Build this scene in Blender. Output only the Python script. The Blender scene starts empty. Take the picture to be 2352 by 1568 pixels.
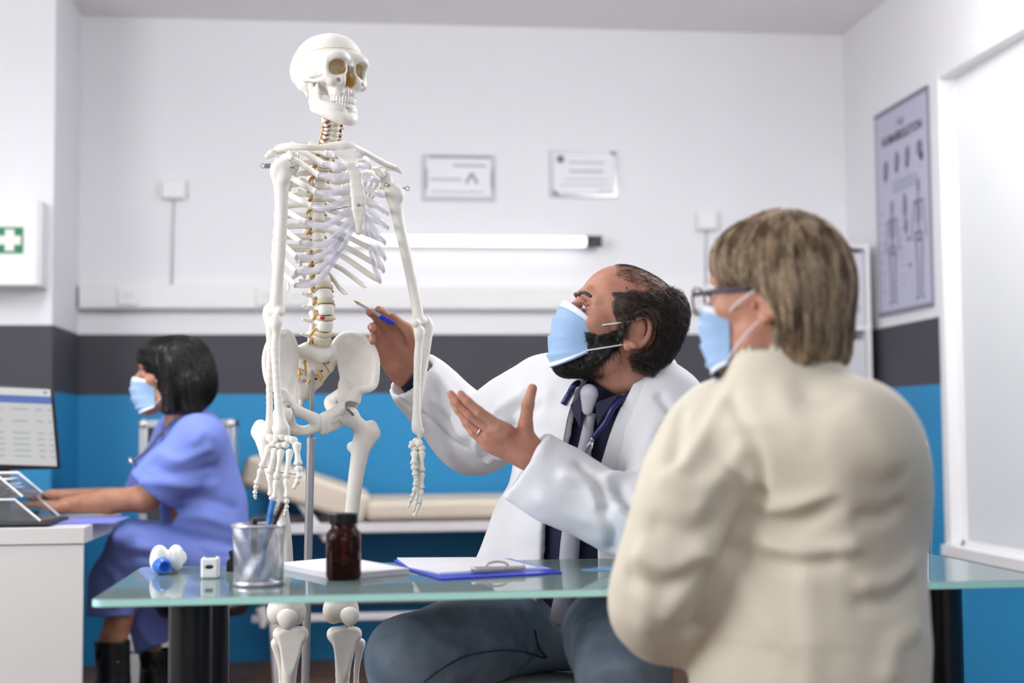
import bpy, math, random
import numpy as np
from mathutils import Matrix, Vector
random.seed(7); RNG = np.random.default_rng(7)

# ---------------------------------------------------------------- camera
FOC = 50.0 / 36.0 * 2352.0
CAM = np.array([0.0, 0.0, 1.0])
def _rz(a): return np.array([[math.cos(a), -math.sin(a), 0], [math.sin(a), math.cos(a), 0], [0, 0, 1]])
def _rx(a): return np.array([[1, 0, 0], [0, math.cos(a), -math.sin(a)], [0, math.sin(a), math.cos(a)]])
def _ry(a): return np.array([[math.cos(a), 0, math.sin(a)], [0, 1, 0], [-math.sin(a), 0, math.cos(a)]])
CR = _rz(-math.radians(6.6)) @ _rx(math.pi / 2 + math.radians(3.6)) @ _rz(-0.008)
scene = bpy.context.scene
COL = scene.collection
cam_data = bpy.data.cameras.new('camera')
cam_data.lens = 50.0; cam_data.sensor_width = 36.0
cam_data.clip_start = 0.05
cam_data.dof.use_dof = True
cam_data.dof.focus_distance = 2.98
cam_data.dof.aperture_fstop = 2.2
cam = bpy.data.objects.new('camera', cam_data)
_m = Matrix.Identity(4)
for i in range(3):
    for j in range(3): _m[i][j] = CR[i, j]
    _m[i][3] = CAM[i]
cam.matrix_world = _m
COL.objects.link(cam); scene.camera = cam
# ---------------------------------------------------------------- view, world, large lights
vs = scene.view_settings
vs.view_transform = 'Standard'; vs.look = 'None'; vs.gamma = 1.0; vs.use_curve_mapping = False
vs.exposure = 1.16
world = bpy.data.worlds.new('world'); scene.world = world
world.use_nodes = True
world.node_tree.nodes['Background'].inputs[0].default_value = (0.86, 0.93, 1.0, 1)
world.node_tree.nodes['Background'].inputs[1].default_value = 0.22
def area_light(name, loc, target, sx, sy, watts, color=(1, 1, 1)):
    L = bpy.data.lights.new(name, 'AREA'); L.shape = 'RECTANGLE'; L.size = sx; L.size_y = sy
    L.energy = watts; L.color = color
    o = bpy.data.objects.new(name, L); COL.objects.link(o)
    o.location = loc
    d = Vector(target) - Vector(loc)
    o.rotation_euler = d.to_track_quat('-Z', 'Y').to_euler()
    return o
# added fill from an invented opening in the unseen wall behind the camera
area_light('rear_fill_light', (0.2, -2.25, 1.75), (0.3, 4.0, 1.0), 3.4, 1.7, 10, (0.96, 0.98, 1.0))
# soft key from the left; its opening in the unseen wall is added
area_light('left_key_light', (-2.97, 1.7, 1.75), (0.2, 2.4, 1.45), 2.4, 1.7, 42, (0.98, 0.99, 1.0))
# daylight outside the frosted window of the right wall
area_light('daylight_side_window', (3.5, 4.6, 2.9), (2.3, 4.6, 1.6), 1.8, 1.0, 12, (1.0, 0.99, 0.97))

scene.cycles.max_bounces = 5; scene.cycles.diffuse_bounces = 3; scene.cycles.glossy_bounces = 3; scene.cycles.transmission_bounces = 6; scene.cycles.transparent_max_bounces = 8
scene.cycles.adaptive_threshold = 0.05; scene.cycles.caustics_reflective = False; scene.cycles.caustics_refractive = False
# ---------------------------------------------------------------- pixel helpers (2352 x 1568 frame)
def P(px, py, d): return CAM + CR @ np.array([(px - 1176) / FOC * d, -(py - 784) / FOC * d, -d])
def _ray(px, py): return P(px, py, 1.0) - CAM
def onz(px, py, z): r = _ray(px, py); return CAM + r * ((z - CAM[2]) / r[2])
def ony(px, py, y): r = _ray(px, py); return CAM + r * ((y - CAM[1]) / r[1])
def onx(px, py, x): r = _ray(px, py); return CAM + r * ((x - CAM[0]) / r[0])
def depth(p): return float(-(CR.T @ (np.asarray(p) - CAM))[2])

# ---------------------------------------------------------------- materials
def lin(c):
    return tuple(((x / 255) / 12.92 if x / 255 <= 0.04045 else ((x / 255 + 0.055) / 1.055) ** 2.4) for x in c)
MATS = {}
def mat(name, rgb, rough=0.5, metal=0.0, var=0.0, vscale=20.0, bump=0.0, bscale=200.0, spec=0.5,
        trans=0.0, ior=1.45, emit=None, estr=0.0, sheen=0.0, sss=0.0, sssr=(0.01, 0.004, 0.002), coat=0.0, alpha=1.0, stretch=None, var_rgb=None):
    if name in MATS: return MATS[name]
    m = bpy.data.materials.new(name); m.use_nodes = True
    nt = m.node_tree; b = nt.nodes['Principled BSDF']
    c = lin(rgb) if max(rgb) > 1.0 else tuple(rgb)
    b.inputs['Base Color'].default_value = (*c, 1)
    b.inputs['Roughness'].default_value = rough
    b.inputs['Metallic'].default_value = metal
    b.inputs['Specular IOR Level'].default_value = spec
    b.inputs['IOR'].default_value = ior
    b.inputs['Transmission Weight'].default_value = trans
    b.inputs['Alpha'].default_value = alpha
    if sheen: b.inputs['Sheen Weight'].default_value = sheen
    if coat: b.inputs['Coat Weight'].default_value = coat
    if sss:
        b.inputs['Subsurface Weight'].default_value = sss
        b.inputs['Subsurface Radius'].default_value = (1.0, 0.4, 0.2)
        b.inputs['Subsurface Scale'].default_value = 0.008
    if emit is not None:
        e = lin(emit) if max(emit) > 1.0 else emit
        b.inputs['Emission Color'].default_value = (*e, 1)
        b.inputs['Emission Strength'].default_value = estr
    if var or bump:
        tc = nt.nodes.new('ShaderNodeTexCoord'); mp = nt.nodes.new('ShaderNodeMapping')
        nt.links.new(tc.outputs['Object'], mp.inputs['Vector'])
        if stretch: mp.inputs['Scale'].default_value = stretch
    if var:
        n = nt.nodes.new('ShaderNodeTexNoise'); n.inputs['Scale'].default_value = vscale; n.inputs['Detail'].default_value = 5
        nt.links.new(mp.outputs['Vector'], n.inputs['Vector'])
        r = nt.nodes.new('ShaderNodeValToRGB')
        c2 = lin(var_rgb) if var_rgb else tuple(x * (1 - var) for x in c)
        r.color_ramp.elements[0].color = (*c2, 1); r.color_ramp.elements[1].color = (*(tuple(min(1, x * (1 + var * 0.4)) for x in c) if not var_rgb else c), 1)
        r.color_ramp.elements[0].position = 0.3; r.color_ramp.elements[1].position = 0.7
        nt.links.new(n.outputs['Fac'], r.inputs['Fac']); nt.links.new(r.outputs['Color'], b.inputs['Base Color'])
    if bump:
        n2 = nt.nodes.new('ShaderNodeTexNoise'); n2.inputs['Scale'].default_value = bscale; n2.inputs['Detail'].default_value = 4
        nt.links.new(mp.outputs['Vector'], n2.inputs['Vector'])
        bp = nt.nodes.new('ShaderNodeBump'); bp.inputs['Strength'].default_value = bump; bp.inputs['Distance'].default_value = 0.002
        nt.links.new(n2.outputs['Fac'], bp.inputs['Height']); nt.links.new(bp.outputs['Normal'], b.inputs['Normal'])
    if emit is not None and estr < 0.7: m.cycles.emission_sampling = 'NONE'
    MATS[name] = m
    return m

# ---------------------------------------------------------------- objects
ORG = {}
def tag(o, label=None, cat=None, group=None, kind=None):
    if label: o['label'] = label
    if cat: o['category'] = cat
    if group: o['group'] = group
    if kind: o['kind'] = kind
    return o
def thing(name, label, cat, loc, group=None):
    o = bpy.data.objects.new(name, None); COL.objects.link(o)
    o.empty_display_size = 0.05
    o.location = tuple(float(x) for x in loc)
    ORG[o.name] = np.array(loc, float)
    return tag(o, label, cat, group)
def obj(name, V, Fc, m, parent=None, smooth=False, angle=None, bevel=0.0, bseg=2):
    V = np.asarray(V, float)
    if parent is not None: org = ORG[parent.name]
    else:
        lo, hi = V.min(0), V.max(0); org = np.array([(lo[0] + hi[0]) / 2, (lo[1] + hi[1]) / 2, lo[2]])
    me = bpy.data.meshes.new(name)
    if isinstance(Fc, np.ndarray):
        me.vertices.add(len(V)); me.vertices.foreach_set('co', (V - org).astype(np.float32).ravel())
        k = Fc.shape[1]
        me.loops.add(Fc.size); me.loops.foreach_set('vertex_index', Fc.astype(np.int32).ravel())
        me.polygons.add(len(Fc)); me.polygons.foreach_set('loop_start', np.arange(0, Fc.size, k, dtype=np.int32))
        me.update(calc_edges=True); me.validate()
    else:
        me.from_pydata([tuple(v) for v in (V - org)], [], Fc); me.update()
    o = bpy.data.objects.new(name, me); COL.objects.link(o)
    me.materials.append(m)
    if smooth or angle:
        me.shade_smooth()
        if angle: me.set_sharp_from_angle(angle=math.radians(angle))
    if parent is not None: o.parent = parent
    else: o.location = org
    ORG[o.name] = org
    if bevel:
        b = o.modifiers.new('bevel', 'BEVEL'); b.width = bevel; b.segments = bseg; b.limit_method = 'ANGLE'; b.angle_limit = math.radians(40)
        me.shade_smooth(); me.set_sharp_from_angle(angle=math.radians(50))
    return o

def frame_from(d, up=(0, 0, 1)):
    d = np.asarray(d, float); d = d / (np.linalg.norm(d) + 1e-12)
    u = np.cross(np.asarray(up, float), d)
    if np.linalg.norm(u) < 1e-5: u = np.cross(np.array([1.0, 0, 0]), d)
    u /= np.linalg.norm(u); v = np.cross(d, u)
    return u, v, d
def spline(pts, n=8):
    """Catmull-Rom through rows of pts (any width)."""
    pts = np.asarray(pts, float); out = []
    ext = np.vstack([2 * pts[0] - pts[1], pts, 2 * pts[-1] - pts[-2]])
    for i in range(1, len(ext) - 2):
        p0, p1, p2, p3 = ext[i - 1:i + 3]
        for t in np.linspace(0, 1, n, endpoint=False):
            out.append(0.5 * (2 * p1 + (p2 - p0) * t + (2 * p0 - 5 * p1 + 4 * p2 - p3) * t * t + (3 * p1 - p0 - 3 * p2 + p3) * t ** 3))
    out.append(ext[-2]); return np.array(out)

class MB:
    def __init__(s): s.V = []; s.F = []; s.n = 0
    def add(s, V, Fc):
        V = np.asarray(V, float)
        s.V.append(V); s.F += [tuple(int(i) + s.n for i in f) for f in Fc]; s.n += len(V); return s
    def box(s, lo, hi):
        lo = np.asarray(lo, float); hi = np.asarray(hi, float)
        return s.obox((lo + hi) / 2, np.eye(3), (hi - lo) / 2)
    def obox(s, c, ax, h):
        c = np.asarray(c, float); ax = np.asarray(ax, float)
        V = [c + ax[0] * h[0] * a + ax[1] * h[1] * b + ax[2] * h[2] * e for e in (-1, 1) for b in (-1, 1) for a in (-1, 1)]
        return s.add(V, [(0, 2, 3, 1), (4, 5, 7, 6), (0, 1, 5, 4), (2, 6, 7, 3), (0, 4, 6, 2), (1, 3, 7, 5)])
    def prism(s, poly, d):
        """closed planar polygon (k,3) pushed along vector d"""
        poly = np.asarray(poly, float); k = len(poly); V = np.vstack([poly, poly + np.asarray(d, float)])
        return s.add(V, [tuple(range(k))[::-1], tuple(range(k, 2 * k))] + [(i, (i + 1) % k, k + (i + 1) % k, k + i) for i in range(k)])
    def tube(s, pts, r, n=8, flat=1.0, up=(0, 0, 1), cap=True, ups=None):
        pts = np.asarray(pts, float); m = len(pts)
        r = np.full(m, r, float) if np.isscalar(r) else np.asarray(r, float)
        fl = np.full(m, flat, float) if np.isscalar(flat) else np.asarray(flat, float)
        T = np.gradient(pts, axis=0); V = []
        u = None
        for i in range(m):
            if ups is not None: a, b, _ = frame_from(T[i], ups[i])
            elif u is None: a, b, _ = frame_from(T[i], up)
            else:
                t = T[i] / (np.linalg.norm(T[i]) + 1e-12); a = u - t * np.dot(u, t); a /= np.linalg.norm(a) + 1e-12; b = np.cross(t, a)
            u = a
            for k in range(n):
                th = 2 * math.pi * k / n
                V.append(pts[i] + a * math.cos(th) * r[i] + b * math.sin(th) * r[i] * fl[i])
        Fc = [(i * n + k, i * n + (k + 1) % n, (i + 1) * n + (k + 1) % n, (i + 1) * n + k) for i in range(m - 1) for k in range(n)]
        if cap: Fc += [tuple(range(n))[::-1], tuple((m - 1) * n + k for k in range(n))]
        return s.add(V, Fc)
    def cyl(s, a, b, r0, r1=None, n=24): return s.tube([a, b], [r0, r0 if r1 is None else r1], n)
    def lathe(s, prof, c, n=32, axis=(0, 0, 1)):
        u, v, d = frame_from(axis, (0.123, 1, 0.05)); V = []; c = np.asarray(c, float); m = len(prof)
        for (r, z) in prof:
            for k in range(n):
                th = 2 * math.pi * k / n; V.append(c + d * z + (u * math.cos(th) + v * math.sin(th)) * max(r, 1e-5))
        Fc = [(i * n + k, i * n + (k + 1) % n, (i + 1) * n + (k + 1) % n, (i + 1) * n + k) for i in range(m - 1) for k in range(n)]
        if prof[0][0] > 1e-4: Fc.append(tuple(range(n))[::-1])
        if prof[-1][0] > 1e-4: Fc.append(tuple((m - 1) * n + k for k in range(n)))
        return s.add(V, Fc)
    def ball(s, c, r, n=12, m=8, ax=None):
        r = np.full(3, r, float) if np.isscalar(r) else np.asarray(r, float); ax = np.eye(3) if ax is None else np.asarray(ax)
        V = []
        for i in range(m + 1):
            ph = math.pi * i / m
            for k in range(n):
                th = 2 * math.pi * k / n
                l = np.array([math.sin(ph) * math.cos(th), math.sin(ph) * math.sin(th), -math.cos(ph)]) * r
                V.append(np.asarray(c) + l @ ax)
        return s.add(V, [(i * n + k, i * n + (k + 1) % n, (i + 1) * n + (k + 1) % n, (i + 1) * n + k) for i in range(m) for k in range(n)])
    def build(s, name, m, parent=None, **kw):
        return obj(name, np.vstack(s.V), s.F, m, parent, **kw)

# ---------------------------------------------------------------- signed distance modelling
class SDF:
    def __init__(s, lo, hi, h):
        s.h = h; s.lo = np.asarray(lo, float); n = np.ceil((np.asarray(hi, float) - s.lo) / h).astype(int) + 2
        s.n = n; s.F = np.full(n, 0.5, np.float32)
        s.ax = [(s.lo[i] + np.arange(n[i]) * h).astype(np.float32) for i in range(3)]
    def _sub(s, lo, hi):
        a = np.clip(np.floor((np.asarray(lo) - s.lo) / s.h).astype(int), 0, s.n); b = np.clip(np.ceil((np.asarray(hi) - s.lo) / s.h).astype(int) + 1, 0, s.n)
        if np.any(b - a <= 0): return None
        sl = tuple(slice(a[i], b[i]) for i in range(3))
        return sl, s.ax[0][sl[0]][:, None, None], s.ax[1][sl[1]][None, :, None], s.ax[2][sl[2]][None, None, :]
    def _op(s, sl, d, k, op):
        A = s.F[sl]
        if op == 'u':
            if k > 0:
                hh = np.maximum(k - np.abs(A - d), 0) / k; s.F[sl] = np.minimum(A, d) - hh * hh * k * 0.25
            else: s.F[sl] = np.minimum(A, d)
        elif op == 's':
            d = -d
            if k > 0:
                hh = np.maximum(k - np.abs(A - d), 0) / k; s.F[sl] = np.maximum(A, d) + hh * hh * k * 0.25
            else: s.F[sl] = np.maximum(A, d)
    def cone(s, a, b, ra, rb=None, k=0.0, op='u', flat=None, ratio=1.0):
        """capsule from a to b, radius ra to rb; flat = axis along which the section is scaled by ratio"""
        a = np.asarray(a, float); b = np.asarray(b, float); rb = ra if rb is None else rb
        R = max(ra, rb) * max(1.0, ratio) + k + 3 * s.h
        q = s._sub(np.minimum(a, b) - R, np.maximum(a, b) + R)
        if q is None: return s
        sl, X, Y, Z = q; ba = b - a; L = float(ba @ ba) + 1e-12
        px, py, pz = X - a[0], Y - a[1], Z - a[2]
        t = np.clip((px * ba[0] + py * ba[1] + pz * ba[2]) / L, 0, 1)
        px = px - t * ba[0]; py = py - t * ba[1]; pz = pz - t * ba[2]
        if flat is not None:
            f = np.asarray(flat, float); f = f / np.linalg.norm(f); w = (px * f[0] + py * f[1] + pz * f[2])
            g = w * (1.0 / ratio - 1.0); px = px + g * f[0]; py = py + g * f[1]; pz = pz + g * f[2]
        d = np.sqrt(px * px + py * py + pz * pz) - (ra + (rb - ra) * t)
        if flat is not None and ratio < 1: d = d * (0.5 + 0.5 * ratio)
        s._op(sl, d.astype(np.float32), k, op); return s
    def chain(s, pts, rads, k=0.0, n=0, op='u', flat=None, ratio=1.0):
        A = np.hstack([np.asarray(pts, float), np.asarray(rads, float)[:, None]])
        if n: A = spline(A, n)
        for i in range(len(A) - 1): s.cone(A[i, :3], A[i + 1, :3], A[i, 3], A[i + 1, 3], k, op, flat, ratio)
        return s
    def ell(s, c, r, ax=None, k=0.0, op='u'):
        c = np.asarray(c, float); r = np.asarray(r, float); R = float(r.max()) + k + 3 * s.h
        q = s._sub(c - R, c + R)
        if q is None: return s
        sl, X, Y, Z = q; px, py, pz = X - c[0], Y - c[1], Z - c[2]
        if ax is not None:
            ax = np.asarray(ax, float)
            px, py, pz = [px * ax[i][0] + py * ax[i][1] + pz * ax[i][2] for i in range(3)]
        k0 = np.sqrt((px / r[0]) ** 2 + (py / r[1]) ** 2 + (pz / r[2]) ** 2)
        k1 = np.sqrt((px / r[0] ** 2) ** 2 + (py / r[1] ** 2) ** 2 + (pz / r[2] ** 2) ** 2) + 1e-9
        s._op(sl, (k0 * (k0 - 1) / k1).astype(np.float32), k, op); return s
    def box(s, c, hs, ax=None, rd=0.0, k=0.0, op='u'):
        c = np.asarray(c, float); hs = np.asarray(hs, float); R = float(np.linalg.norm(hs)) + k + 3 * s.h
        q = s._sub(c - R, c + R)
        if q is None: return s
        sl, X, Y, Z = q; px, py, pz = X - c[0], Y - c[1], Z - c[2]
        if ax is not None:
            ax = np.asarray(ax, float)
            px, py, pz = [px * ax[i][0] + py * ax[i][1] + pz * ax[i][2] for i in range(3)]
        qx, qy, qz = np.abs(px) - hs[0] + rd, np.abs(py) - hs[1] + rd, np.abs(pz) - hs[2] + rd
        d = np.sqrt(np.maximum(qx, 0) ** 2 + np.maximum(qy, 0) ** 2 + np.maximum(qz, 0) ** 2) + np.minimum(np.maximum(qx, np.maximum(qy, qz)), 0) - rd
        s._op(sl, d.astype(np.float32), k, op); return s
    def plane(s, p, nrm, k=0.0):
        """keep the side the normal points away from"""
        nrm = np.asarray(nrm, float); nrm = nrm / np.linalg.norm(nrm); p = np.asarray(p, float)
        d = (s.ax[0][:, None, None] - p[0]) * nrm[0] + (s.ax[1][None, :, None] - p[1]) * nrm[1] + (s.ax[2][None, None, :] - p[2]) * nrm[2]
        s._op((slice(None),) * 3, -d.astype(np.float32), k, 's'); return s
    def copy(s):
        import copy as _c
        c = _c.copy(s); c.F = s.F.copy(); return c
    def offset(s, t): s.F = s.F - np.float32(t); return s
    def shell(s, inner): s.F = np.maximum(s.F, -(s.F + np.float32(inner))); return s
    def minus(s, o): s.F = np.maximum(s.F, -o.F); return s
    def inter(s, o): s.F = np.maximum(s.F, o.F); return s
    def sample(s, V):
        g = (np.asarray(V) - s.lo) / s.h; i = np.clip(g.astype(int), 0, s.n - 2); f = np.clip(g - i, 0, 1); r = 0
        for a in (0, 1):
            for b in (0, 1):
                for c in (0, 1):
                    w = (f[:, 0] if a else 1 - f[:, 0]) * (f[:, 1] if b else 1 - f[:, 1]) * (f[:, 2] if c else 1 - f[:, 2])
                    r = r + w * s.F[i[:, 0] + a, i[:, 1] + b, i[:, 2] + c]
        return r
    def grad(s, V):
        e = s.h; g = np.stack([s.sample(V + np.eye(3)[i] * e) - s.sample(V - np.eye(3)[i] * e) for i in range(3)], 1)
        return g / (np.linalg.norm(g, axis=1, keepdims=True) + 1e-9)
    def mesh(s, smooth=1):
        F = s.F; F[0] = F[-1] = 1; F[:, 0] = F[:, -1] = 1; F[:, :, 0] = F[:, :, -1] = 1
        S = F < 0; nx, ny, nz = F.shape
        tot = np.zeros((nx - 1, ny - 1, nz - 1), np.uint8)
        for a in (0, 1):
            for b in (0, 1):
                for c in (0, 1): tot += S[a:nx - 1 + a, b:ny - 1 + b, c:nz - 1 + c]
        I = np.nonzero((tot > 0) & (tot < 8)); N = len(I[0])
        if N == 0: return np.zeros((0, 3)), np.zeros((0, 4), int)
        I = np.stack(I, 1); acc = np.zeros((N, 3)); cnt = np.zeros(N)
        for ax in range(3):
            o1, o2 = [x for x in range(3) if x != ax]
            for u in (0, 1):
                for v in (0, 1):
                    A = np.zeros(3, int); A[o1] = u; A[o2] = v; B = A.copy(); B[ax] = 1
                    fa = F[tuple((I + A).T)].astype(float); fb = F[tuple((I + B).T)].astype(float)
                    cr = (fa < 0) != (fb < 0); t = np.where(cr, fa / np.where(cr, fa - fb, 1), 0)
                    pos = np.tile(A.astype(float), (N, 1)); pos[:, ax] = t
                    acc[cr] += pos[cr]; cnt[cr] += 1
        V = s.lo + (I + acc / cnt[:, None]) * s.h
        idx = np.full((nx - 1, ny - 1, nz - 1), -1, np.int32); idx[tuple(I.T)] = np.arange(N)
        quads = []
        for ax in range(3):
            o1, o2 = [(1, 2), (2, 0), (0, 1)][ax]
            sa = [slice(None)] * 3; sb = [slice(None)] * 3; sa[ax] = slice(0, -1); sb[ax] = slice(1, None)
            E = np.argwhere(S[tuple(sa)] != S[tuple(sb)])
            E = E[(E[:, o1] > 0) & (E[:, o2] > 0) & (E[:, o1] < F.shape[o1] - 1) & (E[:, o2] < F.shape[o2] - 1)]
            ins = S[tuple(E.T)]
            def at(du, dv):
                C = E.copy(); C[:, o1] += du; C[:, o2] += dv; return idx[tuple(C.T)]
            q = np.stack([at(-1, -1), at(0, -1), at(0, 0), at(-1, 0)], 1)
            q[~ins] = q[~ins][:, ::-1]; quads.append(q)
        Q = np.vstack(quads); Q = Q[(Q >= 0).all(1)]
        if smooth: V = lap(V, Q, smooth)
        return V, Q
def lap(V, Q, it=1, w=0.5):
    e = np.vstack([Q[:, [0, 1]], Q[:, [1, 2]], Q[:, [2, 3]], Q[:, [3, 0]]]); n = len(V)
    for _ in range(it):
        acc = np.stack([np.bincount(e[:, 0], V[e[:, 1], i], n) + np.bincount(e[:, 1], V[e[:, 0], i], n) for i in range(3)], 1)
        c = np.bincount(e[:, 0], minlength=n) + np.bincount(e[:, 1], minlength=n)
        V = V * (1 - w) + w * acc / np.maximum(c, 1)[:, None]
    return V
def vnormals(V, Q):
    n = np.cross(V[Q[:, 2]] - V[Q[:, 0]], V[Q[:, 3]] - V[Q[:, 1]]); N = np.zeros_like(V)
    for k in range(4):
        for i in range(3): N[:, i] += np.bincount(Q[:, k], n[:, i], len(V))
    return N / (np.linalg.norm(N, axis=1, keepdims=True) + 1e-12)
def join(parts):
    V = []; Q = []; n = 0
    for v, q in parts: V.append(v); Q.append(q + n); n += len(v)
    return np.vstack(V), np.vstack(Q)
def seg_dist(V, pts):
    d = np.full(len(V), 9.0)
    for a, b in zip(pts[:-1], pts[1:]):
        ba = b - a; t = np.clip(((V - a) @ ba) / (ba @ ba + 1e-12), 0, 1); d = np.minimum(d, np.linalg.norm(V - a - t[:, None] * ba, axis=1))
    return d
def folds(V, Q, lines):
    """cloth folds: raise (amp > 0) or sink the surface along polylines given as world points"""
    N = vnormals(V, Q); D = np.zeros(len(V))
    for pts, amp, w in lines:
        pts = np.asarray(pts, float)
        if len(pts) > 2: pts = spline(pts, 6)
        D += amp * np.exp(-(seg_dist(V, pts) / w) ** 2)
    return V + N * D[:, None]
def vnoise(V, sc, seed=0):
    """smooth value noise on points"""
    r = np.random.default_rng(seed); T = r.random((32, 32, 32)) * 2 - 1; g = V * sc; i = np.floor(g).astype(int); f = g - i; f = f * f * (3 - 2 * f); out = 0
    for a in (0, 1):
        for b in (0, 1):
            for c in (0, 1):
                w = (f[:, 0] if a else 1 - f[:, 0]) * (f[:, 1] if b else 1 - f[:, 1]) * (f[:, 2] if c else 1 - f[:, 2])
                out = out + w * T[(i[:, 0] + a) % 32, (i[:, 1] + b) % 32, (i[:, 2] + c) % 32]
    return out
# ================================================================ the room
YB, XR, ZC = 6.414, 2.331, 2.86
XL, YF = -3.0, -2.3
white_paint = mat('white_paint', (236, 236, 240), 0.75, bump=0.06, bscale=60)
ceil_paint = mat('ceiling_paint', (240, 238, 240), 0.85)
gray_paint = mat('charcoal_paint', (70, 69, 77), 0.6, bump=0.05, bscale=60)
blue_paint = mat('blue_paint', (42, 142, 198), 0.55, bump=0.05, bscale=60)
white_plastic = mat('white_plastic', (236, 236, 236), 0.4)
white_lacquer = mat('white_lacquer', (238, 238, 240), 0.35)
black_plastic = mat('black_plastic', (20, 20, 24), 0.4)
def wall(name, lo, hi): return tag(MB().box(lo, hi).build(name, white_paint), kind='structure')
def wood_floor():
    m = bpy.data.materials.new('wood_floor'); m.use_nodes = True; nt = m.node_tree; b = nt.nodes['Principled BSDF']
    tc = nt.nodes.new('ShaderNodeTexCoord'); mp = nt.nodes.new('ShaderNodeMapping'); mp.inputs['Scale'].default_value = (0.7, 9.0, 1)
    nt.links.new(tc.outputs['Object'], mp.inputs['Vector'])
    n = nt.nodes.new('ShaderNodeTexNoise'); n.inputs['Scale'].default_value = 4; n.inputs['Detail'].default_value = 8
    nt.links.new(mp.outputs['Vector'], n.inputs['Vector'])
    r = nt.nodes.new('ShaderNodeValToRGB'); r.color_ramp.elements[0].color = (*lin((88, 62, 46)), 1); r.color_ramp.elements[1].color = (*lin((130, 96, 74)), 1)
    r.color_ramp.elements[0].position = 0.3; r.color_ramp.elements[1].position = 0.7
    nt.links.new(n.outputs['Fac'], r.inputs['Fac']); nt.links.new(r.outputs['Color'], b.inputs['Base Color']); b.inputs['Roughness'].default_value = 0.5
    return m
WOOD = wood_floor()
floor = tag(MB().box((XL, YF, -0.10), (XR + 0.2, YB + 0.2, -0.012)).build('floor', mat('floor_gap', (40, 30, 24), 0.8)), kind='structure')
planks = []
py = YF; row = 0
while py < YB - 0.01:
    x = XL + (-0.4 if row % 2 else 0.0)
    while x < XR:
        x0 = max(x, XL); x1 = min(x + 1.3, XR)
        if x1 - x0 > 0.05 and py > 3.6 and x1 > -1.6:
            p = MB().box((x0 + 0.0015, py + 0.0015, -0.012), (x1 - 0.0015, min(py + 0.19, YB) - 0.0015, 0)).build('plank', WOOD, floor)
        elif x1 - x0 > 0.05: planks.append(((x0 + 0.0015, py + 0.0015, -0.012), (x1 - 0.0015, min(py + 0.19, YB) - 0.0015, 0)))
        x += 1.3
    py += 0.19; row += 1
mb = MB()
for lo, hi in planks: mb.box(lo, hi)
tag(mb.build('floorboards', WOOD, floor), kind='stuff')
tag(MB().box((XL - 0.1, YF, ZC), (XR + 0.2, YB + 0.2, ZC + 0.1)).build('ceiling', ceil_paint), kind='structure')
# back wall: white, with a charcoal band and a blue dado panel
wb = wall('wall_back', (XL, YB, 0), (XR + 0.15, YB + 0.15, ZC))
def bands(parent, lo, hi, ax):
    for nm, z0, z1, m in (('charcoal_band', 1.172, 1.438, gray_paint), ('blue_dado', 0.0, 1.172, blue_paint)):
        a = list(lo); b = list(hi); a[2] = z0; b[2] = z1
        tag(MB().box(a, b).build(nm, m, parent), nm.replace('_', ' ') + ' on white wall')
bands(wb, (-1.19, YB - 0.006, 0), (XR, YB + 0.01, 0), 0)
# boxed-out pier at the left
PX = -1.178; PY = 5.86
wl = wall('wall_left_pier', (XL, PY, 0), (PX, YB, ZC))
bands(wl, (XL, PY - 0.006, 0), (PX + 0.004, PY + 0.02, 0), 0)
for nm, z0, z1, m in (('charcoal_band', 1.172, 1.438, gray_paint), ('blue_dado', 0.0, 1.172, blue_paint)):
    MB().box((PX - 0.01, PY, z0), (PX + 0.006, YB - 0.004, z1)).build(nm, m, wl)
wlf = wall('wall_left', (XL - 0.15, YF, 0), (XL, YB + 0.15, 0.85))
for lo, hi in (((XL - 0.15, YF, 2.62), (XL, YB + 0.15, ZC)), ((XL - 0.15, YF, 0.85), (XL, 0.45, 2.62)), ((XL - 0.15, 2.95, 0.85), (XL, YB + 0.15, 2.62))): MB().box(lo, hi).build('wall_panel', white_paint, wlf)  # opening added in the unseen left wall for the key light
# right wall with the frosted window opening
WY0, WY1, WZ0, WZ1 = 3.9, 5.37, 0.50, 2.425
wr = wall('wall_right', (XR, WY1, 0), (XR + 0.15, YB + 0.15, ZC))
for nm, lo, hi in (('wall_panel', (XR, YF, 0), (XR + 0.15, WY0, ZC)), ('wall_panel', (XR, WY0, 0), (XR + 0.15, WY1, WZ0)), ('wall_panel', (XR, WY0, WZ1), (XR + 0.15, WY1, ZC))):
    MB().box(lo, hi).build(nm, white_paint, wr)
for nm, z0, z1, m in (('charcoal_band', 1.172, 1.438, gray_paint), ('blue_dado', 0.0, 1.172, blue_paint)):
    MB().box((XR - 0.006, WY1 + 0.005, z0), (XR + 0.01, YB - 0.006, z1)).build(nm, m, wr)
    MB().box((XR - 0.006, YF, z0), (XR + 0.01, WY0 - 0.005, z1)).build(nm, m, wr)
MB().box((XR - 0.0055, WY0 - 0.005, 0), (XR + 0.01, WY1 + 0.005, WZ0 - 0.012)).build('blue_dado', blue_paint, wr)
# unseen rear wall; wide opening added for the fill light
wf = wall('wall_front', (XL, YF - 0.15, 0), (XR, YF, 0.85))
MB().box((XL, YF - 0.15, 2.62), (XR, YF, ZC)).build('wall_panel', white_paint, wf)
MB().box((XL, YF - 0.15, 0.85), (-1.7, YF, 2.62)).build('wall_panel', white_paint, wf)
MB().box((2.1, YF - 0.15, 0.85), (XR, YF, 2.62)).build('wall_panel', white_paint, wf)
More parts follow.
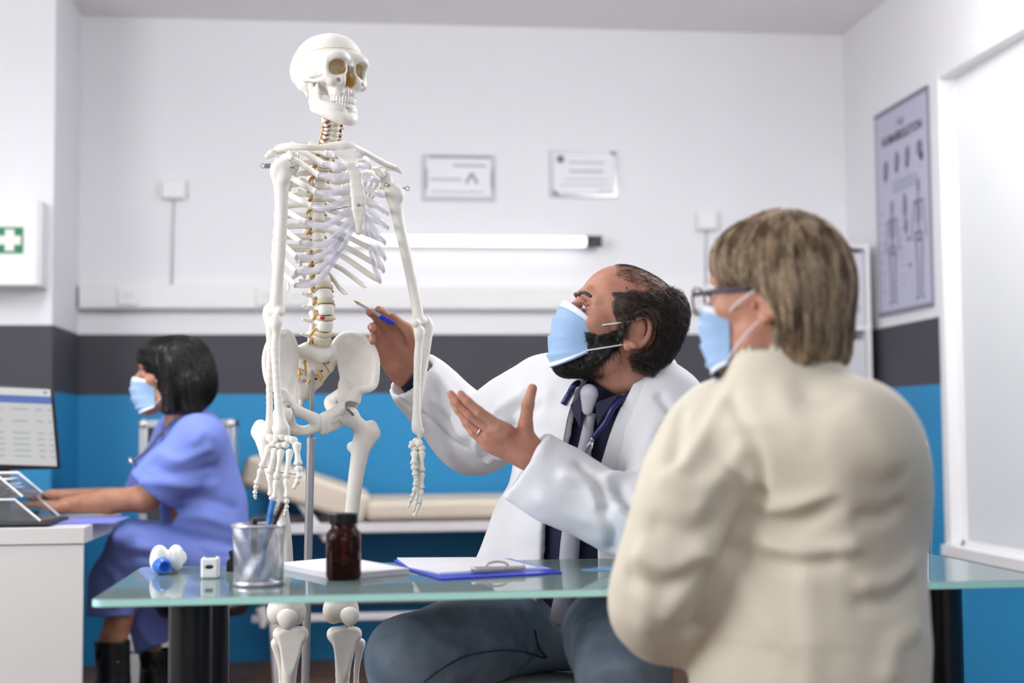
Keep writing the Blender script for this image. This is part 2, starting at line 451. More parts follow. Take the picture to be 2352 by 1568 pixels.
# frosted window
def frosted():
    m = bpy.data.materials.new('frosted_pane'); m.use_nodes = True; nt = m.node_tree; b = nt.nodes['Principled BSDF']
    out = nt.nodes['Material Output']; t = nt.nodes.new('ShaderNodeBsdfTranslucent'); t.inputs['Color'].default_value = (0.97, 0.97, 0.98, 1)
    b.inputs['Base Color'].default_value = (0.8, 0.8, 0.82, 1); b.inputs['Roughness'].default_value = 0.3
    mx = nt.nodes.new('ShaderNodeMixShader'); mx.inputs[0].default_value = 0.75
    nt.links.new(b.outputs[0], mx.inputs[1]); nt.links.new(t.outputs[0], mx.inputs[2]); nt.links.new(mx.outputs[0], out.inputs[0])
    return m
FROST = frosted()
win = tag(MB().box((XR - 0.03, WY0 + 0.001, WZ0 + 0.001), (XR + 0.10, WY1 - 0.001, WZ0 + 0.045)).build('window_1', white_lacquer, bevel=0.003), kind='structure')
for y0_, y1_ in ((WY1 - 0.055, WY1 - 0.001), (WY0 + 0.001, WY0 + 0.055)): MB().box((XR - 0.012, y0_, WZ0 + 0.0455), (XR + 0.10, y1_, WZ1 - 0.001)).build('frame_jamb', white_lacquer, win, bevel=0.003)
MB().box((XR - 0.011, WY0 + 0.0555, WZ1 - 0.05), (XR + 0.10, WY1 - 0.0555, WZ1 - 0.001)).build('frame_head', white_lacquer, win, bevel=0.003)
MB().box((XR + 0.05, WY0 + 0.056, WZ0 + 0.046), (XR + 0.062, WY1 - 0.056, WZ1 - 0.051)).build('pane', FROST, win)
MB().box((XR + 0.035, WY1 - 0.075, WZ0 + 0.045), (XR + 0.05, WY1 - 0.055, WZ1 - 0.05)).box((XR + 0.035, WY0 + 0.055, WZ0 + 0.045), (XR + 0.05, WY1 - 0.055, WZ0 + 0.065)).build('glazing_bead', white_lacquer, win)
# cable trunking on back wall
tr = tag(MB().box((-1.168, YB - 0.055, 1.548), (XR - 0.42, YB, 1.655)).build('trim_1', white_plastic, bevel=0.004), kind='structure')
MB().box((-1.165, YB - 0.058, 1.556), (XR - 0.423, YB - 0.054, 1.647)).build('trunking_lid', white_plastic, tr, bevel=0.0015)
# sockets on trunking
def socket(px, label):
    c = ony(px, 684, YB - 0.058); t = thing('wall_socket', label, 'socket', (c[0], YB - 0.058, 1.565), 'sockets on the trunking')
    MB().box((c[0] - 0.042, YB - 0.070, 1.562), (c[0] + 0.042, YB - 0.058, 1.642)).build('plate', white_plastic, t, bevel=0.003)
    MB().lathe([(0.021, -0.0005), (0.021, 0.004), (0.0245, 0.004), (0.0245, -0.0005)], (c[0], YB - 0.0702, 1.602), 24, (0, -1, 0)).build('socket_ring', white_plastic, t, smooth=True, angle=40)
    for s in (-1, 1): MB().cyl((c[0] + s * 0.0095, YB - 0.0702, 1.602), (c[0] + s * 0.0095, YB - 0.0715, 1.602), 0.003, n=10).build('pin_hole', black_plastic, t)
socket(295, 'white socket in the wall trunking nearest the left pier')
socket(612, 'white socket in the trunking behind the skeleton right arm')
socket(680, 'white socket in the trunking seen through the skeleton loins')
# junction boxes with cables
def wall_box(px0, py0, px1, py1, label, lab2):
    a = ony(px0, py0, YB); b = ony(px1, py1, YB)
    t = thing('wall_sensor', label, 'sensor', ((a[0] + b[0]) / 2, YB, b[2]))
    MB().box((a[0], YB - 0.032, b[2]), (b[0], YB, a[2])).build('housing', white_plastic, t, bevel=0.006)
    MB().box((a[0] + 0.008, YB - 0.036, b[2] + 0.008), (b[0] - 0.008, YB - 0.030, a[2] - 0.008)).build('cover', white_plastic, t, bevel=0.003)
    x = (a[0] + b[0]) / 2
    tag(MB().tube([(x, YB - 0.006, b[2] + 0.002), (x - 0.004, YB - 0.006, 1.9), (x - 0.008, YB - 0.006, 1.654)], 0.0045, 8).build('cable', mat('cable_gray', (200, 200, 205), 0.5), smooth=True), lab2, 'cable')
wall_box(372, 415, 428, 459, 'small white wall box left of the skeleton with a cable below', 'thin pale cable dropping from the wall box left of the skeleton')
wall_box(1598, 487, 1645, 530, 'small white wall box between the right certificate and the seated woman', 'thin pale cable dropping from the wall box behind the woman')
# LED tube on back wall
LED = mat('led_tube_glow', (255, 255, 255), 0.5, emit=(1, 0.99, 1.0), estr=0.85)
a = ony(800, 558, YB - 0.06); b = ony(1345, 558, YB - 0.06)
t = thing('tube_light', 'lit white LED tube light on the wall behind the skeleton', 'lamp', ((a[0] + b[0]) / 2, YB, 1.83))
zt = 1.858
def arc_tube(nm, a0, a1, m, r):
    th = np.linspace(math.radians(a0), math.radians(a1), 15); V = [(x, YB - 0.062 + math.cos(q) * r, zt + math.sin(q) * r) for x in (a[0], b[0]) for q in th]
    obj(nm, V, [(i, i + 1, 16 + i, 15 + i) for i in range(14)] + [tuple(range(15)), tuple(range(29, 14, -1))], m, t, smooth=True, angle=50)
arc_tube('tube', 130, 330, LED, 0.0245); arc_tube('tube_housing', -30, 130, white_plastic, 0.0240)
for x0, x1 in ((a[0] - 0.075, a[0]), (b[0], b[0] + 0.072)): MB().box((x0, YB - 0.088, zt - 0.024), (x1, YB - 0.038, zt + 0.024)).build('end_cap', black_plastic, t, bevel=0.003)
MB().box((a[0] - 0.05, YB - 0.046, zt + 0.002), (b[0] + 0.05, YB, zt + 0.018)).build('mounting_rail', white_plastic, t)
# certificates
acrylic = mat('acrylic_frame', (205, 208, 216), 0.12, spec=0.7)
paper = mat('paper', (238, 238, 242), 0.7)
ink = mat('faint_ink', (176, 176, 184), 0.8)
def certificate(px0, py0, px1, py1, label, left):
    A = ony(px0, py0, YB); B = ony(px1, py1, YB); x0, x1, z0, z1 = A[0], B[0], B[2], A[2]
    t = thing('certificate', label, 'certificate', ((x0 + x1) / 2, YB, z0), 'certificates on the back wall')
    MB().box((x0, YB - 0.012, z0), (x1, YB, z1)).build('frame', acrylic, t, bevel=0.002)
    MB().box((x0 + 0.018, YB - 0.0145, z0 + 0.018), (x1 - 0.018, YB - 0.011, z1 - 0.018)).build('paper', paper, t)
    w = x1 - x0; h = z1 - z0; y = YB - 0.0155
    def line(u0, u1, v, th=0.006): MB().box((x0 + u0 * w, y, z1 - v * h - th / 2), (x0 + u1 * w, y + 0.002, z1 - v * h + th / 2)).build('printed_line', ink, t)
    if left:
        line(0.42, 0.88, 0.24, 0.010); line(0.10, 0.54, 0.55, 0.008); line(0.12, 0.85, 0.82, 0.005)
        MB().box((x0 + 0.03, y - 0.002, z1 - 0.016), (x1 - 0.02, y + 0.002, z1 - 0.006)).build('top_strip', mat('clip_gray', (150, 152, 160), 0.3), t)  # darker gray strip along the top edge of the plaque
        for u in (0.05, 0.965): MB().box((x0 + (u - 0.012) * w, y - 0.002, z0 + 0.25 * h), (x0 + (u + 0.012) * w, y + 0.002, z0 + 0.68 * h)).build('edge_clip', mat('clip_gray', (150, 152, 160), 0.3), t)
        c = np.array([x0 + 0.68 * w, y, z1 - 0.52 * h])
        for s in (-1, 1): MB().obox(c + np.array([s * 0.013, 0, 0]), _ry(-s * 0.5).T, (0.007, 0.001, 0.026)).build('emblem', mat('emblem_gray', (168, 168, 178), 0.6), t)
    else:
        line(0.27, 0.80, 0.26, 0.007); line(0.28, 0.78, 0.45, 0.010); line(0.2, 0.85, 0.62, 0.004); line(0.15, 0.85, 0.74, 0.004); line(0.70, 0.90, 0.88, 0.006)
        MB().lathe([(0.0, 0.002), (0.018, 0.002), (0.018, -0.001)], (x0 + 0.155 * w, y, z1 - 0.2 * h), 20, (0, -1, 0)).build('seal', mat('seal_gray', (120, 116, 130), 0.5), t)
        for u, v in ((0.93, 0.06), (0.08, 0.92)): MB().obox((x0 + u * w, YB - 0.014, z1 - v * h), np.array([[0.7, 0, -0.7], [0, 1, 0], [0.7, 0, 0.7]]), (0.014, 0.003, 0.006)).build('corner_clip', mat('dark_clip', (70, 76, 78), 0.4), t)
certificate(970, 355, 1136, 462, 'pale certificate plaque just right of the skeleton shoulder, with dark top edge', True)
certificate(1262, 345, 1419, 455, 'pale certificate plaque with dark corner clips above the doctor', False)
# first aid cabinet on the pier
a = ony(-110, 455, PY - 0.16); b = ony(92, 657, PY - 0.16)
t = thing('first_aid_cabinet', 'white wall cabinet with a green and white cross sign', 'cabinet', ((a[0] + b[0]) / 2, PY, b[2]))
MB().box((a[0], PY - 0.145, b[2]), (b[0], PY, a[2])).build('body', white_lacquer, t, bevel=0.006)
d = MB().box((a[0] + 0.003, PY - 0.16, b[2] + 0.003), (b[0] - 0.012, PY - 0.146, a[2] - 0.003)).build('door', white_lacquer, t, bevel=0.003)
g0 = ony(-4, 521, PY - 0.162); g1 = ony(53, 582, PY - 0.162); gx0 = g1[0] - (g0[2] - g1[2])
MB().box((gx0, PY - 0.162, g1[2]), (g1[0], PY - 0.160, g0[2])).build('green_sign', mat('sign_green', (34, 128, 84), 0.5), d)
cx, cz, hs = (gx0 + g1[0]) / 2, (g0[2] + g1[2]) / 2, (g0[2] - g1[2]) / 2
MB().box((cx - hs * 0.34, PY - 0.1632, cz - hs * 0.82), (cx + hs * 0.34, PY - 0.1615, cz + hs * 0.82)).box((cx - hs * 0.82, PY - 0.1634, cz - hs * 0.34), (cx + hs * 0.82, PY - 0.1615, cz + hs * 0.34)).build('white_cross', white_plastic, d)
# poster on right wall
A = onx(2010, 271, XR); B = onx(2150, 696, XR)
ya, yb, z1, z0 = 6.010, 5.438, 2.376, 1.490
t = thing('anatomy_poster', 'THE HUMAN SKELETON wall poster beside the frosted window', 'poster', (XR, (ya + yb) / 2, z0))
MB().box((XR - 0.006, yb, z0), (XR, ya, z1)).build('board', mat('poster_lavender', (190, 190, 212), 0.45), t)
edge = mat('poster_edge', (120, 122, 140), 0.4)
MB().box((XR - 0.011, yb - 0.004, z1 - 0.012), (XR, ya + 0.004, z1 + 0.004)).build('hanging_rail', edge, t)
MB().box((XR - 0.011, yb - 0.004, z0 - 0.004), (XR, ya + 0.004, z0 + 0.012)).build('hanging_rail', edge, t)
MB().box((XR - 0.008, yb - 0.003, z0), (XR, yb + 0.004, z1)).build('border', edge, t); MB().box((XR - 0.008, ya - 0.004, z0), (XR, ya + 0.003, z1)).build('border', edge, t)
pink = mat('poster_ink', (70, 68, 84), 0.7); pgray = mat('poster_gray', (128, 126, 146), 0.7)
W = ya - yb; H = z1 - z0
def pp(u, v): return np.array([XR - 0.007, ya - u * W, z1 - v * H])
def ptext(s, u, v, size, m):
    c = bpy.data.curves.new('lettering', 'FONT'); c.body = s; c.size = size; c.align_x = 'CENTER'; c.align_y = 'CENTER'; c.extrude = 0.0004; c.offset = 0.0008
    o = bpy.data.objects.new('lettering', c); COL.objects.link(o)
    dg = bpy.context.evaluated_depsgraph_get(); me = bpy.data.meshes.new_from_object(o.evaluated_get(dg)); bpy.data.objects.remove(o)
    R = np.array([[0, 0, -1], [-1, 0, 0], [0, 1, 0]], float); p = pp(u, v)
    V = np.array([R @ np.array(x.co) + p for x in me.vertices]); obj('lettering', V, [tuple(q.vertices) for q in me.polygons], m, t)
ptext('THE', 0.50, 0.095, 0.042, pgray); ptext('HUMAN', 0.31, 0.155, 0.056, pink); ptext('SKELETON', 0.66, 0.155, 0.056, pink)
def blob(u, v, ru, rv, m, nm='skull_drawing'):
    MB().ball(pp(u, v), (0.0012, ru, rv), 16, 8).build(nm, m, t, smooth=True)
for i, (u, v, ru, rv) in enumerate(((0.20, 0.285, 0.028, 0.036), (0.42, 0.265, 0.026, 0.036), (0.62, 0.265, 0.026, 0.036), (0.84, 0.262, 0.032, 0.036))):
    blob(u, v, ru, rv, pgray); blob(u + (0.03 if i == 3 else -0.01), v + 0.04, ru * 0.6, rv * 0.6, pink); blob(u + 0.0, v + 0.085, 0.008, 0.003, pgray, 'caption')
for k in range(3): MB().box(pp(0.32, 0.375 + 0.02 * k) - (0.0005, 0, 0.002), pp(0.80, 0.375 + 0.02 * k) + (0.001, 0, 0.002)).build('caption', pgray, t)
def figure(u, top, hh, m):
    def q(du, dv): return pp(u + du, top + dv * hh)
    blob(u, top + 0.06 * hh, 0.017, 0.032, m, 'figure_drawing'); mb = MB()
    def st(p, r): mb.tube(p, r, 6)
    st([q(0, .10), q(0, .46)], 0.006)
    for k in range(6): st([q(-0.05, .20 + .03 * k), q(0, .18 + .03 * k), q(0.05, .20 + .03 * k)], 0.0028)
    st([q(-0.085, .185), q(0.085, .185)], 0.005)
    for s in (-1, 1):
        st([q(s * 0.085, .185), q(s * 0.105, .33), q(s * 0.13, .50)], 0.0035); st([q(0, .44), q(s * 0.055, .45), q(s * 0.045, .50), q(0, .51)], 0.006)
        st([q(s * 0.055, .50), q(s * 0.04, .73), q(s * 0.035, .97)], 0.0055); st([q(s * 0.035, .97), q(s * 0.06, .99)], 0.006)
    mb.build('figure_drawing', m, t)
figure(0.30, 0.455, 0.50, pgray); figure(0.80, 0.40, 0.56, pgray)
blob(0.55, 0.50, 0.022, 0.055, pgray, 'torso_drawing'); blob(0.56, 0.60, 0.020, 0.035, pgray, 'torso_drawing'); blob(0.60, 0.665, 0.018, 0.010, pgray, 'detail_drawing'); blob(0.62, 0.79, 0.018, 0.010, pgray, 'detail_drawing')
for k in range(9):
    MB().box(pp(0.05, 0.50 + 0.048 * k) - (0.0004, 0, 0.0016), pp(0.13, 0.50 + 0.048 * k) + (0.0004, 0, 0.0016)).build('caption', pgray, t)
    MB().box(pp(0.46, 0.52 + 0.044 * k) - (0.0004, 0, 0.0016), pp(0.52, 0.52 + 0.044 * k) + (0.0004, 0, 0.0016)).build('caption', pgray, t)
# wall lamp above window, top right of view
p = P(2341, 30, 4.80)
t = thing('wall_lamp', 'bright white lamp above the frosted window, cut by the right edge', 'lamp', (XR, 4.3, p[2] - 0.03))
MB().box((p[0] - 0.005, 3.6, p[2] - 0.028), (p[0] + 0.06, p[1] + 0.03, p[2] + 0.03)).build('diffuser', mat('lamp_glow', (255, 255, 255), 0.5, emit=(1, 1, 1), estr=6.0), t, bevel=0.004)
MB().box((p[0] + 0.055, 3.58, p[2] - 0.02), (XR, p[1] + 0.01, p[2] + 0.025)).build('bracket', white_lacquer, t)
# added light boxes out of view, hung to brighten ceiling and upper walls
def panel(x, y, sx, sy, watts, label):
    t = thing('added_ceiling_light', label, 'lamp', (x, y, ZC - 0.52), 'added ceiling light boxes')
    for cx_ in (x - sx * .3, x + sx * .3): MB().cyl((cx_, y, ZC - 0.305), (cx_, y, ZC), 0.004, n=8).build('suspension_rod', white_lacquer, t)
    MB().box((x - sx / 2, y - sy / 2, ZC - 0.52), (x + sx / 2, y + sy / 2, ZC - 0.30)).build('diffuser', mat('panel_glow_%s' % watts, (255, 255, 255), 0.5, emit=(1, 0.99, 0.97), estr=watts), t)
panel(1.75, 3.75, 0.35, 0.8, 7.5, 'added unseen hanging light box in the window corner of the room')
panel(-0.95, 3.8, 0.35, 0.8, 7.0, 'added unseen hanging light box above the examination couch')
panel(-2.2, 2.4, 0.35, 0.8, 0.6, 'added unseen hanging light box above the white desk')
panel(0.5, 0.4, 0.35, 0.8, 1.2, 'added unseen hanging light box nearest the rear opening')
# shelf with binders in the corner
xs = onx(2000, 700, XR)
SX0, SX1, SY0, SY1 = 1.99, XR - 0.008, 6.02, YB - 0.01
ztop = ony(1995, 560, SY0)[2]; zmid = ony(1995, 748, SY0)[2]
t = thing('binder_shelf', 'narrow white shelf unit in the corner behind the woman', 'shelf', ((SX0 + SX1) / 2, (SY0 + SY1) / 2, 0))
xr = ony(2000, 700, SY0)[0]; xl = xr - 0.27
MB().box((xr - 0.02, SY0, 0), (xr, SY1, ztop)).box((xl, SY0, 0), (xl + 0.02, SY1, ztop)).build('side_panel', white_lacquer, t)
MB().box((xl, SY1 - 0.012, 0), (xr, SY1, ztop)).build('back_panel', white_lacquer, t)
for z in (ztop - 0.018, zmid - 0.018, zmid - 0.40, zmid - 0.78, 0.04): MB().box((xl + 0.02, SY0 + 0.002, z), (xr - 0.02, SY1 - 0.012, z + 0.018)).build('shelf_board', white_lacquer, t)
bm = mat('binder_white', (214, 214, 222), 0.4)
for r, zz in enumerate((zmid, zmid - 0.382, zmid - 0.762)):
    for k in range(3):
        x1 = xr - 0.0235 - k * 0.0755; hgt = (ztop - zmid - 0.018 - 0.022) if r == 0 else 0.32
        pos = ('next to the right side panel', 'second from the right side panel', 'third from the right side panel', 'fourth from the right side panel')[k]
        bb = thing('binder', 'white ring binder %s on the %s shelf' % (pos, ('top', 'second', 'lower')[r]), 'binder', (x1 - 0.036, SY0 + 0.15, zz + 0.0005), 'binders on the corner shelf')
        MB().box((x1 - 0.073, SY0 + 0.012, zz + 0.0005), (x1, SY0 + 0.29, zz + hgt)).build('cover', bm, bb, bevel=0.003)
        MB().lathe([(0.0, -0.001), (0.011, -0.001), (0.011, 0.002), (0.014, 0.002), (0.014, -0.002)], (x1 - 0.036, SY0 + 0.0115, zz + 0.075), 16, (0, -1, 0)).build('finger_hole', black_plastic, bb, smooth=True, angle=40)
# ================================================================ the glass table and what lies on it
TZ = 0.75; TX0, TX1, TY0, TY1 = -0.387, 1.150, 2.235, 2.765
def rrect(x0, x1, y0, y1, r, z, n=6):
    out = []
    for cx, cy, a0 in ((x1 - r, y1 - r, 0), (x0 + r, y1 - r, 90), (x0 + r, y0 + r, 180), (x1 - r, y0 + r, 270)):
        for k in range(n + 1):
            a = math.radians(a0 + 90 * k / n); out.append((cx + r * math.cos(a), cy + r * math.sin(a), z))
    return np.array(out)
def glass_top_mat():
    m = mat('frosted_table_glass', (150, 190, 190), 0.02, spec=0.5, ior=1.52); nt = m.node_tree; b = nt.nodes['Principled BSDF']
    tl = nt.nodes.new('ShaderNodeBsdfTranslucent'); tl.inputs['Color'].default_value = (0.88, 1.0, 1.0, 1); df = nt.nodes.new('ShaderNodeBsdfDiffuse'); df.inputs['Color'].default_value = (*lin((190, 222, 222)), 1)
    mx = nt.nodes.new('ShaderNodeMixShader'); mx.inputs[0].default_value = 0.6; nt.links.new(df.outputs[0], mx.inputs[1]); nt.links.new(tl.outputs[0], mx.inputs[2])
    gl = nt.nodes.new('ShaderNodeBsdfGlossy'); gl.inputs['Roughness'].default_value = 0.02; fr = nt.nodes.new('ShaderNodeFresnel'); fr.inputs['IOR'].default_value = 1.52
    m2 = nt.nodes.new('ShaderNodeMixShader'); nt.links.new(fr.outputs[0], m2.inputs[0]); nt.links.new(mx.outputs[0], m2.inputs[1]); nt.links.new(gl.outputs[0], m2.inputs[2]); nt.links.new(m2.outputs[0], nt.nodes['Material Output'].inputs[0])
    return m
t = thing('glass_table', 'long table with a mint edged glass top and black column legs', 'table', ((TX0 + TX1) / 2, (TY0 + TY1) / 2, 0))
top = MB().prism(rrect(TX0, TX1, TY0, TY1, 0.018, TZ - 0.012), (0, 0, 0.012)).build('glass_top', glass_top_mat(), t, bevel=0.0015)
mint = mat('mint_glass_edge', (196, 255, 246), 0.25, emit=(150, 235, 225), estr=0.0)
ev = rrect(TX0 - 0.0008, TX1 + 0.0008, TY0 - 0.0008, TY1 + 0.0008, 0.0188, TZ - 0.0112)
n = len(ev); V = np.vstack([ev, ev + (0, 0, 0.0102)])
obj('glass_edge', V, [(i, (i + 1) % n, n + (i + 1) % n, n + i) for i in range(n)], mint, t)
legm = mat('black_leg', (22, 22, 26), 0.28)
for px, d in ((437, 2.31), (484, 2.66), (2170, 2.74), (1960, 2.36)):
    c = P(px, 1450, d); MB().lathe([(0.075, 0), (0.075, 0.008), (0.034, 0.012), (0.034, TZ - 0.02), (0.06, TZ - 0.016), (0.06, TZ - 0.0121)], (c[0], c[1], 0), 32).build('leg', legm, t, smooth=True, angle=40)
Z0 = TZ + 0.0004
def onT(px, py): return onz(px, py, TZ)
# ear thermometer
c = onT(378, 1318); s = depth(c) / FOC
t = thing('ear_thermometer', 'white ear thermometer with a blue cone tip lying on the table', 'thermometer', (c[0], c[1], Z0))
wp = mat('thermo_white', (244, 245, 247), 0.3); bp = mat('thermo_blue', (50, 110, 215), 0.3)
zc = Z0 + 0.0215; rr = 0.0205
f = SDF(np.array([c[0] - .05, c[1] - .03, Z0 - .01]), np.array([c[0] + .05, c[1] + .14, Z0 + .07]), 0.0015)
f.cone((c[0] - .006, c[1] + .012, zc), (c[0] + .012, c[1] + .10, zc - .002), rr, 0.016, 0)
f.ell((c[0] - .010, c[1] + .008, zc + .004), (0.017, 0.018, 0.0255), k=0.004); f.ell((c[0] + .016, c[1] + .03, zc + .004), (0.015, 0.03, 0.024), k=0.003)
V, Q = f.mesh(1); V[:, 2] = np.maximum(V[:, 2], Z0); obj('body', V, Q, wp, t, smooth=True)
tipc = np.array([c[0] - .004, c[1] - .004, zc - .006]); dr = np.array([0.42, -0.9, -0.1]); dr /= np.linalg.norm(dr)
MB().lathe([(0.0158, -0.012), (0.0158, 0.0), (0.0125, 0.016), (0.0115, 0.018), (0.0085, 0.0175), (0.005, 0.008), (0.0, 0.006)], tipc, 28, dr).build('cone_tip', bp, t, smooth=True, angle=50)
# cube shaped pulse meter
c = onT(481, 1329); k = depth(c) / FOC
t = thing('pulse_oximeter', 'small white cube gadget with a black eye shaped opening', 'gadget', (c[0], c[1] + .013, Z0))
hw = 20 * k
f = SDF((c[0] - hw - .01, c[1] - .01, Z0 - .01), (c[0] + hw + .01, c[1] + .05, Z0 + .055), 0.001)
f.box((c[0], c[1] + .018, Z0 + 23.5 * k), (hw, .018, 23.5 * k), rd=0.004)
f.ell((c[0], c[1] - .003, Z0 + 26 * k), (13 * k, 0.008, 6.0 * k), op='s')
V, Q = f.mesh(1); obj('body', V, Q, wp, t, smooth=True)
MB().ball((c[0], c[1] + .0042, Z0 + 26 * k), (13.4 * k, 0.003, 6.2 * k), 20, 10).build('finger_opening', mat('dark_violet', (28, 14, 34), 0.3), t, smooth=True)
MB().box((c[0] - hw * .6, c[1] + .006, Z0 + 46.8 * k), (c[0] + hw * .6, c[1] + .028, Z0 + 47.4 * k)).build('display', mat('grey_display', (70, 70, 84), 0.2), t)
# black clip behind the mesh cup
c = onT(527, 1312)
t = thing('binder_clip', 'black binder clip standing just behind the mesh pen cup', 'clip', (c[0], c[1] + .01, Z0))
k = depth(c) / FOC
MB().prism([(c[0] - 7 * k, c[1], Z0), (c[0] + 16 * k, c[1], Z0), (c[0] + 16 * k, c[1], Z0 + 25 * k), (c[0] - 3 * k, c[1], Z0 + 27 * k), (c[0] - 7 * k, c[1], Z0 + 20 * k)], (0, .022, 0)).build('body', black_plastic, t, bevel=0.001)
MB().obox((c[0] + 4 * k, c[1] + .011, Z0 + 36 * k), _ry(-0.25).T, (5 * k, .008, 10 * k)).build('handle', black_plastic, t, bevel=0.001)
# mesh pen cup
c = onT(591, 1349); k = depth(c) / FOC; R = 56.0 * k; cc = np.array([c[0], c[1] + R, Z0]); HH = 138 * k
t = thing('pen_cup', 'silver wire mesh pen cup on the glass table', 'pen cup', cc)
silver = mat('silver_wire', (196, 196, 204), 0.3, metal=0.85)
MB().lathe([(R + .001, 0), (R + .0025, .002), (R + .0025, .006), (R + .0005, .008), (R - .001, .006), (R - .001, 0.0012), (0.0, 0.0012), (0.0, 0)], cc, 48).build('base_ring', silver, t, smooth=True, angle=50)
rim = [cc + np.array([math.cos(a) * (R + .0035), math.sin(a) * (R + .0035), HH]) for a in np.linspace(0, 2 * math.pi, 49)]
MB().tube(rim, 0.0026, 10, cap=False).build('rim', silver, t, smooth=True)
def ribbon_mesh(sign, tilt, count, w):
    mb = MB()
    for i in range(count):
        a0 = 2 * math.pi * i / count; pts = []
        for j in range(13):
            q = j / 12; a = a0 + sign * q * tilt; rad = R + 0.0035 * q
            pts.append(cc + np.array([math.cos(a) * rad, math.sin(a) * rad, 0.005 + (HH - 0.006) * q]))
        mb.tube(pts, w, 3, cap=False)
    return mb
tag(ribbon_mesh(1, 1.9, 66, 0.00046).build('wire_mesh', silver, t), kind='stuff')
tag(ribbon_mesh(-1, 1.9, 66, 0.00046).build('wire_mesh', silver, t), kind='stuff')
mb = MB()
sa = np.linspace(0, 2 * math.pi, 41)
mb.add(np.vstack([[cc + np.array([math.cos(a) * (R - .0012), math.sin(a) * (R - .0012), z]) for a in sa] for z in (0.002, HH * 0.58)]), [(i, i + 1, 41 + i + 1, 41 + i) for i in range(40)])
mb.build('inner_sleeve', mat('cup_sleeve', (120, 122, 132), 0.35, metal=0.2, alpha=0.12), t)
def pen(label, pa, pb, col, r, dz=0.0, cap=None):
    a = np.asarray(pa, float); b = np.asarray(pb, float); u = (b - a) / np.linalg.norm(b - a); L = np.linalg.norm(b - a)
    pt = thing('pen', label, 'pen', a, 'pens in the cup')
    MB().lathe([(0.0006, 0), (0.0016, 0.006), (r * 0.8, 0.014), (r, 0.018), (r, L - 0.03)], a, 12, u).build('barrel', col, pt, smooth=True, angle=40)
    MB().lathe([(r, L - 0.03), (r * 1.12, L - 0.029), (r * 1.12, L - 0.002), (r * 0.9, L), (0, L)], a, 12, u).build('cap', cap or col, pt, smooth=True, angle=40)
    return pt
bl = mat('pen_blue', (40, 122, 200), 0.3); bk = mat('pen_black', (24, 20, 26), 0.35)
d0 = depth(cc)
pen('bright blue pen leaning in the mesh cup', P(592, 1335, d0 - .015), P(628, 1148, d0 + .02), bl, 0.0048)
pen('black pen with reddish tip leaning right in the mesh cup', P(572, 1335, d0 + .004), P(650, 1154, d0 - .008), bk, 0.0046, cap=mat('pen_plum', (52, 26, 40), 0.35))
pen('short black pen upright at the left of the mesh cup', P(583, 1335, d0 + .028), P(584, 1190, d0 + .022), bk, 0.0052)
# brown bottle
c = onT(789, 1334); k = depth(c) / FOC; R = 41.0 * k; cc = np.array([c[0], c[1] + R, Z0])
t = thing('medicine_bottle', 'brown glass medicine bottle with black screw cap', 'bottle', cc)
amber = mat('amber_glass', (120, 42, 14), 0.03, trans=0.92, ior=1.3, spec=0.6)
ko = [(R * .9, 0), (R, 8 * k), (R, 92 * k), (R * .97, 104 * k), (R * .84, 113 * k), (R * .74, 117 * k), (R * .70, 121 * k), (R * .70, 128 * k)]
ki = [(r - 0.0022, z) for r, z in ko[::-1]]; ki[-1] = (R * .86, 4 * k); ki[-2] = (R - .0024, 10 * k)
MB().lathe(ko + ki + [(0.0, 4 * k)], cc, 48).build('glass', amber, t, smooth=True, angle=60)
MB().lathe([(0.0, 4.4 * k), (R * .84, 4.4 * k), (R - .003, 11 * k), (R - .003, 40 * k), (R * .6, 44 * k), (0, 46 * k)], cc, 32).build('pills', mat('amber_pills', (150, 56, 22), 0.5, var=0.3, vscale=120), t, smooth=True, angle=40)
lid = MB().lathe([(0.0, 127 * k), (R * .73, 127 * k), (R * .765, 129 * k), (R * .765, 147 * k), (R * .80, 148 * k), (R * .80, 151 * k), (R * .76, 152.5 * k), (0, 152.5 * k)], cc, 40).build('cap', mat('cap_black', (16, 16, 22), 0.35), t, smooth=True, angle=40)
for i in range(48):
    a = 2 * math.pi * i / 48; pdir = np.array([math.cos(a), math.sin(a), 0])
    MB().obox(cc + pdir * R * .772 + (0, 0, 138 * k), np.array([pdir, [-pdir[1], pdir[0], 0], [0, 0, 1]]), (0.0006, 0.0008, 8 * k)).build('grip_rib', MATS['cap_black'], lid)
# notepad (spiral along its far edge) and clipboard
pg = mat('page_white', (243, 241, 248), 0.6); pside = mat('page_edges', (222, 220, 228), 0.7)
A, B, Cc, Dd = onT(640, 1306), onT(778, 1333), onT(940, 1319), onT(790, 1291)
t = thing('spiral_notepad', 'white spiral notepad behind the brown bottle', 'notepad', ((A + Cc) / 2 * [1, 1, 0] + [0, 0, Z0]))
A, B, Cc, Dd = [np.array([q[0], q[1], Z0]) for q in (A, B, Cc, Dd)]
MB().prism([A, B, Cc, Dd], (0, 0, 0.0012)).build('back_cover', pside, t)
for i in range(6):
    sh = np.array([RNG.uniform(-.0008, .0008), RNG.uniform(-.0008, .0008), 0.0013 + i * 0.0016])
    MB().prism([q + sh for q in (A, B, Cc, Dd)], (0, 0, 0.0014)).build('page_block', pg if i == 5 else pside, t)
mb = MB(); e = Cc - Dd; no = np.array([-e[1], e[0], 0]); no /= np.linalg.norm(no)
for i in range(30):
    q = Dd + e * (0.05 + 0.9 * i / 29) - no * 0.004
    MB().tube([q + np.array([0, 0, 0.0055]) + no * math.cos(a) * 0.0055 + np.array([0, 0, math.sin(a) * 0.0065]) for a in np.linspace(-0.6, 4.0, 8)], 0.0006, 5).build('spiral_loop', silver, t)
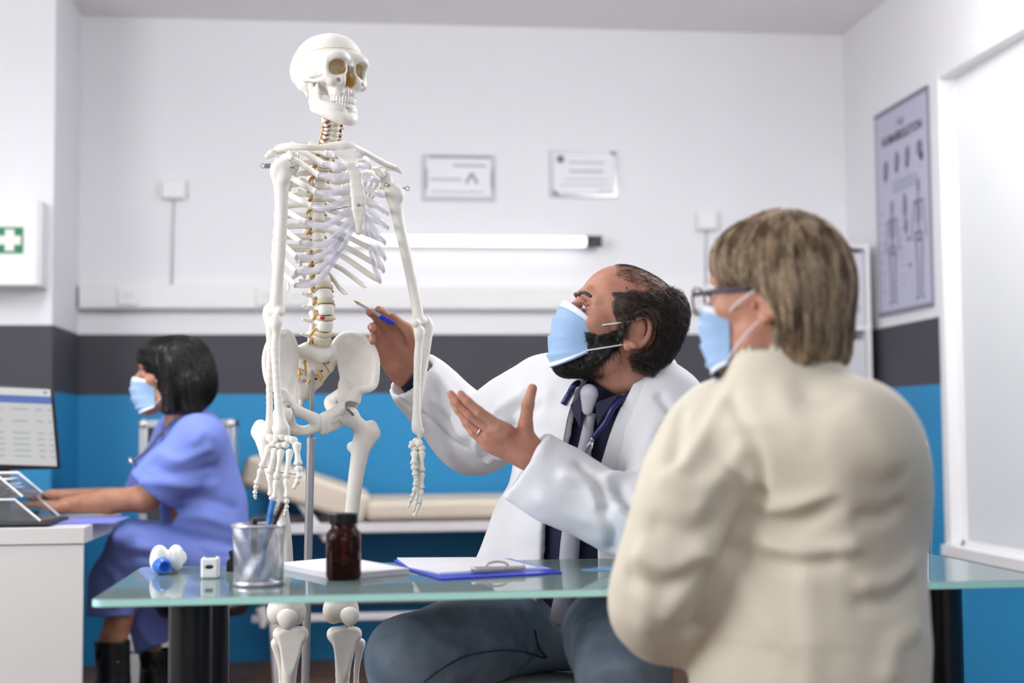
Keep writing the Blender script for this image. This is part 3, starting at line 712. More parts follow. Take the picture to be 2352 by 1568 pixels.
# clipboard
blue_board = mat('board_blue', (36, 58, 210), 0.3)
A, B, Cc, Dd = [np.array([*onT(*q)[:2], Z0]) for q in ((945, 1312), (1012, 1333), (1292, 1318), (1180, 1288))]
Dd0 = np.array([*onT(905, 1289)[:2], Z0])
t = thing('clipboard', 'blue clipboard with white sheets and a metal clip', 'clipboard', ((A + Cc) / 2))
MB().prism([Dd0, A, B, Cc, Dd], (0, 0, 0.003)).build('board', blue_board, t, bevel=0.0008)
def lift(q, z): return np.array([q[0], q[1], Z0 + z])
A1, B1, C1, D1, D2 = [np.array([*onT(*q)[:2], 0]) for q in ((942, 1310), (1008, 1325), (1268, 1311), (1172, 1287), (912, 1288))]
MB().prism([lift(q, .0032) for q in (D2, A1, B1, C1, D1)], (0, 0, 0.0008)).build('sheet', mat('pale_blue_form', (150, 170, 235), 0.6), t)
S1 = [np.array([*onT(*q)[:2], 0]) for q in ((912, 1288), (940, 1308), (1010, 1323), (1235, 1311), (1145, 1287))]
MB().prism([lift(q, .0042) for q in S1], (0, 0, 0.0022)).build('sheet', pg, t)
steel = mat('clip_steel', (205, 200, 190), 0.22, metal=0.9)
q0 = np.array([*onT(1088, 1322)[:2], Z0 + .007]); q1 = np.array([*onT(1206, 1316)[:2], Z0 + .007]); u = (q1 - q0); L = np.linalg.norm(u); u /= L; v = np.array([-u[1], u[0], 0])
ck = MB().obox((q0 + q1) / 2 + v * .006 + (0, 0, .003), np.array([u, v, [0, 0, 1]]), (L / 2, .010, .0035)).build('clip', steel, t, bevel=0.0015)
MB().tube([(q0 + q1) / 2 + v * .012 + u * math.cos(a) * L * .22 + np.array([0, 0, .006 + math.sin(a) * .008]) for a in np.linspace(0, math.pi, 14)], 0.0022, 8).build('clip_loop', steel, ck, smooth=True)
for s in (0.02, 0.98): MB().ball(q0 + u * L * s + v * .004 + (0, 0, .004), 0.0045, 10, 8).build('rivet', steel, ck, smooth=True)
# pale blue folder near the woman's arm
q = [np.array([*onT(*w)[:2], Z0]) for w in ((1335, 1309), (1450, 1313), (1520, 1303), (1400, 1301))]
tag(MB().prism(q, (0, 0, 0.0015)).build('plastic_folder', mat('folder_blue', (120, 175, 225), 0.25)), 'pale blue plastic folder beside the woman elbow on the table', 'folder')
# ================================================================ exam couch along the back wall
beige = mat('couch_vinyl', (226, 214, 196), 0.5, bump=0.05, bscale=90); couch_white = mat('couch_frame', (232, 230, 234), 0.35)
CY0, CY1 = 5.74, 6.385
def cz(py): return ony(900, py, CY0)[2]
zt0, zt1 = cz(1197), cz(1150); hx = ony(838, 1180, CY0)[0]; lx = ony(556, 1060, CY0)[0]
t = thing('exam_couch', 'beige examination couch with raised headrest and white frame', 'couch', (hx + .5, (CY0 + CY1) / 2, 0))
MB().box((hx + .006, CY0, zt0), (1.72, CY1, zt1)).build('mattress', beige, t, bevel=0.025, bseg=4)
a = np.array([hx, CY0, (zt0 + zt1) / 2 + .005]); b = ony(562, 1080, CY0); dirv = np.array([b[0] - a[0], 0, b[2] - a[2]]); L = np.linalg.norm(dirv); dirv /= L
MB().obox((a + np.array([b[0], CY0, b[2]])) / 2 + np.array([0, (CY1 - CY0) / 2, 0]), np.array([dirv, [0, 1, 0], np.cross(dirv, [0, 1, 0])]), (L / 2 + .01, (CY1 - CY0) / 2, 0.062)).build('headrest', beige, t, bevel=0.025, bseg=4)
zr0, zr1 = cz(1223), cz(1200); fl = ony(560, 1210, CY0)[0]
for y in (CY0 + .01, CY1 - .05): MB().box((fl, y, zr0), (1.70, y + .04, zr1)).build('frame_rail', couch_white, t, bevel=0.004)
for x in (fl, 1.66): MB().box((x, CY0 + .05, zr0), (x + .04, CY1 - .05, zr1)).build('frame_rail', couch_white, t, bevel=0.004)
zl0, zl1 = cz(1425), cz(1408)
for y in (CY0 + .02, CY1 - .05): MB().box((ony(660, 1410, CY0)[0] - .14, y, zl0), (1.64, y + .03, zl1)).build('lower_rail', couch_white, t, bevel=0.004)
for x in (ony(632, 1500, CY0)[0], 1.6):
    for y in (CY0 + .02, CY1 - .05): MB().obox((x + .0, y + .015, zr0 / 2), np.array([[1, 0, 0.06], [0, 1, 0], [-.06, 0, 1]]), (.026, .02, zr0 / 2 - .001)).build('leg', couch_white, t, bevel=0.004)
for y in (CY0 + .04, CY1 - .07):
    s0 = ony(665, 1120, y); s1 = ony(752, 1240, y); MB().tube([s0, s1], 0.017, 10).build('headrest_strut', couch_white, t, smooth=True, angle=50)
s0 = ony(598, 1395, CY0 + .01); s1 = ony(603, 1440, CY0 + .01); MB().tube([s0, (s0 + s1) / 2 + (.006, 0, 0), s1], [.02, .018, .012], 10).build('release_lever', couch_white, t, smooth=True, angle=50)
MB().box(s0 + (-.13, -.02, -.02), s0 + (-.075, .08, .05)).build('control_box', mat('control_gray', (150, 150, 158), 0.5), t, bevel=0.006)
# ================================================================ nurse's desk and its things
desk_w = mat('desk_white', (212, 212, 211), 0.4)
DY0, DY1, DX1, DX0 = 3.98, 4.62, -0.708, -2.3
t = thing('office_desk', 'white office desk at the left edge with a solid front panel', 'desk', ((DX0 + DX1) / 2, (DY0 + DY1) / 2, 0))
MB().box((DX0, DY0, 0.705), (DX1, DY1, 0.75)).build('worktop', desk_w, t, bevel=0.002)
MB().box((DX0, DY0 + .004, 0.0), (DX1 - .004, DY0 + .024, 0.703)).build('front_panel', desk_w, t, bevel=0.002)
MB().box((DX0, DY0 + .03, 0.0), (DX0 + .02, DY1, 0.703)).build('side_panel', desk_w, t)
# monitor
mm = thing('computer_monitor', 'computer monitor with a table of records on the white desk', 'monitor', P(40, 1192, 4.35) * [1, 1, 0] + [0, 0, .751])
dm = 4.30
c1, c2, c3, c4 = P(138, 1077, dm), P(122, 890, dm), P(-110, 880, dm - .06), P(-110, 1082, dm - .06)
nn = np.cross(c1 - c2, c3 - c2); nn /= np.linalg.norm(nn)
if nn @ (CAM - c1) < 0: nn = -nn
MB().prism([c1, c2, c3, c4], -nn * .03).build('housing', black_plastic, mm, bevel=0.003)
def scr(u, v): return c2 + (c3 - c2) * (1 - u) * 0.985 + (c1 - c2) * v  # u to the right edge, v downwards
ex = (c3 - c2) / np.linalg.norm(c3 - c2); ez = (c1 - c2) / np.linalg.norm(c1 - c2)
def spatch(nm, u0, u1, v0, v1, m, h): MB().prism([scr(u0, v0) + nn * h, scr(u1, v0) + nn * h, scr(u1, v1) + nn * h, scr(u0, v1) + nn * h], nn * .0003).build(nm, m, mm)
def glow(nm, rgb, s=0.33): return mat(nm, (0.02, 0.02, 0.02), 0.3, emit=rgb, estr=s)
spatch('screen', 0.0, 0.97, 0.02, 0.965, glow('screen_gray', (222, 222, 224)), .0006)
spatch('title_bar', 0.0, 0.97, 0.115, 0.205, glow('screen_blue', (92, 122, 200)), .0012)
spatch('address_bar', 0.0, 0.97, 0.03, 0.10, glow('screen_light', (238, 238, 238)), .0012)
spatch('icon', 0.90, 0.93, 0.05, 0.08, glow('screen_teal', (70, 150, 160)), .002)
for r in range(9):
    v = 0.27 + r * 0.072
    if r in (1, 3): continue
    for u0, u1, col in ((0.30, 0.46, 'screen_row'), (0.55, 0.72, 'screen_green'), (0.80, 0.87, 'screen_row'), (0.92, 0.96, 'screen_row')):
        spatch('text_row', u0, u1, v, v + 0.020, glow(col, (184, 186, 188) if col == 'screen_row' else (176, 200, 180)), .0012)
sc = (c1 + c4) / 2
bx, by = P(14, 1190, 4.36)[:2]
MB().box((bx - .03, by - .006, 0.765), (bx + .01, by + .012, 1.02)).build('stand', black_plastic, mm, bevel=0.002)
MB().box((bx - .12, by - .08, 0.751), (bx + .08, by + .09, 0.765)).build('foot', black_plastic, mm, bevel=0.003)
# letter trays
clear = mat('clear_acrylic', (225, 232, 238), 0.06, trans=0.85, ior=1.2, spec=0.6)
DT = 4.12
tz0 = 0.7505
def tray(px1, py_top, py_bot, label, zb):
    x1 = P(px1, 1180, DT)[0]; x0 = x1 - .33; y0 = DY0 + .04; y1 = y0 + .25; zt = zb + .062
    tt = thing('letter_tray', label, 'tray', ((x0 + x1) / 2, (y0 + y1) / 2, zb), 'letter trays on the desk')
    MB().box((x0, y0, zb), (x1, y1, zb + .003)).build('bottom', clear, tt)
    for y in (y0, y1 - .003): MB().prism([(x0, y, zb + .003), (x1 - .01, y, zb + .003), (x1 - .075, y, zt), (x0, y, zt)], (0, .003, 0)).build('side_wall', clear, tt)
    for y in (y0 - .001, y1 - .002): MB().tube([(x1 - .004, y, zb + .003), (x1 - .072, y, zt), (x0, y, zt)], 0.0035, 6).build('rail', mat('clear_rail', (238, 240, 244), 0.1, spec=0.8), tt)
    MB().box((x0, y0, zb + .003), (x0 + .003, y1, zt)).build('end_wall', clear, tt)
    return x0, x1, y0, y1, zb
bt = thing('document_folder', 'flat black folder under the letter trays', 'folder', (P(80, 1195, DT)[0], DY0 + .16, tz0))
xb = P(157, 1197, DT)[0]
MB().box((xb - .45, DY0 + .02, tz0), (xb, DY0 + .30, tz0 + .012)).build('cover', black_plastic, bt, bevel=0.004)
x0, x1, y0, y1, zb = tray(138, 1165, 1195, 'lower clear acrylic letter tray on the black folder', tz0 + .0125)
x0, x1, y0, y1, zb = tray(100, 1110, 1140, 'upper clear acrylic letter tray holding crumpled papers', tz0 + .079)
for i in range(6):
    sh = RNG.uniform(-.012, .012, 2); z = zb + .0040 + i * .0085
    V = []
    for a in range(7):
        for b_ in range(5): V.append((x0 + .03 + sh[0] + a * .04, y0 + .02 + sh[1] + b_ * .05, z + 0.003 * math.sin(a * 1.3 + i) * math.sin(b_ + i * 2) + .002))
    tag(obj('paper_sheet', V, [(a * 5 + b_, (a + 1) * 5 + b_, (a + 1) * 5 + b_ + 1, a * 5 + b_ + 1) for a in range(6) for b_ in range(4)], pg, smooth=True),
        'creased white sheet, %s in the upper letter tray' % ('bottom one', 'second from the bottom', 'third from the bottom', 'third from the top', 'second from the top', 'topmost')[i], 'paper', 'sheets in the upper tray')
q0 = P(160, 1190, 4.2)
tag(MB().box((q0[0], 4.10, tz0), (q0[0] + .17, 4.38, tz0 + .004)).build('paper_folder', mat('folder_violet', (120, 130, 215), 0.5)), 'violet blue paper folder on the desk under the nurse forearm', 'folder')
# case on drawer pedestal behind the nurse
ped = thing('drawer_pedestal', 'pale grey drawer pedestal behind the nurse boots', 'cabinet', (-.62, 5.55, 0))
pm = mat('pedestal_gray', (206, 206, 208), 0.45)
pxl, pxr = ony(262, 1450, 5.3)[0], ony(392, 1450, 5.3)[0]
MB().box((pxl, 5.30, 0.04), (pxr + .12, 5.80, 0.62)).build('body', pm, ped, bevel=0.003)
for z in (0.06, 0.22, 0.42): MB().box((pxl + .005, 5.285, z), (pxr + .115, 5.30, z + (.15 if z < .2 else .19))).build('drawer', pm, ped, bevel=0.003)
MB().box((pxl + .02, 5.32, 0), (pxr + .10, 5.78, 0.04)).build('plinth', black_plastic, ped)
ca = thing('hard_case', 'black case with aluminium frame standing behind the nurse', 'case', ((pxl + pxr) / 2, 5.6, .6205))
e0 = ony(320, 965, 5.55); e1 = ony(539, 965, 5.55); alu = mat('brushed_aluminium', (212, 212, 218), 0.3, metal=0.8)
zz0 = .6205
MB().box((e0[0] + .012, 5.56, zz0), (e1[0] - .012, 5.74, e0[2] - .012)).build('shell', mat('case_black', (52, 54, 60), 0.6), ca, bevel=0.004)
fr = MB()
for lo, hi in (((e0[0], 5.55, zz0), (e0[0] + .03, 5.75, e0[2])), ((e1[0] - .03, 5.55, zz0), (e1[0], 5.75, e0[2])), ((e0[0], 5.55, e0[2] - .03), (e1[0], 5.75, e0[2])), ((e0[0], 5.55, zz0), (e1[0], 5.75, zz0 + .03))): MB().box(lo, hi).build('frame', alu, ca, bevel=0.004)
for x in (e0[0] + .015, e1[0] - .015): MB().ball((x, 5.56, e0[2] - .015), .02, 12, 8).build('corner_cap', alu, ca, smooth=True)
MB().ball((e1[0] - .085, 5.60, e0[2] + .004), .016, 12, 8).build('latch', alu, ca, smooth=True)
# ================================================================ the teaching skeleton
SD = 3.05
def S(px, py, dd=0.0): return P(px, py, SD + dd)
base = S(705, 1568, 0.10); base = np.array([base[0], base[1], 0.0])
sk = thing('skeleton_model', 'life size white teaching skeleton hanging on a grey metal stand', 'skeleton', base)
bone = mat('bone_plastic', (240, 236, 228), 0.42, var=0.05, vscale=45, bump=0.10, bscale=130, spec=0.4)
bone_d = mat('bone_inner', (226, 205, 168), 0.5, var=0.10, vscale=40)
cart = mat('clear_cartilage', (226, 225, 240), 0.08, spec=0.9, alpha=0.42, coat=0.6)
disc_m = mat('disc_plastic', (214, 202, 172), 0.3)
nerve = mat('nerve_yellow', (214, 166, 78), 0.4)
artery = mat('artery_red', (196, 52, 28), 0.35)
wire = mat('steel_wire', (150, 152, 158), 0.25, metal=0.9)
tcv = CAM - S(745, 700); tcv[2] = 0; tcv /= np.linalg.norm(tcv); rtv = np.array([-tcv[1], tcv[0], 0]); UPV = np.array([0, 0, 1.0])
def yawed(deg):
    a = math.radians(deg); fw = tcv * math.cos(a) + rtv * math.sin(a); return np.cross(UPV, fw), fw
LF, FW = yawed(33)
def bmesh_obj(name, f, m=None, parent=None, sm=1, push=None):
    V, Q = f.mesh(sm); return obj(name, V, Q, m or bone, parent or sk, smooth=True)
def sdf_for(pts, pad, h):
    pts = np.asarray(pts, float); return SDF(pts.min(0) - pad, pts.max(0) + pad, h)
def local(o, ax, sc=1.0):
    ax = np.asarray(ax); return lambda V: o + (np.asarray(V) * sc) @ ax
# ---- skull
L1, F1 = yawed(35)
tilt = math.radians(-3); SU = UPV * math.cos(tilt) - F1 * math.sin(tilt); SF = F1 * math.cos(tilt) + UPV * math.sin(tilt)
SKO = S(751, 193); SKS = 0.92; SAX = np.array([L1, SF, SU]); tow = local(SKO, SAX, SKS)
f = SDF((-.085, -.115, -.10), (.085, .115, .13), 0.0019)
f.ell((0, -.006, .047), (.070, .089, .069)); f.ell((0, .034, .054), (.061, .054, .052), k=.02); f.ell((0, -.055, .030), (.058, .044, .046), k=.02)
for s in (-1, 1):
    f.ell((s * .045, -.018, -.004), (.020, .028, .022), k=.015); f.cone((s * .049, -.012, -.012), (s * .047, -.006, -.034), .011, .006, k=.008)
    f.chain([(s * .0525, .074, .040), (s * .0530, .071, .022), (s * .0495, .072, .000), (s * .043, .078, -.010)], [.0050, .0048, .0090, .0105], k=.007)
    f.chain([(s * .050, .072, -.004), (s * .061, .052, -.008), (s * .068, .028, -.004), (s * .065, .004, .0)], [.0080, .0060, .0045, .006], k=.004, n=4)
    f.chain([(s * .010, .086, .043), (s * .030, .088, .047), (s * .051, .076, .042)], [.0065, .0068, .0056], k=.014, n=4)
    f.chain([(s * .0115, .090, .040), (s * .0135, .091, .016), (s * .021, .087, -.006)], [.0045, .0042, .010], k=.005)
    f.chain([(s * .022, .086, -.006), (s * .040, .079, -.008)], [.0125, .0115], k=.008); f.cone((s * .024, .080, -.012), (s * .024, .074, -.034), .012, .009, k=.008)
f.ell((0, .052, -.012), (.034, .034, .032), k=.012)
f.chain([(-.025, .058, -.033), (-.017, .076, -.033), (0, .0835, -.031), (.017, .076, -.033), (.025, .058, -.033)], [.0088] * 5, k=.006)
f.chain([(0, .089, .040), (0, .096, .026)], [.006, .0045], k=.006)
f.ell((0, .020, -.052), (.030, .050, .022), op='s', k=.008); f.ell((0, -.02, -.055), (.05, .05, .035), op='s', k=.01)
for s in (-1, 1):
    f.box((s * .0315, .091, .0235), (.0190, .029, .0165), ax=[[1, -s * .16, -s * .10], [s * .16, 1, 0], [s * .10, 0, 1]], rd=.0135, op='s', k=.003)
    f.ell((s * .071, .044, .026), (.0125, .024, .030), op='s', k=.008); f.ell((s * .054, .042, -.016), (.010, .018, .020), op='s', k=.004)
    f.ell((s * .0068, .088, -.003), (.0095, .034, .0150), op='s', k=.002); f.ell((s * .0038, .090, .013), (.0062, .030, .0150), op='s', k=.002)
    f.ell((s * .031, .090, -.008), (.006, .007, .005), op='s', k=.004)
    for j in range(4):
        a_ = .25 + j * .30; f.cone((s * math.sin(a_) * .029, .052 + math.cos(a_) * .0465, -.026), (s * math.sin(a_) * .029, .052 + math.cos(a_) * .0465, -.042), .0016, .0018, op='u', k=.005)
f.cone((0, .078, .020), (0, .074, -.016), .0016, .0016)
for s in (-1, 1):
    for z in (.012, .024, .036): f.cone((s * .0535, .066, z), (s * .046, .046, z), .0038, .006, k=.006)
V, Q = f.mesh(1); skull = obj('skull', tow(V), Q, bone, sk, smooth=True)
lin_pts = []
for a in np.linspace(0, 2 * math.pi, 73):
    dv = np.array([math.sin(a), math.cos(a), 0]); c0 = np.array([0, -.006, .062 + 0.0]); z = .052 + .017 * math.cos(a)
    ts = np.linspace(.03, .11, 200); pts = np.array([0, -.006, z]) + ts[:, None] * dv; v = f.sample(pts); i = np.argmax(v > 0); lin_pts.append(pts[i] - dv * .0003)
MB().tube(tow(np.array(lin_pts)), 0.00045, 6, cap=False).build('calvaria_seam', mat('seam_tan', (190, 150, 120), 0.6), skull)
skull.data.materials.append(bone_d); skull.data.materials.append(mat('nasal_ochre', (222, 182, 118), 0.5))
cen = V[Q].mean(1); mi = np.zeros(len(Q), np.int32)
ao = np.abs(cen[:, 0]); mi[(np.abs(ao - .0315) < .024) & (cen[:, 1] < .0835 - (ao - .0315) * .35) & (cen[:, 1] > .03) & (np.abs(cen[:, 2] - .0235) < .0215) & (ao < .0475)] = 1
mi[(ao < .0170) & (cen[:, 1] < .0865) & (cen[:, 1] > .04) & (cen[:, 2] > -.022) & (cen[:, 2] < .019)] = 2
nf = vnormals(V, Q)[Q].mean(1); mi[(ao < .05) & (nf[:, 1] < -.5)] = 0
skull.data.polygons.foreach_set('material_index', mi)
# mandible
f = SDF((-.07, -.02, -.115), (.07, .11, .02), 0.0016)
for s in (-1, 1):
    f.chain([(s * .052, .010, -.004), (s * .051, .012, -.020), (s * .048, .014, -.050), (s * .045, .020, -.066)], [.0055, .0055, .007, .009], k=.005, flat=(0, 1, 0), ratio=1.6)
    f.chain([(s * .050, .034, -.012), (s * .049, .032, -.030), (s * .046, .034, -.050)], [.003, .0055, .008], k=.006, flat=(0, 1, 0), ratio=1.6)
    f.chain([(s * .046, .020, -.066), (s * .040, .045, -.076), (s * .026, .070, -.086), (s * .008, .081, -.091)], [.009, .0095, .010, .011], k=.008, n=4)
    f.chain([(s * .042, .036, -.058), (s * .034, .056, -.064), (s * .024, .070, -.068), (s * .008, .078, -.070)], [.0075, .0075, .0070, .0070], k=.010, n=4)
f.ell((0, .084, -.093), (.017, .010, .012), k=.01)
V, Q = f.mesh(1); jaw = obj('mandible', tow(V), Q, bone, sk, smooth=True)
tooth_m = mat('tooth_ivory', (246, 244, 238), 0.25)
def teeth(par, z0, hgt, sgn, inset):
    for i in range(14):
        a = math.radians(-78 + 156 * (i + 0.5) / 14); big = abs(i - 6.5) > 3.6
        c = np.array([math.sin(a) * (.029 - inset), .052 + math.cos(a) * (.037 - inset), z0]); n_ = np.array([math.sin(a) / .029, math.cos(a) / .037, 0]); n_ /= np.linalg.norm(n_); tt = np.array([n_[1], -n_[0], 0])
        w = (.0040 if big else .0031); d = (.0042 if big else .0026); hh = hgt * (0.42 if big else 0.5)
        V = []
        for zz, sc_ in ((-1, .80), (-.5, 1.0), (.7, .98), (1, .82)):
            for k in range(8):
                th = 2 * math.pi * (k + .5) / 8; cs, sn = math.cos(th), math.sin(th); q = (abs(cs) ** 4 + abs(sn) ** 4) ** -.25
                V.append(c + tt * cs * q * w * sc_ + n_ * sn * q * d * sc_ + np.array([0, 0, zz * hh * sgn]))
        Fc = [(r * 8 + k, r * 8 + (k + 1) % 8, (r + 1) * 8 + (k + 1) % 8, (r + 1) * 8 + k) for r in range(3) for k in range(8)] + [tuple(range(8))[::-1], tuple(range(24, 32))]
        obj('tooth', tow(np.array(V)), Fc, tooth_m, par, smooth=True, angle=60)
teeth(skull, -.0470, .0150, -1, -.0015); teeth(jaw, -.0600, .0120, 1, .0020)
# ---- spine
spx = [(763, 268, .0), (769, 292, .005), (765, 316, .01), (757, 340, .02), (746, 375, .035), (738, 410, .045), (733, 450, .05), (731, 500, .05), (731, 550, .04), (736, 605, .02), (742, 645, .0), (746, 678, -.01), (749, 711, -.015), (747, 748, -.01), (741, 783, .0)]
sp = np.array([S(*q) for q in spx]); ysp = np.array([q[1] for q in spx], float)
def spine_at(y):
    xs = np.interp(y, ysp, sp[:, 0]), np.interp(y, ysp, sp[:, 1]), np.interp(y, ysp, sp[:, 2]); return np.array(xs)
def spine_ax(y, deg=33):
    y = min(max(y, 275), 775); u = spine_at(y - 14) - spine_at(y + 14); u /= np.linalg.norm(u); l, fw = yawed(deg); l = l - u * (l @ u); l /= np.linalg.norm(l); return np.array([l, np.cross(l, u), u])
def vertebra(kind):
    f = SDF((-.05, -.075, -.035), (.05, .03, .03), 0.0018)
    def disk(z, rx, ry, h): f.cone((0, 0, z - h), (0, 0, z + h), ry, ry, k=.002, flat=(1, 0, 0), ratio=rx / ry)
    if kind == 'l':
        for z, q in ((-.024, 1.0), (.024, 1.0), (0, .88)): disk(z, .0205 * q, .0155 * q, .004)
        f.plane((0, 0, .0118), (0, 0, 1), k=.003); f.plane((0, 0, -.0118), (0, 0, -1), k=.003)
        for s in (-1, 1):
            f.cone((s * .012, -.012, .004), (s * .014, -.026, .003), .005, .005, k=.004); f.chain([(s * .014, -.022, .004), (s * .028, -.024, .005), (s * .040, -.027, .008)], [.005, .0038, .0032], k=.003)
            f.cone((s * .015, -.028, .014), (s * .013, -.030, -.018), .0055, .0055, k=.005)
        f.chain([(0, -.030, .0), (0, -.045, -.003), (0, -.062, -.006)], [.008, .006, .006], k=.008, flat=(1, 0, 0), ratio=.55)
    elif kind == 't':
        for z, q in ((-.018, 1.0), (0, .88), (.018, 1.0)): disk(z, .0150 * q, .0135 * q, .0035)
        f.plane((0, 0, .0088), (0, 0, 1), k=.002); f.plane((0, 0, -.0088), (0, 0, -1), k=.002)
        for s in (-1, 1):
            f.cone((s * .009, -.010, .003), (s * .011, -.020, .003), .004, .004, k=.004); f.chain([(s * .011, -.018, .003), (s * .024, -.030, .004), (s * .031, -.036, .006)], [.0045, .0038, .0050], k=.003)
            f.cone((s * .010, -.022, .012), (s * .010, -.022, -.012), .004, .004, k=.004)
        f.chain([(0, -.024, .0), (0, -.042, -.014), (0, -.055, -.028)], [.006, .0045, .004], k=.006, flat=(1, 0, 0), ratio=.6)
    else:
        for z, q in ((-.011, 1.0), (0, .92), (.011, 1.0)): disk(z, .0120 * q, .0095 * q, .0028)
        f.plane((0, 0, .0045), (0, 0, 1), k=.002); f.plane((0, 0, -.0045), (0, 0, -1), k=.002)
        for s in (-1, 1):
            f.chain([(s * .010, -.002, .0), (s * .021, .001, -.002), (s * .022, -.006, -.002), (s * .013, -.014, .001)], [.0035, .0035, .0035, .0045], k=.002)
            f.cone((s * .015, -.012, .008), (s * .015, -.014, -.008), .0052, .0052, k=.004)
            f.cone((s * .013, -.016, 0), (s * .002, -.030, -.004), .0035, .0045, k=.004)
        f.chain([(0, -.030, -.004), (0, -.042, -.010)], [.0045, .004], k=.004)
    return f.mesh(1)
VM = {k: vertebra(k) for k in 'ltc'}
def put_vert(name, kind, y, sc, deg=33):
    V, Q = VM[kind]; o = spine_at(y); ax = spine_ax(y, deg); return obj(name, o + (V * sc) @ ax, Q, bone, sk, smooth=True)
def disc(y, rx, ry, h, m=disc_m, deg=33):
    o = spine_at(y); ax = spine_ax(y, deg); V = []
    for z, q in ((-h, .94), (-h * .5, 1.03), (h * .5, 1.03), (h, .94)):
        for k in range(24):
            a = 2 * math.pi * k / 24; V.append(o + np.array([math.cos(a) * rx * q, math.sin(a) * ry * q, z]) @ ax)
    return obj('intervertebral_disc', np.array(V), [(r * 24 + k, r * 24 + (k + 1) % 24, (r + 1) * 24 + (k + 1) % 24, (r + 1) * 24 + k) for r in range(3) for k in range(24)] + [tuple(range(24))[::-1], tuple(range(72, 96))], m, sk, smooth=True, angle=60)
def nerve_tab(y, s, ln, r, m=nerve):
    o = spine_at(y); ax = spine_ax(y); pts = np.array([(s * .010, -.012, .002), (s * (.018), -.012, .0), (s * (.018 + ln), -.006, -.008)]) @ ax + o
    MB().tube(spline(pts, 4), [r * 1.1] * 4 + [r] * 4 + [r * .6], 8).build('nerve_root', m, sk, smooth=True)
cy = [270, 282, 294, 305, 316, 327, 338]
for y in cy: put_vert('cervical_vertebra', 'c', y, 0.95 if y < 320 else 1.0)
for y in (276, 288, 299.5, 310.5, 321.5, 332): disc(y, .0115, .009, .0022); [nerve_tab(y + 2, s, .009, .0028) for s in (-1, 1)]
for s in (-1, 1):
    pts = [];
    for y in np.linspace(262, 345, 12): pts.append(spine_at(y) + np.array([s * .0185, -.002 + .002 * math.sin(y), 0]) @ spine_ax(y))
    MB().tube(spline(pts, 3), 0.0026, 8).build('vertebral_artery', artery, sk, smooth=True)
MB().tube([spine_at(y) + np.array([0, -.016, 0]) @ spine_ax(y) for y in np.linspace(255, 800, 30)], 0.0042, 8).build('spinal_cord', nerve, sk, smooth=True)
ty = [352 + i * 24.2 for i in range(12)]
for i, y in enumerate(ty): put_vert('thoracic_vertebra', 't', y, 0.92 + 0.018 * i)
for i in range(12):
    y = ty[i] + 12.1; disc(y, .0145 * (0.92 + .018 * i), .0125, .0026); [nerve_tab(y, s, .008, .0028) for s in (-1, 1)]
ly = [644, 677, 711, 747, 784]
for i, y in enumerate(ly): put_vert('lumbar_vertebra', 'l', y, 0.98 + .02 * (i < 4))
for i, y in enumerate((660, 693.5, 729, 766, 804)):
    disc(y, .0200, .0160, .0045 if i < 4 else .007, disc_m); [nerve_tab(y - 3, s, .010, .0034) for s in (-1, 1)]
o = spine_at(729); ax = spine_ax(729); MB().ball(o + np.array([-.0145, .010, .001]) @ ax, (.006, .0055, .0042), 14, 8, ax).build('disc_bulge', mat('disc_red', (178, 40, 58), 0.3), sk, smooth=True)
# ---- sternum
def plate(f, rows, r, k=.004, m=8):
    """rows: list of polylines with equal counts; fills between neighbouring rows"""
    rows = [np.asarray(q, float) for q in rows]
    for a, b in zip(rows[:-1], rows[1:]):
        for t in np.linspace(0, 1, m):
            q = a * (1 - t) + b * t
            for i in range(len(q) - 1): f.cone(q[i], q[i + 1], r, r, k)
def splate(name, lft, rgt, r, h, m=7, mater=None, parent=None, k=.004):
    f = sdf_for(np.vstack([lft, rgt]), .03, h); plate(f, [lft, rgt], r, k, m); return bmesh_obj(name, f, mater, parent, 1)
sl = np.array([S(*q) for q in ((770, 350, -.085), (782, 362, -.09), (798, 380, -.105), (808, 400, -.11), (808, 425, -.115), (811, 450, -.12), (813, 480, -.12), (817, 505, -.118), (822, 532, -.115))])
sr = np.array([S(*q) for q in ((812, 344, -.075), (816, 360, -.085), (820, 378, -.10), (826, 398, -.105), (829, 425, -.11), (834, 450, -.115), (837, 480, -.115), (832, 505, -.115), (824, 532, -.115))])
sl[:, :] = spline(sl, 1); splate('sternum', sl, sr, .0042, .0016, 9)
q = S(824, 470, -.128); MB().tube([S(760, 483, -.02), S(800, 474, -.10), q], .0012, 8).build('sternum_rod', wire, sk, smooth=True); MB().ball(q, .0032, 10, 8).build('rod_screw', wire, sk, smooth=True)
# ---- ribs
def lp(y, l, fo, dz=0): return spine_at(y) + LF * l + FW * fo + UPV * dz
w_half = [.062, .092, .112, .126, .136, .141, .143, .142, .138, .130, .118, .09]
latR = [None, 356, 385, 428, 468, 508, 552, 588, 620, 655]
junR = [(752, 352), (743, 375), (733, 403), (726, 441), (716, 474), (703, 511), (691, 557), (681, 591), (680, 625), (679, 655)]
steR = [(772, 357), (796, 385), (801, 404), (804, 431), (805, 452), (808, 479), (811, 497), (790, 537), (787, 560), (778, 578)]
midR = [[], [(772, 380)], [(770, 405)], [(765, 443)], [(750, 478)], [(745, 518), (781, 497)], [(745, 560), (783, 529)], [(733, 589), (769, 561)], [(726, 620), (764, 590)], [(722, 649), (755, 614)]]
junL = [(832, 356), (850, 383), (870, 415), (882, 449), (891, 489), (891, 522), (884, 557), (884, 593), (881, 621), (873, 646)]
steL = [(818, 352), (820, 378), (826, 404), (832, 432), (836, 453), (838, 473), (838, 492), (846, 520), (852, 555), (850, 570)]
midL = [[], [], [(846, 408)], [(855, 440)], [(862, 470)], [(866, 500)], [(862, 528)], [(866, 560)], [(868, 593)], [(860, 612)]]
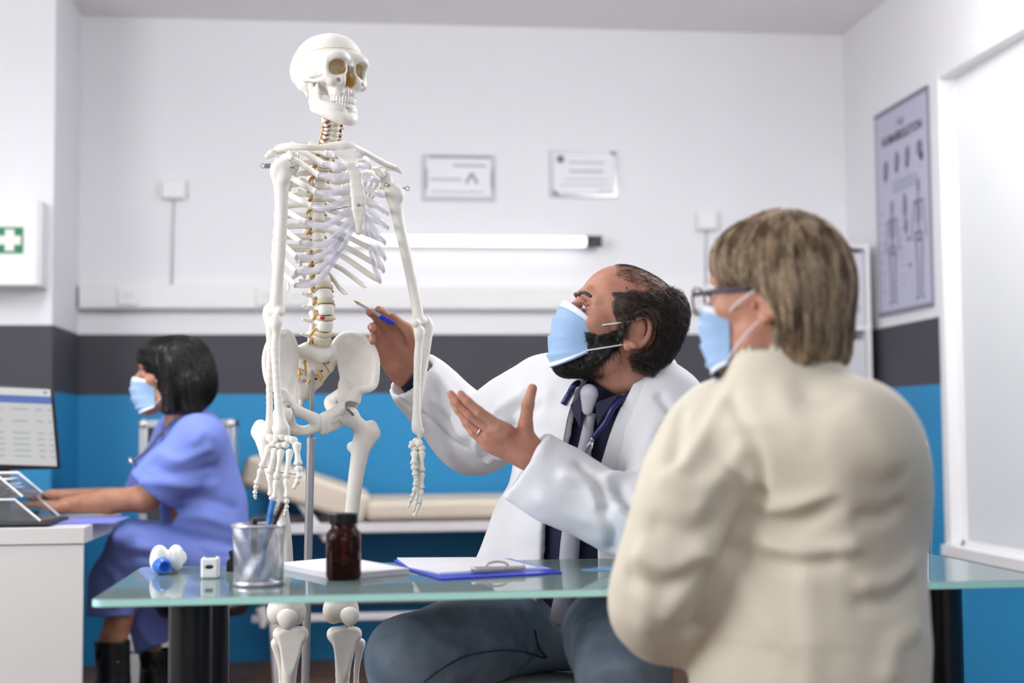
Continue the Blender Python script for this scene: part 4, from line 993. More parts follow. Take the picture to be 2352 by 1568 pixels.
def ribtube(name, pts, r, flat, m, n=6, seg=10, taper=1.0):
    A = spline(pts, n); rr = np.full(len(A), r); rr[-3:] *= np.linspace(1, taper, 3); rr[:2] *= .8
    MB().tube(A, rr, seg, flat=flat, ups=[UPV * 1.0] * len(A)).build(name, m, sk, smooth=True, angle=70)
for i in range(10):
    y0 = ty[i] - 4
    for s in (-1, 1):
        w = w_half[i] if s > 0 else min(w_half[i], .092 + .003 * i)
        jx, jy = (junR if s < 0 else junL)[i]; lat = min(max(.25 * (i < 1) + .5, 0), 1)
        if s < 0: J = S(jx, jy, -.120 + .02 * (i < 2)); ly_ = latR[i] or 350
        else: J = S(jx, jy, -.005 if i > 1 else -.03); ly_ = (latR[i] or 350) - 2
        b0 = lp(y0, s * .012, -.012); b1 = lp(y0, s * .034, -.034, .0); b2 = lp(y0, s * w * .66, -.050, -.006)
        zlat = S(740, ly_, 0)[2] + (.024 if s < 0 else .012)
        p2 = lp(y0, s * w, .012); p2[2] = (zlat * .75 + b2[2] * .25); p2b = lp(y0, s * w * .96, .045 if i > 1 else .03); p2b[2] = zlat * .7 + J[2] * .3
        if s < 0:
            pts = [b0, b1, b2, p2, p2b, J]
        else: pts = [b0, b1, b2, p2, (p2 * .35 + J * .65) + LF * .006, J]
        if i == 0: pts = [b0, b1, lp(y0, s * .055, -.02, .0), lp(y0, s * .058, .02, -.006), J]
        ribtube('rib', pts, .0034, 1.95, bone)
        m_ = [S(a, b, (-.128 if s < 0 else -.03)) for a, b in (midR if s < 0 else midL)[i]]; e = S(*(steR if s < 0 else steL)[i], -.116)
        cp = [J] + m_ + [e]
        if len(cp) == 2: cp = [J, (J + e) / 2 + FW * .006, e]
        ribtube('costal_cartilage', cp, .0046, 1.55, cart, n=8, seg=12, taper=.75)
ribtube('costal_cartilage', [S(778, 578, -.125), S(800, 545, -.125), S(811, 500, -.118)], .005, 1.3, cart)
ribtube('costal_cartilage', [S(850, 570, -.03), S(842, 540, -.07), S(838, 496, -.11)], .005, 1.3, cart)
for i, pr, pl in ((10, [(690, 622, .03), (664, 645, -.03), (663, 668, -.08)], [(785, 618, .05), (815, 640, .03), (840, 660, -.01)]), (11, [(700, 642, .03), (680, 655, .0)], [(768, 645, .03), (780, 662, .01), (796, 675, -.01)])):
    for s, q in ((-1, pr), (1, pl)):
        ribtube('rib', [lp(ty[i] - 2, s * .012, -.012), lp(ty[i] - 2, s * .03, -.03)] + [S(*w) for w in q], .0032, 1.7, bone, taper=.4)
# ---- clavicles, scapulae
f = sdf_for([S(630, 330, -.12), S(800, 350, -.05)], .03, .0018); f.chain([S(790, 337, -.075), S(770, 336, -.08), S(735, 339, -.09), S(700, 338, -.10), S(668, 336, -.095), S(645, 340, -.085), S(633, 345, -.08)], [.0115, .009, .0062, .006, .0068, .0075, .0055], k=.003, n=4); bmesh_obj('clavicle', f)
f = sdf_for([S(795, 330, -.07), S(910, 390, .12)], .03, .0018); f.chain([S(800, 337, -.072), S(815, 340, -.06), S(840, 350, -.02), S(862, 363, .02), S(885, 376, .05), S(905, 383, .07)], [.010, .008, .0060, .006, .0065, .0055], k=.003, n=4); bmesh_obj('clavicle', f)
f = sdf_for([S(612, 340, -.12), S(700, 510, .04)], .03, .002)
f.chain([S(614, 359, -.09), S(625, 352, -.085), S(640, 348, -.06), S(668, 352, -.01)], [.006, .0075, .006, .004], k=.004); f.chain([S(640, 372, -.07), S(655, 362, -.09), S(668, 356, -.11), S(670, 362, -.118)], [.010, .008, .0085, .006], k=.004)
f.ell(S(641, 386, -.07), (.010, .012, .018), k=.006); plate(f, [np.array([S(645, 380, -.06), S(642, 420, -.05), S(636, 470, -.03), S(634, 496, -.02)]), np.array([S(685, 350, .03), S(680, 390, .03), S(660, 450, .01), S(636, 498, -.02)])], .0035, .004, 8); bmesh_obj('scapula', f)
f = sdf_for([S(780, 380, .2), S(930, 500, .02)], .03, .002)
f.chain([S(922, 397, .07), S(912, 388, .075), S(895, 385, .09), S(850, 388, .13)], [.003, .006, .006, .004], k=.004); f.chain([S(880, 398, .07), S(875, 392, .05), S(870, 395, .03), S(877, 402, .02)], [.010, .009, .008, .007], k=.004)
f.ell(S(888, 418, .075), (.014, .014, .020), k=.006); plate(f, [np.array([S(885, 402, .09), S(880, 425, .09), S(850, 460, .11), S(800, 492, .13)]), np.array([S(800, 392, .15), S(788, 415, .15), S(787, 450, .145), S(795, 492, .135)])], .0035, .004, 8); bmesh_obj('scapula', f)
# ---- arms
def longbone(name, pts, rads, k=.004, n=5, extra=None, h=.0018, parent=None):
    pts = np.array([S(*q) for q in pts]); f = sdf_for(pts, max(rads) + .03, h); f.chain(pts, rads, k, n)
    if extra: extra(f)
    return bmesh_obj(name, f, None, parent)
def hx(f):
    f.ell(S(648, 388, -.118), (.0225, .022, .021), k=.006); f.ell(S(636, 394, -.128), (.014, .014, .018), k=.006); f.ell(S(652, 404, -.135), (.012, .010, .016), k=.006)
    f.cone(S(622, 706, -.14), S(646, 712, -.15), .0085, .009, k=.008); f.ell(S(642, 716, -.158), (.011, .012, .010), k=.004)
longbone('humerus', [(645, 395, -.12), (646, 430, -.125), (646, 500, -.135), (642, 580, -.14), (637, 650, -.145), (634, 690, -.147), (633, 712, -.148)], [.020, .0145, .0120, .0115, .0110, .0120, .0125], extra=hx)
def hx(f):
    f.ell(S(903, 440, .045), (.019, .019, .019), k=.006); f.ell(S(915, 447, .035), (.013, .013, .017), k=.006); f.cone(S(952, 735, .02), S(974, 737, .035), .0085, .008, k=.008); f.ell(S(955, 742, .012), (.010, .011, .010), k=.004)
longbone('humerus', [(906, 447, .045), (909, 470, .045), (918, 520, .042), (932, 580, .038), (945, 640, .034), (955, 690, .03), (962, 735, .028)], [.018, .0145, .0115, .0110, .0108, .0108, .0115], extra=hx)
longbone('ulna', [(619, 708, -.135), (618, 725, -.142), (622, 750, -.150), (621, 800, -.152), (619, 880, -.155), (619, 950, -.160), (617, 990, -.162)], [.0105, .0115, .0095, .0075, .0065, .0060, .0078], extra=lambda f: f.cone(S(628, 742, -.155), S(634, 736, -.16), .008, .005, k=.006))
longbone('radius', [(634, 737, -.165), (634, 747, -.167), (635, 765, -.165), (632, 800, -.165), (636, 880, -.170), (642, 950, -.175), (646, 985, -.178)], [.0118, .0095, .0070, .0085, .0075, .0090, .0145], extra=lambda f: (f.cone(S(634, 732, -.164), S(634, 738, -.165), .0115, .0118, k=.002), f.cone(S(655, 985, -.178), S(662, 999, -.178), .010, .004, k=.006), f.cone(S(634, 985, -.175), S(634, 994, -.175), .009, .006, k=.006)))
longbone('ulna', [(978, 735, .045), (983, 750, .045), (982, 775, .043), (977, 820, .04), (970, 870, .035), (962, 930, .03), (955, 985, .025)], [.0100, .0110, .0090, .0078, .0065, .0058, .0070], extra=lambda f: f.cone(S(970, 760, .03), S(964, 754, .022), .007, .004, k=.006))
longbone('radius', [(963, 760, .015), (963, 770, .015), (962, 785, .018), (960, 820, .018), (958, 880, .015), (957, 940, .01), (958, 985, .01)], [.0108, .0088, .0068, .0082, .0075, .0080, .0118], extra=lambda f: (f.cone(S(963, 757, .015), S(963, 763, .015), .0105, .0105, k=.002), f.cone(S(966, 990, .01), S(964, 1004, .01), .0085, .005, k=.005)))
def lump(name, px, py, dd, r, seed):
    rg = np.random.default_rng(seed); f = SDF(S(px, py, dd) - r * 1.8, S(px, py, dd) + r * 1.8, r / 6); c = S(px, py, dd)
    f.ell(c, (r, r * .85, r * .8)); f.ell(c + rg.uniform(-.5, .5, 3) * r, (r * .6, r * .6, r * .6), k=r * .4); f.ell(c + rg.uniform(-.6, .6, 3) * r, (r * .55, r * .6, r * .5), k=r * .4); bmesh_obj(name, f)
for i, (x, y, d, r) in enumerate(((622, 1006, -.168, .0105), (636, 1003, -.18, .009), (650, 1003, -.18, .0105), (664, 1008, -.185, .009), (628, 1020, -.175, .009), (643, 1022, -.182, .009), (656, 1021, -.185, .0088), (674, 1012, -.188, .0095), (633, 1012, -.185, .006))): lump('carpal', x, y, d, r, i)
for i, (x, y, d, r) in enumerate(((956, 1012, .01, .0085), (948, 1020, .005, .0075), (962, 1018, .0, .009), (968, 1028, .0, .0085), (952, 1031, .0, .008), (943, 1024, -.002, .0055), (960, 1032, .012, .0085))): lump('carpal', x, y, d, r, 20 + i)
def digit(name0, pts, r0, hold=None):
    pts = [S(*q) for q in pts]
    for j in range(len(pts) - 1):
        a, b = pts[j], pts[j + 1]; u = b - a; L = np.linalg.norm(u); u /= L; a2 = a + u * .0008; b2 = b - u * .0008; r = r0 * (1.0, .84, .68, .52)[j] if name0 == 'metacarpal' else r0 * (1, .8, .6)[j]
        last = j == len(pts) - 2
        prof = [(r * .55, 0), (r * 1.12, .004), (r * 1.05, .010 if L > .02 else L * .3), (r * .66, L * .45), (r * .70, L * .70), (r * (1.08 if not last else .75), L - .0055), (r * (.95 if not last else .7), L - .002), (r * .3, L)]
        prof = [(q, min(z, L)) for q, z in prof]
        zs = sorted(z for _, z in prof); prof = [(prof[i][0], zs[i]) for i in range(len(prof))]
        MB().lathe(prof, a2, 12, u).build(name0 if j == 0 else 'phalanx', bone, sk, smooth=True)
R5 = [[(681, 1014, -.19), (685, 1068, -.20), (687, 1098, -.205), (674, 1122, -.21)],
      [(666, 1030, -.185), (658, 1097, -.20), (659, 1143, -.205), (658, 1167, -.205), (653, 1184, -.20)],
      [(647, 1030, -.185), (635, 1100, -.20), (630, 1145, -.205), (634, 1165, -.195), (629, 1182, -.19)],
      [(633, 1028, -.18), (619, 1087, -.195), (622, 1138, -.20), (627, 1156, -.19), (624, 1172, -.185)],
      [(620, 1021, -.175), (601, 1074, -.19), (589, 1112, -.19), (585, 1134, -.19), (587, 1146, -.188)]]
for q in R5: digit('metacarpal', q, .0075 if len(q) == 5 else .0085)
L5 = [[(968, 1034, -.005), (969, 1083, -.02), (969, 1110, -.025), (968, 1150, -.03), (959, 1168, -.035), (953, 1186, -.04)][1:],
      [(958, 1040, .0), (954, 1078, -.02), (955, 1116, -.03), (946, 1142, -.035), (938, 1165, -.04), (934, 1180, -.04)][0:5],
      [(962, 1036, .012), (961, 1085, .0), (961, 1118, -.005), (958, 1148, -.01), (950, 1175, -.015)],
      [(966, 1036, .02), (966, 1088, .01), (966, 1118, .005), (963, 1160, .0), (948, 1186, -.005)], [(952, 1036, -.01), (950, 1066, -.03), (953, 1092, -.035), (957, 1106, -.04)]]
L5[0] = [(968, 1034, -.005), (969, 1083, -.02), (969, 1122, -.025), (964, 1155, -.03), (952, 1186, -.04)]
for q in L5: digit('metacarpal', q, .0075)
MB().tube([S(594, 1066, -.185), S(640, 1084, -.20), S(686, 1090, -.205)], .0009, 6).build('finger_wire', wire, sk)
for a, b in (((676, 385, -.13), (608, 381, -.12)), ((891, 425, .03), (932, 432, .05))):
    a, b = S(*a), S(*b); MB().tube([a, b], .0016, 8).build('shoulder_bolt', wire, sk, smooth=True)
    for e, sg in ((a, 1), (b, -1)):
        u = (b - a) / np.linalg.norm(b - a); MB().tube([e - u * sg * .004 + np.array([0, 0, math.sin(t) * .0045]) + np.cross(u, UPV) * 0 + u * (-sg) * (math.cos(t) * .0045 - .0) for t in np.linspace(0, 2 * math.pi, 15)], .0009, 6).build('bolt_ring', wire, sk, smooth=True)
for y, x in ((381, 615), (381, 622)): MB().lathe([(.004, 0), (.0055, .002), (.0055, .005), (.003, .007)], S(x, y, -.12), 12, S(x - 10, y, -.12) - S(x, y, -.12)).build('bolt_nut', wire, sk, smooth=True, angle=40)
# ---- pelvis
def hip(outer, inner, bulge, rods, name='hip_bone'):
    O = np.array([S(*q) for q in outer]); I = np.array([S(*q) for q in inner]); allp = [O, I] + [np.array([S(*q[:3]) for q in r]) for r in rods]
    f = sdf_for(np.vstack(allp), .03, .0020); O = spline(O, 3); I = spline(I, 3); Mid = (O + I) / 2 + bulge
    rows = spline(np.stack([O.ravel(), Mid.ravel(), I.ravel()]), 6).reshape(-1, len(O), 3)
    for r_ in rows:
        for i in range(len(r_) - 1): f.cone(r_[i], r_[i + 1], .0042, .0042, .004)
    for i in range(len(O) - 1): f.cone(O[i], O[i + 1], .0062, .0062, .005)
    for r in rods: f.chain([S(*q[:3]) for q in r], [q[3] for q in r], k=.008, n=4)
    return f
vd = -tcv
f = hip([(766, 806, .045), (768, 792, .055), (782, 775, .065), (802, 768, .065), (832, 775, .055), (853, 795, .045), (864, 825, .030), (864, 858, .012), (860, 882, .002), (848, 892, -.010), (830, 894, -.005)],
        [(772, 812, .045), (777, 822, .045), (780, 838, .040), (783, 852, .035), (786, 866, .028), (789, 880, .022), (792, 892, .018), (795, 902, .012), (800, 908, .008), (806, 908, .004), (812, 905, .0)], vd * .012 + rtv * .006,
        [[(788, 880, .024, .009), (794, 905, .014, .013), (800, 928, .012, .019)], [(818, 898, .0, .010), (814, 918, -.002, .010), (805, 930, .005, .014)],
         [(796, 934, .002, .015), (776, 943, -.028, .0095), (755, 955, -.05, .0085), (744, 962, -.058, .011)], [(744, 964, -.058, .011), (744, 978, -.054, .010), (744, 988, -.048, .008)],
         [(788, 900, .03, .010), (768, 915, .045, .010), (758, 925, .045, .010), (768, 942, .03, .011), (780, 945, .02, .012)],
         [(778, 945, .02, .012), (776, 962, .02, .013), (768, 975, .0, .009), (750, 984, -.04, .0075)]])
f.ell(S(806, 944, -.006), (.022, .022, .022), op='s', k=.004); bmesh_obj('hip_bone', f)
f = hip([(678, 800, .0), (672, 782, -.015), (664, 767, -.04), (652, 762, -.065), (634, 770, -.085), (618, 790, -.105), (610, 820, -.12), (611, 850, -.13), (617, 875, -.134), (628, 890, -.13), (642, 896, -.115)],
        [(679, 806, .0), (680, 818, -.004), (680, 832, -.008), (679, 846, -.016), (676, 862, -.028), (673, 876, -.040), (670, 888, -.05), (667, 898, -.06), (663, 905, -.07), (660, 908, -.08), (656, 908, -.09)], vd * .012 - rtv * .004,
        [[(674, 872, -.035, .008), (668, 900, -.055, .012), (662, 926, -.075, .018)], [(648, 898, -.105, .010), (652, 915, -.10, .011), (658, 930, -.085, .014)],
         [(664, 932, -.085, .014), (684, 943, -.082, .0082), (706, 953, -.074, .0082), (728, 964, -.064, .010)], [(729, 965, -.064, .010), (731, 976, -.06, .009)],
         [(731, 978, -.06, .009), (712, 986, -.058, .0072), (690, 989, -.052, .0078), (670, 982, -.045, .0095), (663, 962, -.055, .010), (661, 945, -.07, .012)]])
f.ell(S(650, 945, -.105), (.021, .021, .021), op='s', k=.004); bmesh_obj('hip_bone', f)
MB().ball(S(738, 968, -.062), (.004, .008, .011), 12, 8, np.array([LF, FW, UPV])).build('pubic_disc', disc_m, sk, smooth=True)
f = sdf_for([S(672, 795, .09), S(785, 930, -.03)], .03, .002)
f.chain([S(684, 806, .012), S(706, 802, .005), S(735, 815, -.002), S(758, 806, .02), S(774, 814, .045)], [.012, .014, .016, .013, .010], k=.008)
plate(f, [np.array([S(682, 812, .012), S(683, 840, .03), S(684, 870, .05), S(688, 905, .07)]), np.array([S(733, 822, .005), S(722, 850, .035), S(710, 880, .06), S(697, 908, .075)]), np.array([S(774, 820, .047), S(758, 846, .055), S(732, 878, .068), S(703, 908, .078)])], .0072, .006, 7)
f.chain([S(695, 905, .075), S(692, 918, .078), S(690, 930, .075)], [.007, .006, .004], k=.004)
for x, y, d in ((700, 835, .015), (699, 855, .03), (700, 875, .05), (752, 832, .035), (737, 850, .045), (724, 868, .055)): f.ell(S(x, y, d - .004), (.005, .008, .004), op='s', k=.003)
bmesh_obj('sacrum', f)
for x, y, d, x2, y2 in ((700, 828, .0, 702, 862), (686, 846, .02, 687, 874), (740, 828, .015, 757, 856), (727, 845, .03, 741, 868), (722, 856, .04, 738, 874), (690, 858, .03, 676, 866), (712, 872, .045, 706, 880), (676, 872, .04, 675, 880)):
    MB().tube([S(x, y, d), S((x + x2) / 2 + 1, (y + y2) / 2, d - .008), S(x2, y2, d - .01)], [.0030, .0024, .0018], 8).build('sacral_nerve', nerve, sk, smooth=True)
# hip springs
for a, b in (((797, 938, -.035), (811, 952, -.03)), ((662, 930, -.10), (664, 950, -.105))):
    a, b = S(*a), S(*b); MB().obox((a + b) / 2, np.array(frame_from(b - a)), (.0045, .0025, np.linalg.norm(b - a) / 2)).build('hip_bracket', wire, sk, bevel=.001)
    MB().ball(b, .003, 10, 8).build('hip_screw', wire, sk, smooth=True)
# ---- legs
def fx(f):
    f.ell(S(801, 954, .0), (.0215, .0215, .0215), k=.004); f.cone(S(806, 960, .0), S(838, 990, .02), .0155, .018, k=.010); f.chain([S(853, 978, .03), S(856, 995, .028), S(846, 1015, .025)], [.013, .015, .013], k=.010); f.ell(S(806, 1026, .03), (.009, .012, .011), k=.010)
longbone('femur', [(834, 1000, .02), (829, 1030, .02), (820, 1080, .018), (813, 1130, .015), (807, 1190, .012), (800, 1250, .01), (793, 1310, .005), (786, 1355, .0), (783, 1390, .0)], [.019, .0185, .0160, .0148, .0145, .0145, .0155, .020, .030], extra=lambda f: (fx(f), f.ell(S(766, 1402, -.005), (.023, .028, .028), k=.012), f.ell(S(800, 1400, .012), (.023, .028, .027), k=.012), f.ell(S(792, 1416, -.03), (.010, .016, .014), op='s', k=.01)), h=.0024)
def fx(f):
    f.cone(S(625, 1000, -.075), S(600, 980, -.07), .016, .013, k=.010); f.chain([S(597, 978, -.065), S(594, 992, -.065), S(604, 1015, -.07)], [.012, .014, .013], k=.010); f.ell(S(650, 950, -.10), (.0205, .0205, .0205), k=.004); f.cone(S(648, 955, -.10), S(618, 1000, -.08), .014, .017, k=.010)
longbone('femur', [(610, 1005, -.075), (615, 1040, -.08), (628, 1090, -.085), (640, 1140, -.09), (649, 1190, -.09), (655, 1250, -.092), (658, 1310, -.092), (658, 1360, -.09), (657, 1392, -.09)], [.018, .0165, .0145, .0140, .0138, .0138, .0145, .019, .029], extra=lambda f: (fx(f), f.ell(S(638, 1404, -.09), (.023, .028, .027), k=.012), f.ell(S(681, 1405, -.082), (.020, .027, .027), k=.012), f.ell(S(660, 1420, -.12), (.012, .016, .014), op='s', k=.01)), h=.0024)
for x, y, d, r in ((803, 1414, -.040, .0205), (660, 1420, -.128, .0215)):
    f = SDF(S(x, y, d) - .05, S(x, y, d) + .05, .0022); f.ell(S(x, y - 3, d), (r, .012, r * .82)); f.ell(S(x + 1, y + 9, d), (r * .62, .010, r * .72), k=.012); bmesh_obj('patella', f)
_S0 = S
def leg_low(cx, dd, fib):
    f = SDF(_S0(cx - 60, 1900, dd) - .05, _S0(cx + 60, 1430, dd) + .06, .0028); f.F[:] = .5
    f.chain([S(cx - 18, 1460, dd), S(cx + 18, 1460, dd)], [.0180, .0180], k=.01); f.cone(S(cx - 26, 1454, dd), S(cx + 26, 1454, dd), .0125, .0125, k=.01); f.cone(S(cx - 4, 1446, dd), S(cx + 4, 1446, dd), .005, .005, k=.006)
    f.chain([S(cx, 1466, dd), S(cx, 1492, dd - .006), S(cx - 3, 1530, dd - .006), S(cx - 5, 1600, dd), S(cx - 5, 1720, dd), S(cx - 5, 1800, dd), S(cx - 5, 1830, dd)], [.025, .0190, .0150, .0128, .0115, .013, .018], k=.008, n=3)
    f.ell(S(cx + 3, 1490, dd - .019), (.011, .010, .016), k=.008); bmesh_obj('tibia', f)
    longbone('fibula', [(fib[0], 1476, dd + .02), (fib[0] + fib[1] * 2, 1492, dd + .02), (fib[0] + fib[1] * 9, 1540, dd + .022), (fib[0] + fib[1] * 10, 1620, dd + .022), (fib[0] + fib[1] * 9, 1740, dd + .02), (fib[0] + fib[1] * 4, 1836, dd + .01)], [.0105, .0078, .0058, .0052, .0052, .009], h=.0022)
    ank = S(cx - 5, 1850, dd); L2, F2 = yawed(25)
    f = SDF(ank - np.array([.2, .24, .10]), ank + np.array([.2, .14, .05]), .003)
    heel = ank - F2 * .05 - UPV * .035; f.ell(heel, (.02, .03, .024), ax=np.array([L2, F2, UPV])); f.ell(ank - UPV * .012, (.022, .03, .018), ax=np.array([L2, F2, UPV]), k=.01); f.cone(ank - UPV * .018 + F2 * .02, ank + F2 * .06 - UPV * .03, .02, .015, k=.012)
    f.cone(heel, ank - UPV * .02, .018, .018, k=.01); bmesh_obj('tarsal', f)
    for j in range(5):
        a = ank + F2 * .065 - UPV * .032 + L2 * (j - 2) * .011; b = ank + F2 * (.125 - .004 * abs(j - 1)) - UPV * .046 + L2 * (j - 2) * .016; c = b + F2 * .026 - UPV * .003; d = c + F2 * .016 - UPV * .002
        for nm, p, q, r in (('metatarsal', a, b, .0062), ('toe_phalanx', b, c, .005), ('toe_phalanx', c, d, .0045)): MB().lathe([(r * .6, 0), (r * 1.1, .004), (r * .7, np.linalg.norm(q - p) * .5), (r * 1.1, np.linalg.norm(q - p) - .004), (r * .5, np.linalg.norm(q - p))], p, 10, q - p).build(nm, bone, sk, smooth=True)
leg_low(791, .0, (828, -1)); leg_low(668, -.085, (634, 1.3))
for x, d in ((797, -.01), (664, -.10)): MB().tube([S(x - 3, 1426, d), S(x + 1, 1434, d), S(x - 1, 1446, d)], .0014, 6).build('knee_spring', wire, sk, smooth=True)
# ---- stand
pole_m = mat('pole_steel', (176, 178, 182), 0.3, metal=0.75)
pt = S(719, 829, .02); pb = S(714, 1012, .085); pe = S(704, 1440, .10)
MB().tube([pt, pb], .0052, 16).build('stand_rod', pole_m, sk, smooth=True, angle=50)
u = (pe - pb) / np.linalg.norm(pe - pb); foot = pb + u * ((0.09 - pb[2]) / u[2])
MB().tube([pb, foot], .0092, 20).build('stand_pole', pole_m, sk, smooth=True, angle=50); MB().tube([pb - u * .006, pb + u * .006], .0098, 20).build('pole_collar', pole_m, sk, smooth=True, angle=50)
MB().tube([S(719, 832, .02), S(724, 826, .01), S(727, 833, .01)], .0012, 6).build('pole_hook', wire, sk)
MB().lathe([(.03, .05), (.03, .09), (.014, .10), (.014, .11)], (foot[0], foot[1], 0), 20).build('stand_hub', black_plastic, sk, smooth=True, angle=40)
for i in range(5):
    a = 2 * math.pi * i / 5 + .3; dv = np.array([math.cos(a), math.sin(a), 0]); h0 = np.array([foot[0], foot[1], .072])
    MB().tube([h0, h0 + dv * .26 - UPV * .012], [.016, .011], 8).build('stand_arm', black_plastic, sk, smooth=True, angle=40)
    c = h0 + dv * .26; MB().lathe([(.012, -.009), (.025, -.008), (.025, .008), (.012, .009)], np.array([c[0], c[1], .0252]), 18, np.cross(dv, UPV)).build('caster', black_plastic, sk, smooth=True, angle=40)
# ================================================================ people: shared builders
def projpx(V):
    q = (np.asarray(V) - CAM) @ CR; d = -q[:, 2]; return 1176 + q[:, 0] / d * FOC, 784 - q[:, 1] / d * FOC, d
def snap(V, pts):
    """nearest points of a surface under photograph positions"""
    X, Y, D = projpx(V); out = []
    for px, py in pts:
        r = np.hypot(X - px, Y - py); m = r < max(14, r.min() + 6); i = np.where(m)[0]; out.append(V[i[np.argmin(D[i])]])
    return np.array(out)
def creases(V, Q, lines, it=1):
    return folds(V, Q, [(snap(V, l[0]), l[1], l[2]) for l in lines])
def facing(p, deg):
    """horizontal axes of somebody at p whose face is turned deg towards image left from facing the camera"""
    t = CAM - np.asarray(p); t[2] = 0; t /= np.linalg.norm(t); r = np.array([-t[1], t[0], 0]); a = math.radians(deg)
    fw = t * math.cos(a) - r * math.sin(a); return np.cross(UPV, fw), fw
def head_axes(p, deg, pitch=0, roll=0):
    l, fw = facing(p, deg); a = math.radians(pitch); f2 = fw * math.cos(a) + UPV * math.sin(a); u2 = UPV * math.cos(a) - fw * math.sin(a)
    b = math.radians(roll); l2 = l * math.cos(b) + u2 * math.sin(b); u3 = u2 * math.cos(b) - l * math.sin(b); return np.array([l2, f2, u3])
def head_sdf(h=.0024, female=False, neck=True, es=1.0):
    """head in its own frame: x left, y forward, z up, origin between the ears"""
    f = SDF((-.115, -.13, -.20), (.115, .15, .15), h); w = .95 if female else 1.0
    f.ell((0, -.012, .036), (.077 * w, .098, .086)); f.ell((0, .030, .045), (.066 * w, .062, .070), k=.03); f.ell((0, .036, -.03), (.060 * w, .060, .072), k=.03)
    f.cone((-.046 * w, .020, -.062), (-.012, .078, -.090), .024, .020, k=.025); f.cone((.046 * w, .020, -.062), (.012, .078, -.090), .024, .020, k=.025); f.ell((0, .082, -.092), (.020, .016, .016), k=.015)
    f.ell((0, .070, -.045), (.036, .030, .030), k=.02)
    for s in (-1, 1):
        f.ell((s * .044, .062, -.006), (.026, .026, .020), k=.018); f.chain([(s * .010, .088, .036), (s * .030, .088, .040), (s * .050, .072, .034)], [.010, .010, .008], k=.014)
        f.ell((s * .031, .094, .016), (.019, .014, .012), op='s', k=.012); f.ell((s * .031, .079, .016), (.0125, .0125, .0125), k=.002)
        f.chain([(s * .018, .0915, .021), (s * .031, .0935, .024), (s * .044, .0865, .020)], [.0032, .0034, .003], k=.003); f.chain([(s * .020, .0895, .011), (s * .031, .0915, .009), (s * .043, .085, .011)], [.0028, .003, .0026], k=.003)
        ex = s * .079 * w
        f.ell((ex, -.010, -.002), (.007, .019 * es, .031 * es), ax=[[math.cos(.4), s * math.sin(.4), 0], [-s * math.sin(.4), math.cos(.4), 0], [0, 0, 1]], k=.006)
        ring = [(ex + s * (.006 + .006 * (math.sin(a) < .2)), -.012 - .017 * es * math.sin(a) - .006, .003 + .029 * es * math.cos(a)) for a in np.linspace(-.9, 3.6, 14)]
        f.chain(ring, [.0042] * 14, k=.004); f.ell((ex + s * .012, -.004, -.006), (.008, .009, .014), op='s', k=.004); f.cone((ex + s * .003, .008, -.004), (ex + s * .004, .009, -.012), .004, .0038, k=.003); f.ell((ex + s * .003, -.006, -.030), (.006, .009, .010), k=.006)
    f.chain([(0, .094, .024), (0, .106, .006), (0, .118, -.012)], [.0085, .0085, .0105], k=.010); f.ell((0, .108, -.018), (.018, .012, .009), k=.008)
    f.cone((-.018, .094, -.046), (.018, .094, -.046), .006, .006, k=.006); f.cone((-.014, .093, -.056), (.014, .093, -.056), .0065, .0065, k=.006); f.cone((-.022, .098, -.051), (.022, .098, -.051), .0016, .0016, op='s', k=.003)
    nr = .052 if female else .060
    if neck: f.cone((0, -.028, -.03), (0, -.040, -.19), nr, nr * 1.05, k=.03)
    else: f.cone((0, -.026, -.03), (0, -.030, -.06), nr, nr, k=.03)
    return f
def strands(f, pts, flow, n, length, steps, r, lift, jit, seed=1, curl=0.0, roots=None):
    """thin tapered hair strands that run along the surface of field f"""
    rg = np.random.default_rng(seed); idx = rg.integers(0, len(pts), n); Pn = pts[idx].copy(); path = [Pn.copy()]; jv = rg.normal(0, jit, (n, 3)); L = length * rg.uniform(.6, 1.15, n)
    for j in range(steps):
        g = f.grad(Pn); d = flow(Pn) + jv; d = d - g * (d * g).sum(1, keepdims=True) * .85; d /= np.linalg.norm(d, axis=1, keepdims=True) + 1e-9
        if curl: d = d + curl * np.sin(j * 1.7 + jv[:, :1] * 60) * np.cross(d, g)
        Pn = Pn + d * (L / steps)[:, None]; s = f.sample(Pn)[:, None]; g = f.grad(Pn); Pn = Pn + g * np.clip(lift * (j + 1) / steps + .001 - s, -.02, .02); path.append(Pn.copy())
    path = np.array(path); m = steps + 1; V = []; Q = []
    T = np.gradient(path, axis=0); T /= np.linalg.norm(T, axis=2, keepdims=True) + 1e-9
    A = np.cross(T, rg.normal(0, 1, (1, n, 3))); A /= np.linalg.norm(A, axis=2, keepdims=True) + 1e-9; B = np.cross(T, A)
    rr = (r * np.linspace(1, .25, m))[:, None, None]
    ringv = np.stack([path + (A * math.cos(a) + B * math.sin(a)) * rr for a in (0, 2.094, 4.189)], 2)   # m,n,3,3
    V = ringv.transpose(1, 0, 2, 3).reshape(-1, 3); b = np.arange(n)[:, None, None] * m * 3 + np.arange(m - 1)[None, :, None] * 3; k = np.arange(3)[None, None, :]; k2 = (k + 1) % 3
    Q = np.stack([b + k, b + k2, b + 3 + k2, b + 3 + k], 3).reshape(-1, 4); return V, Q
def shell_from(f, keep, off, h=None):
    """layer of thickness off over field f where keep(X,Y,Z) < 0"""
    g = f.copy(); g.F = g.F - np.float32(off); X, Y, Z = g.ax[0][:, None, None], g.ax[1][None, :, None], g.ax[2][None, None, :]
    g.F = np.maximum(g.F, keep(X, Y, Z).astype(np.float32)); return g
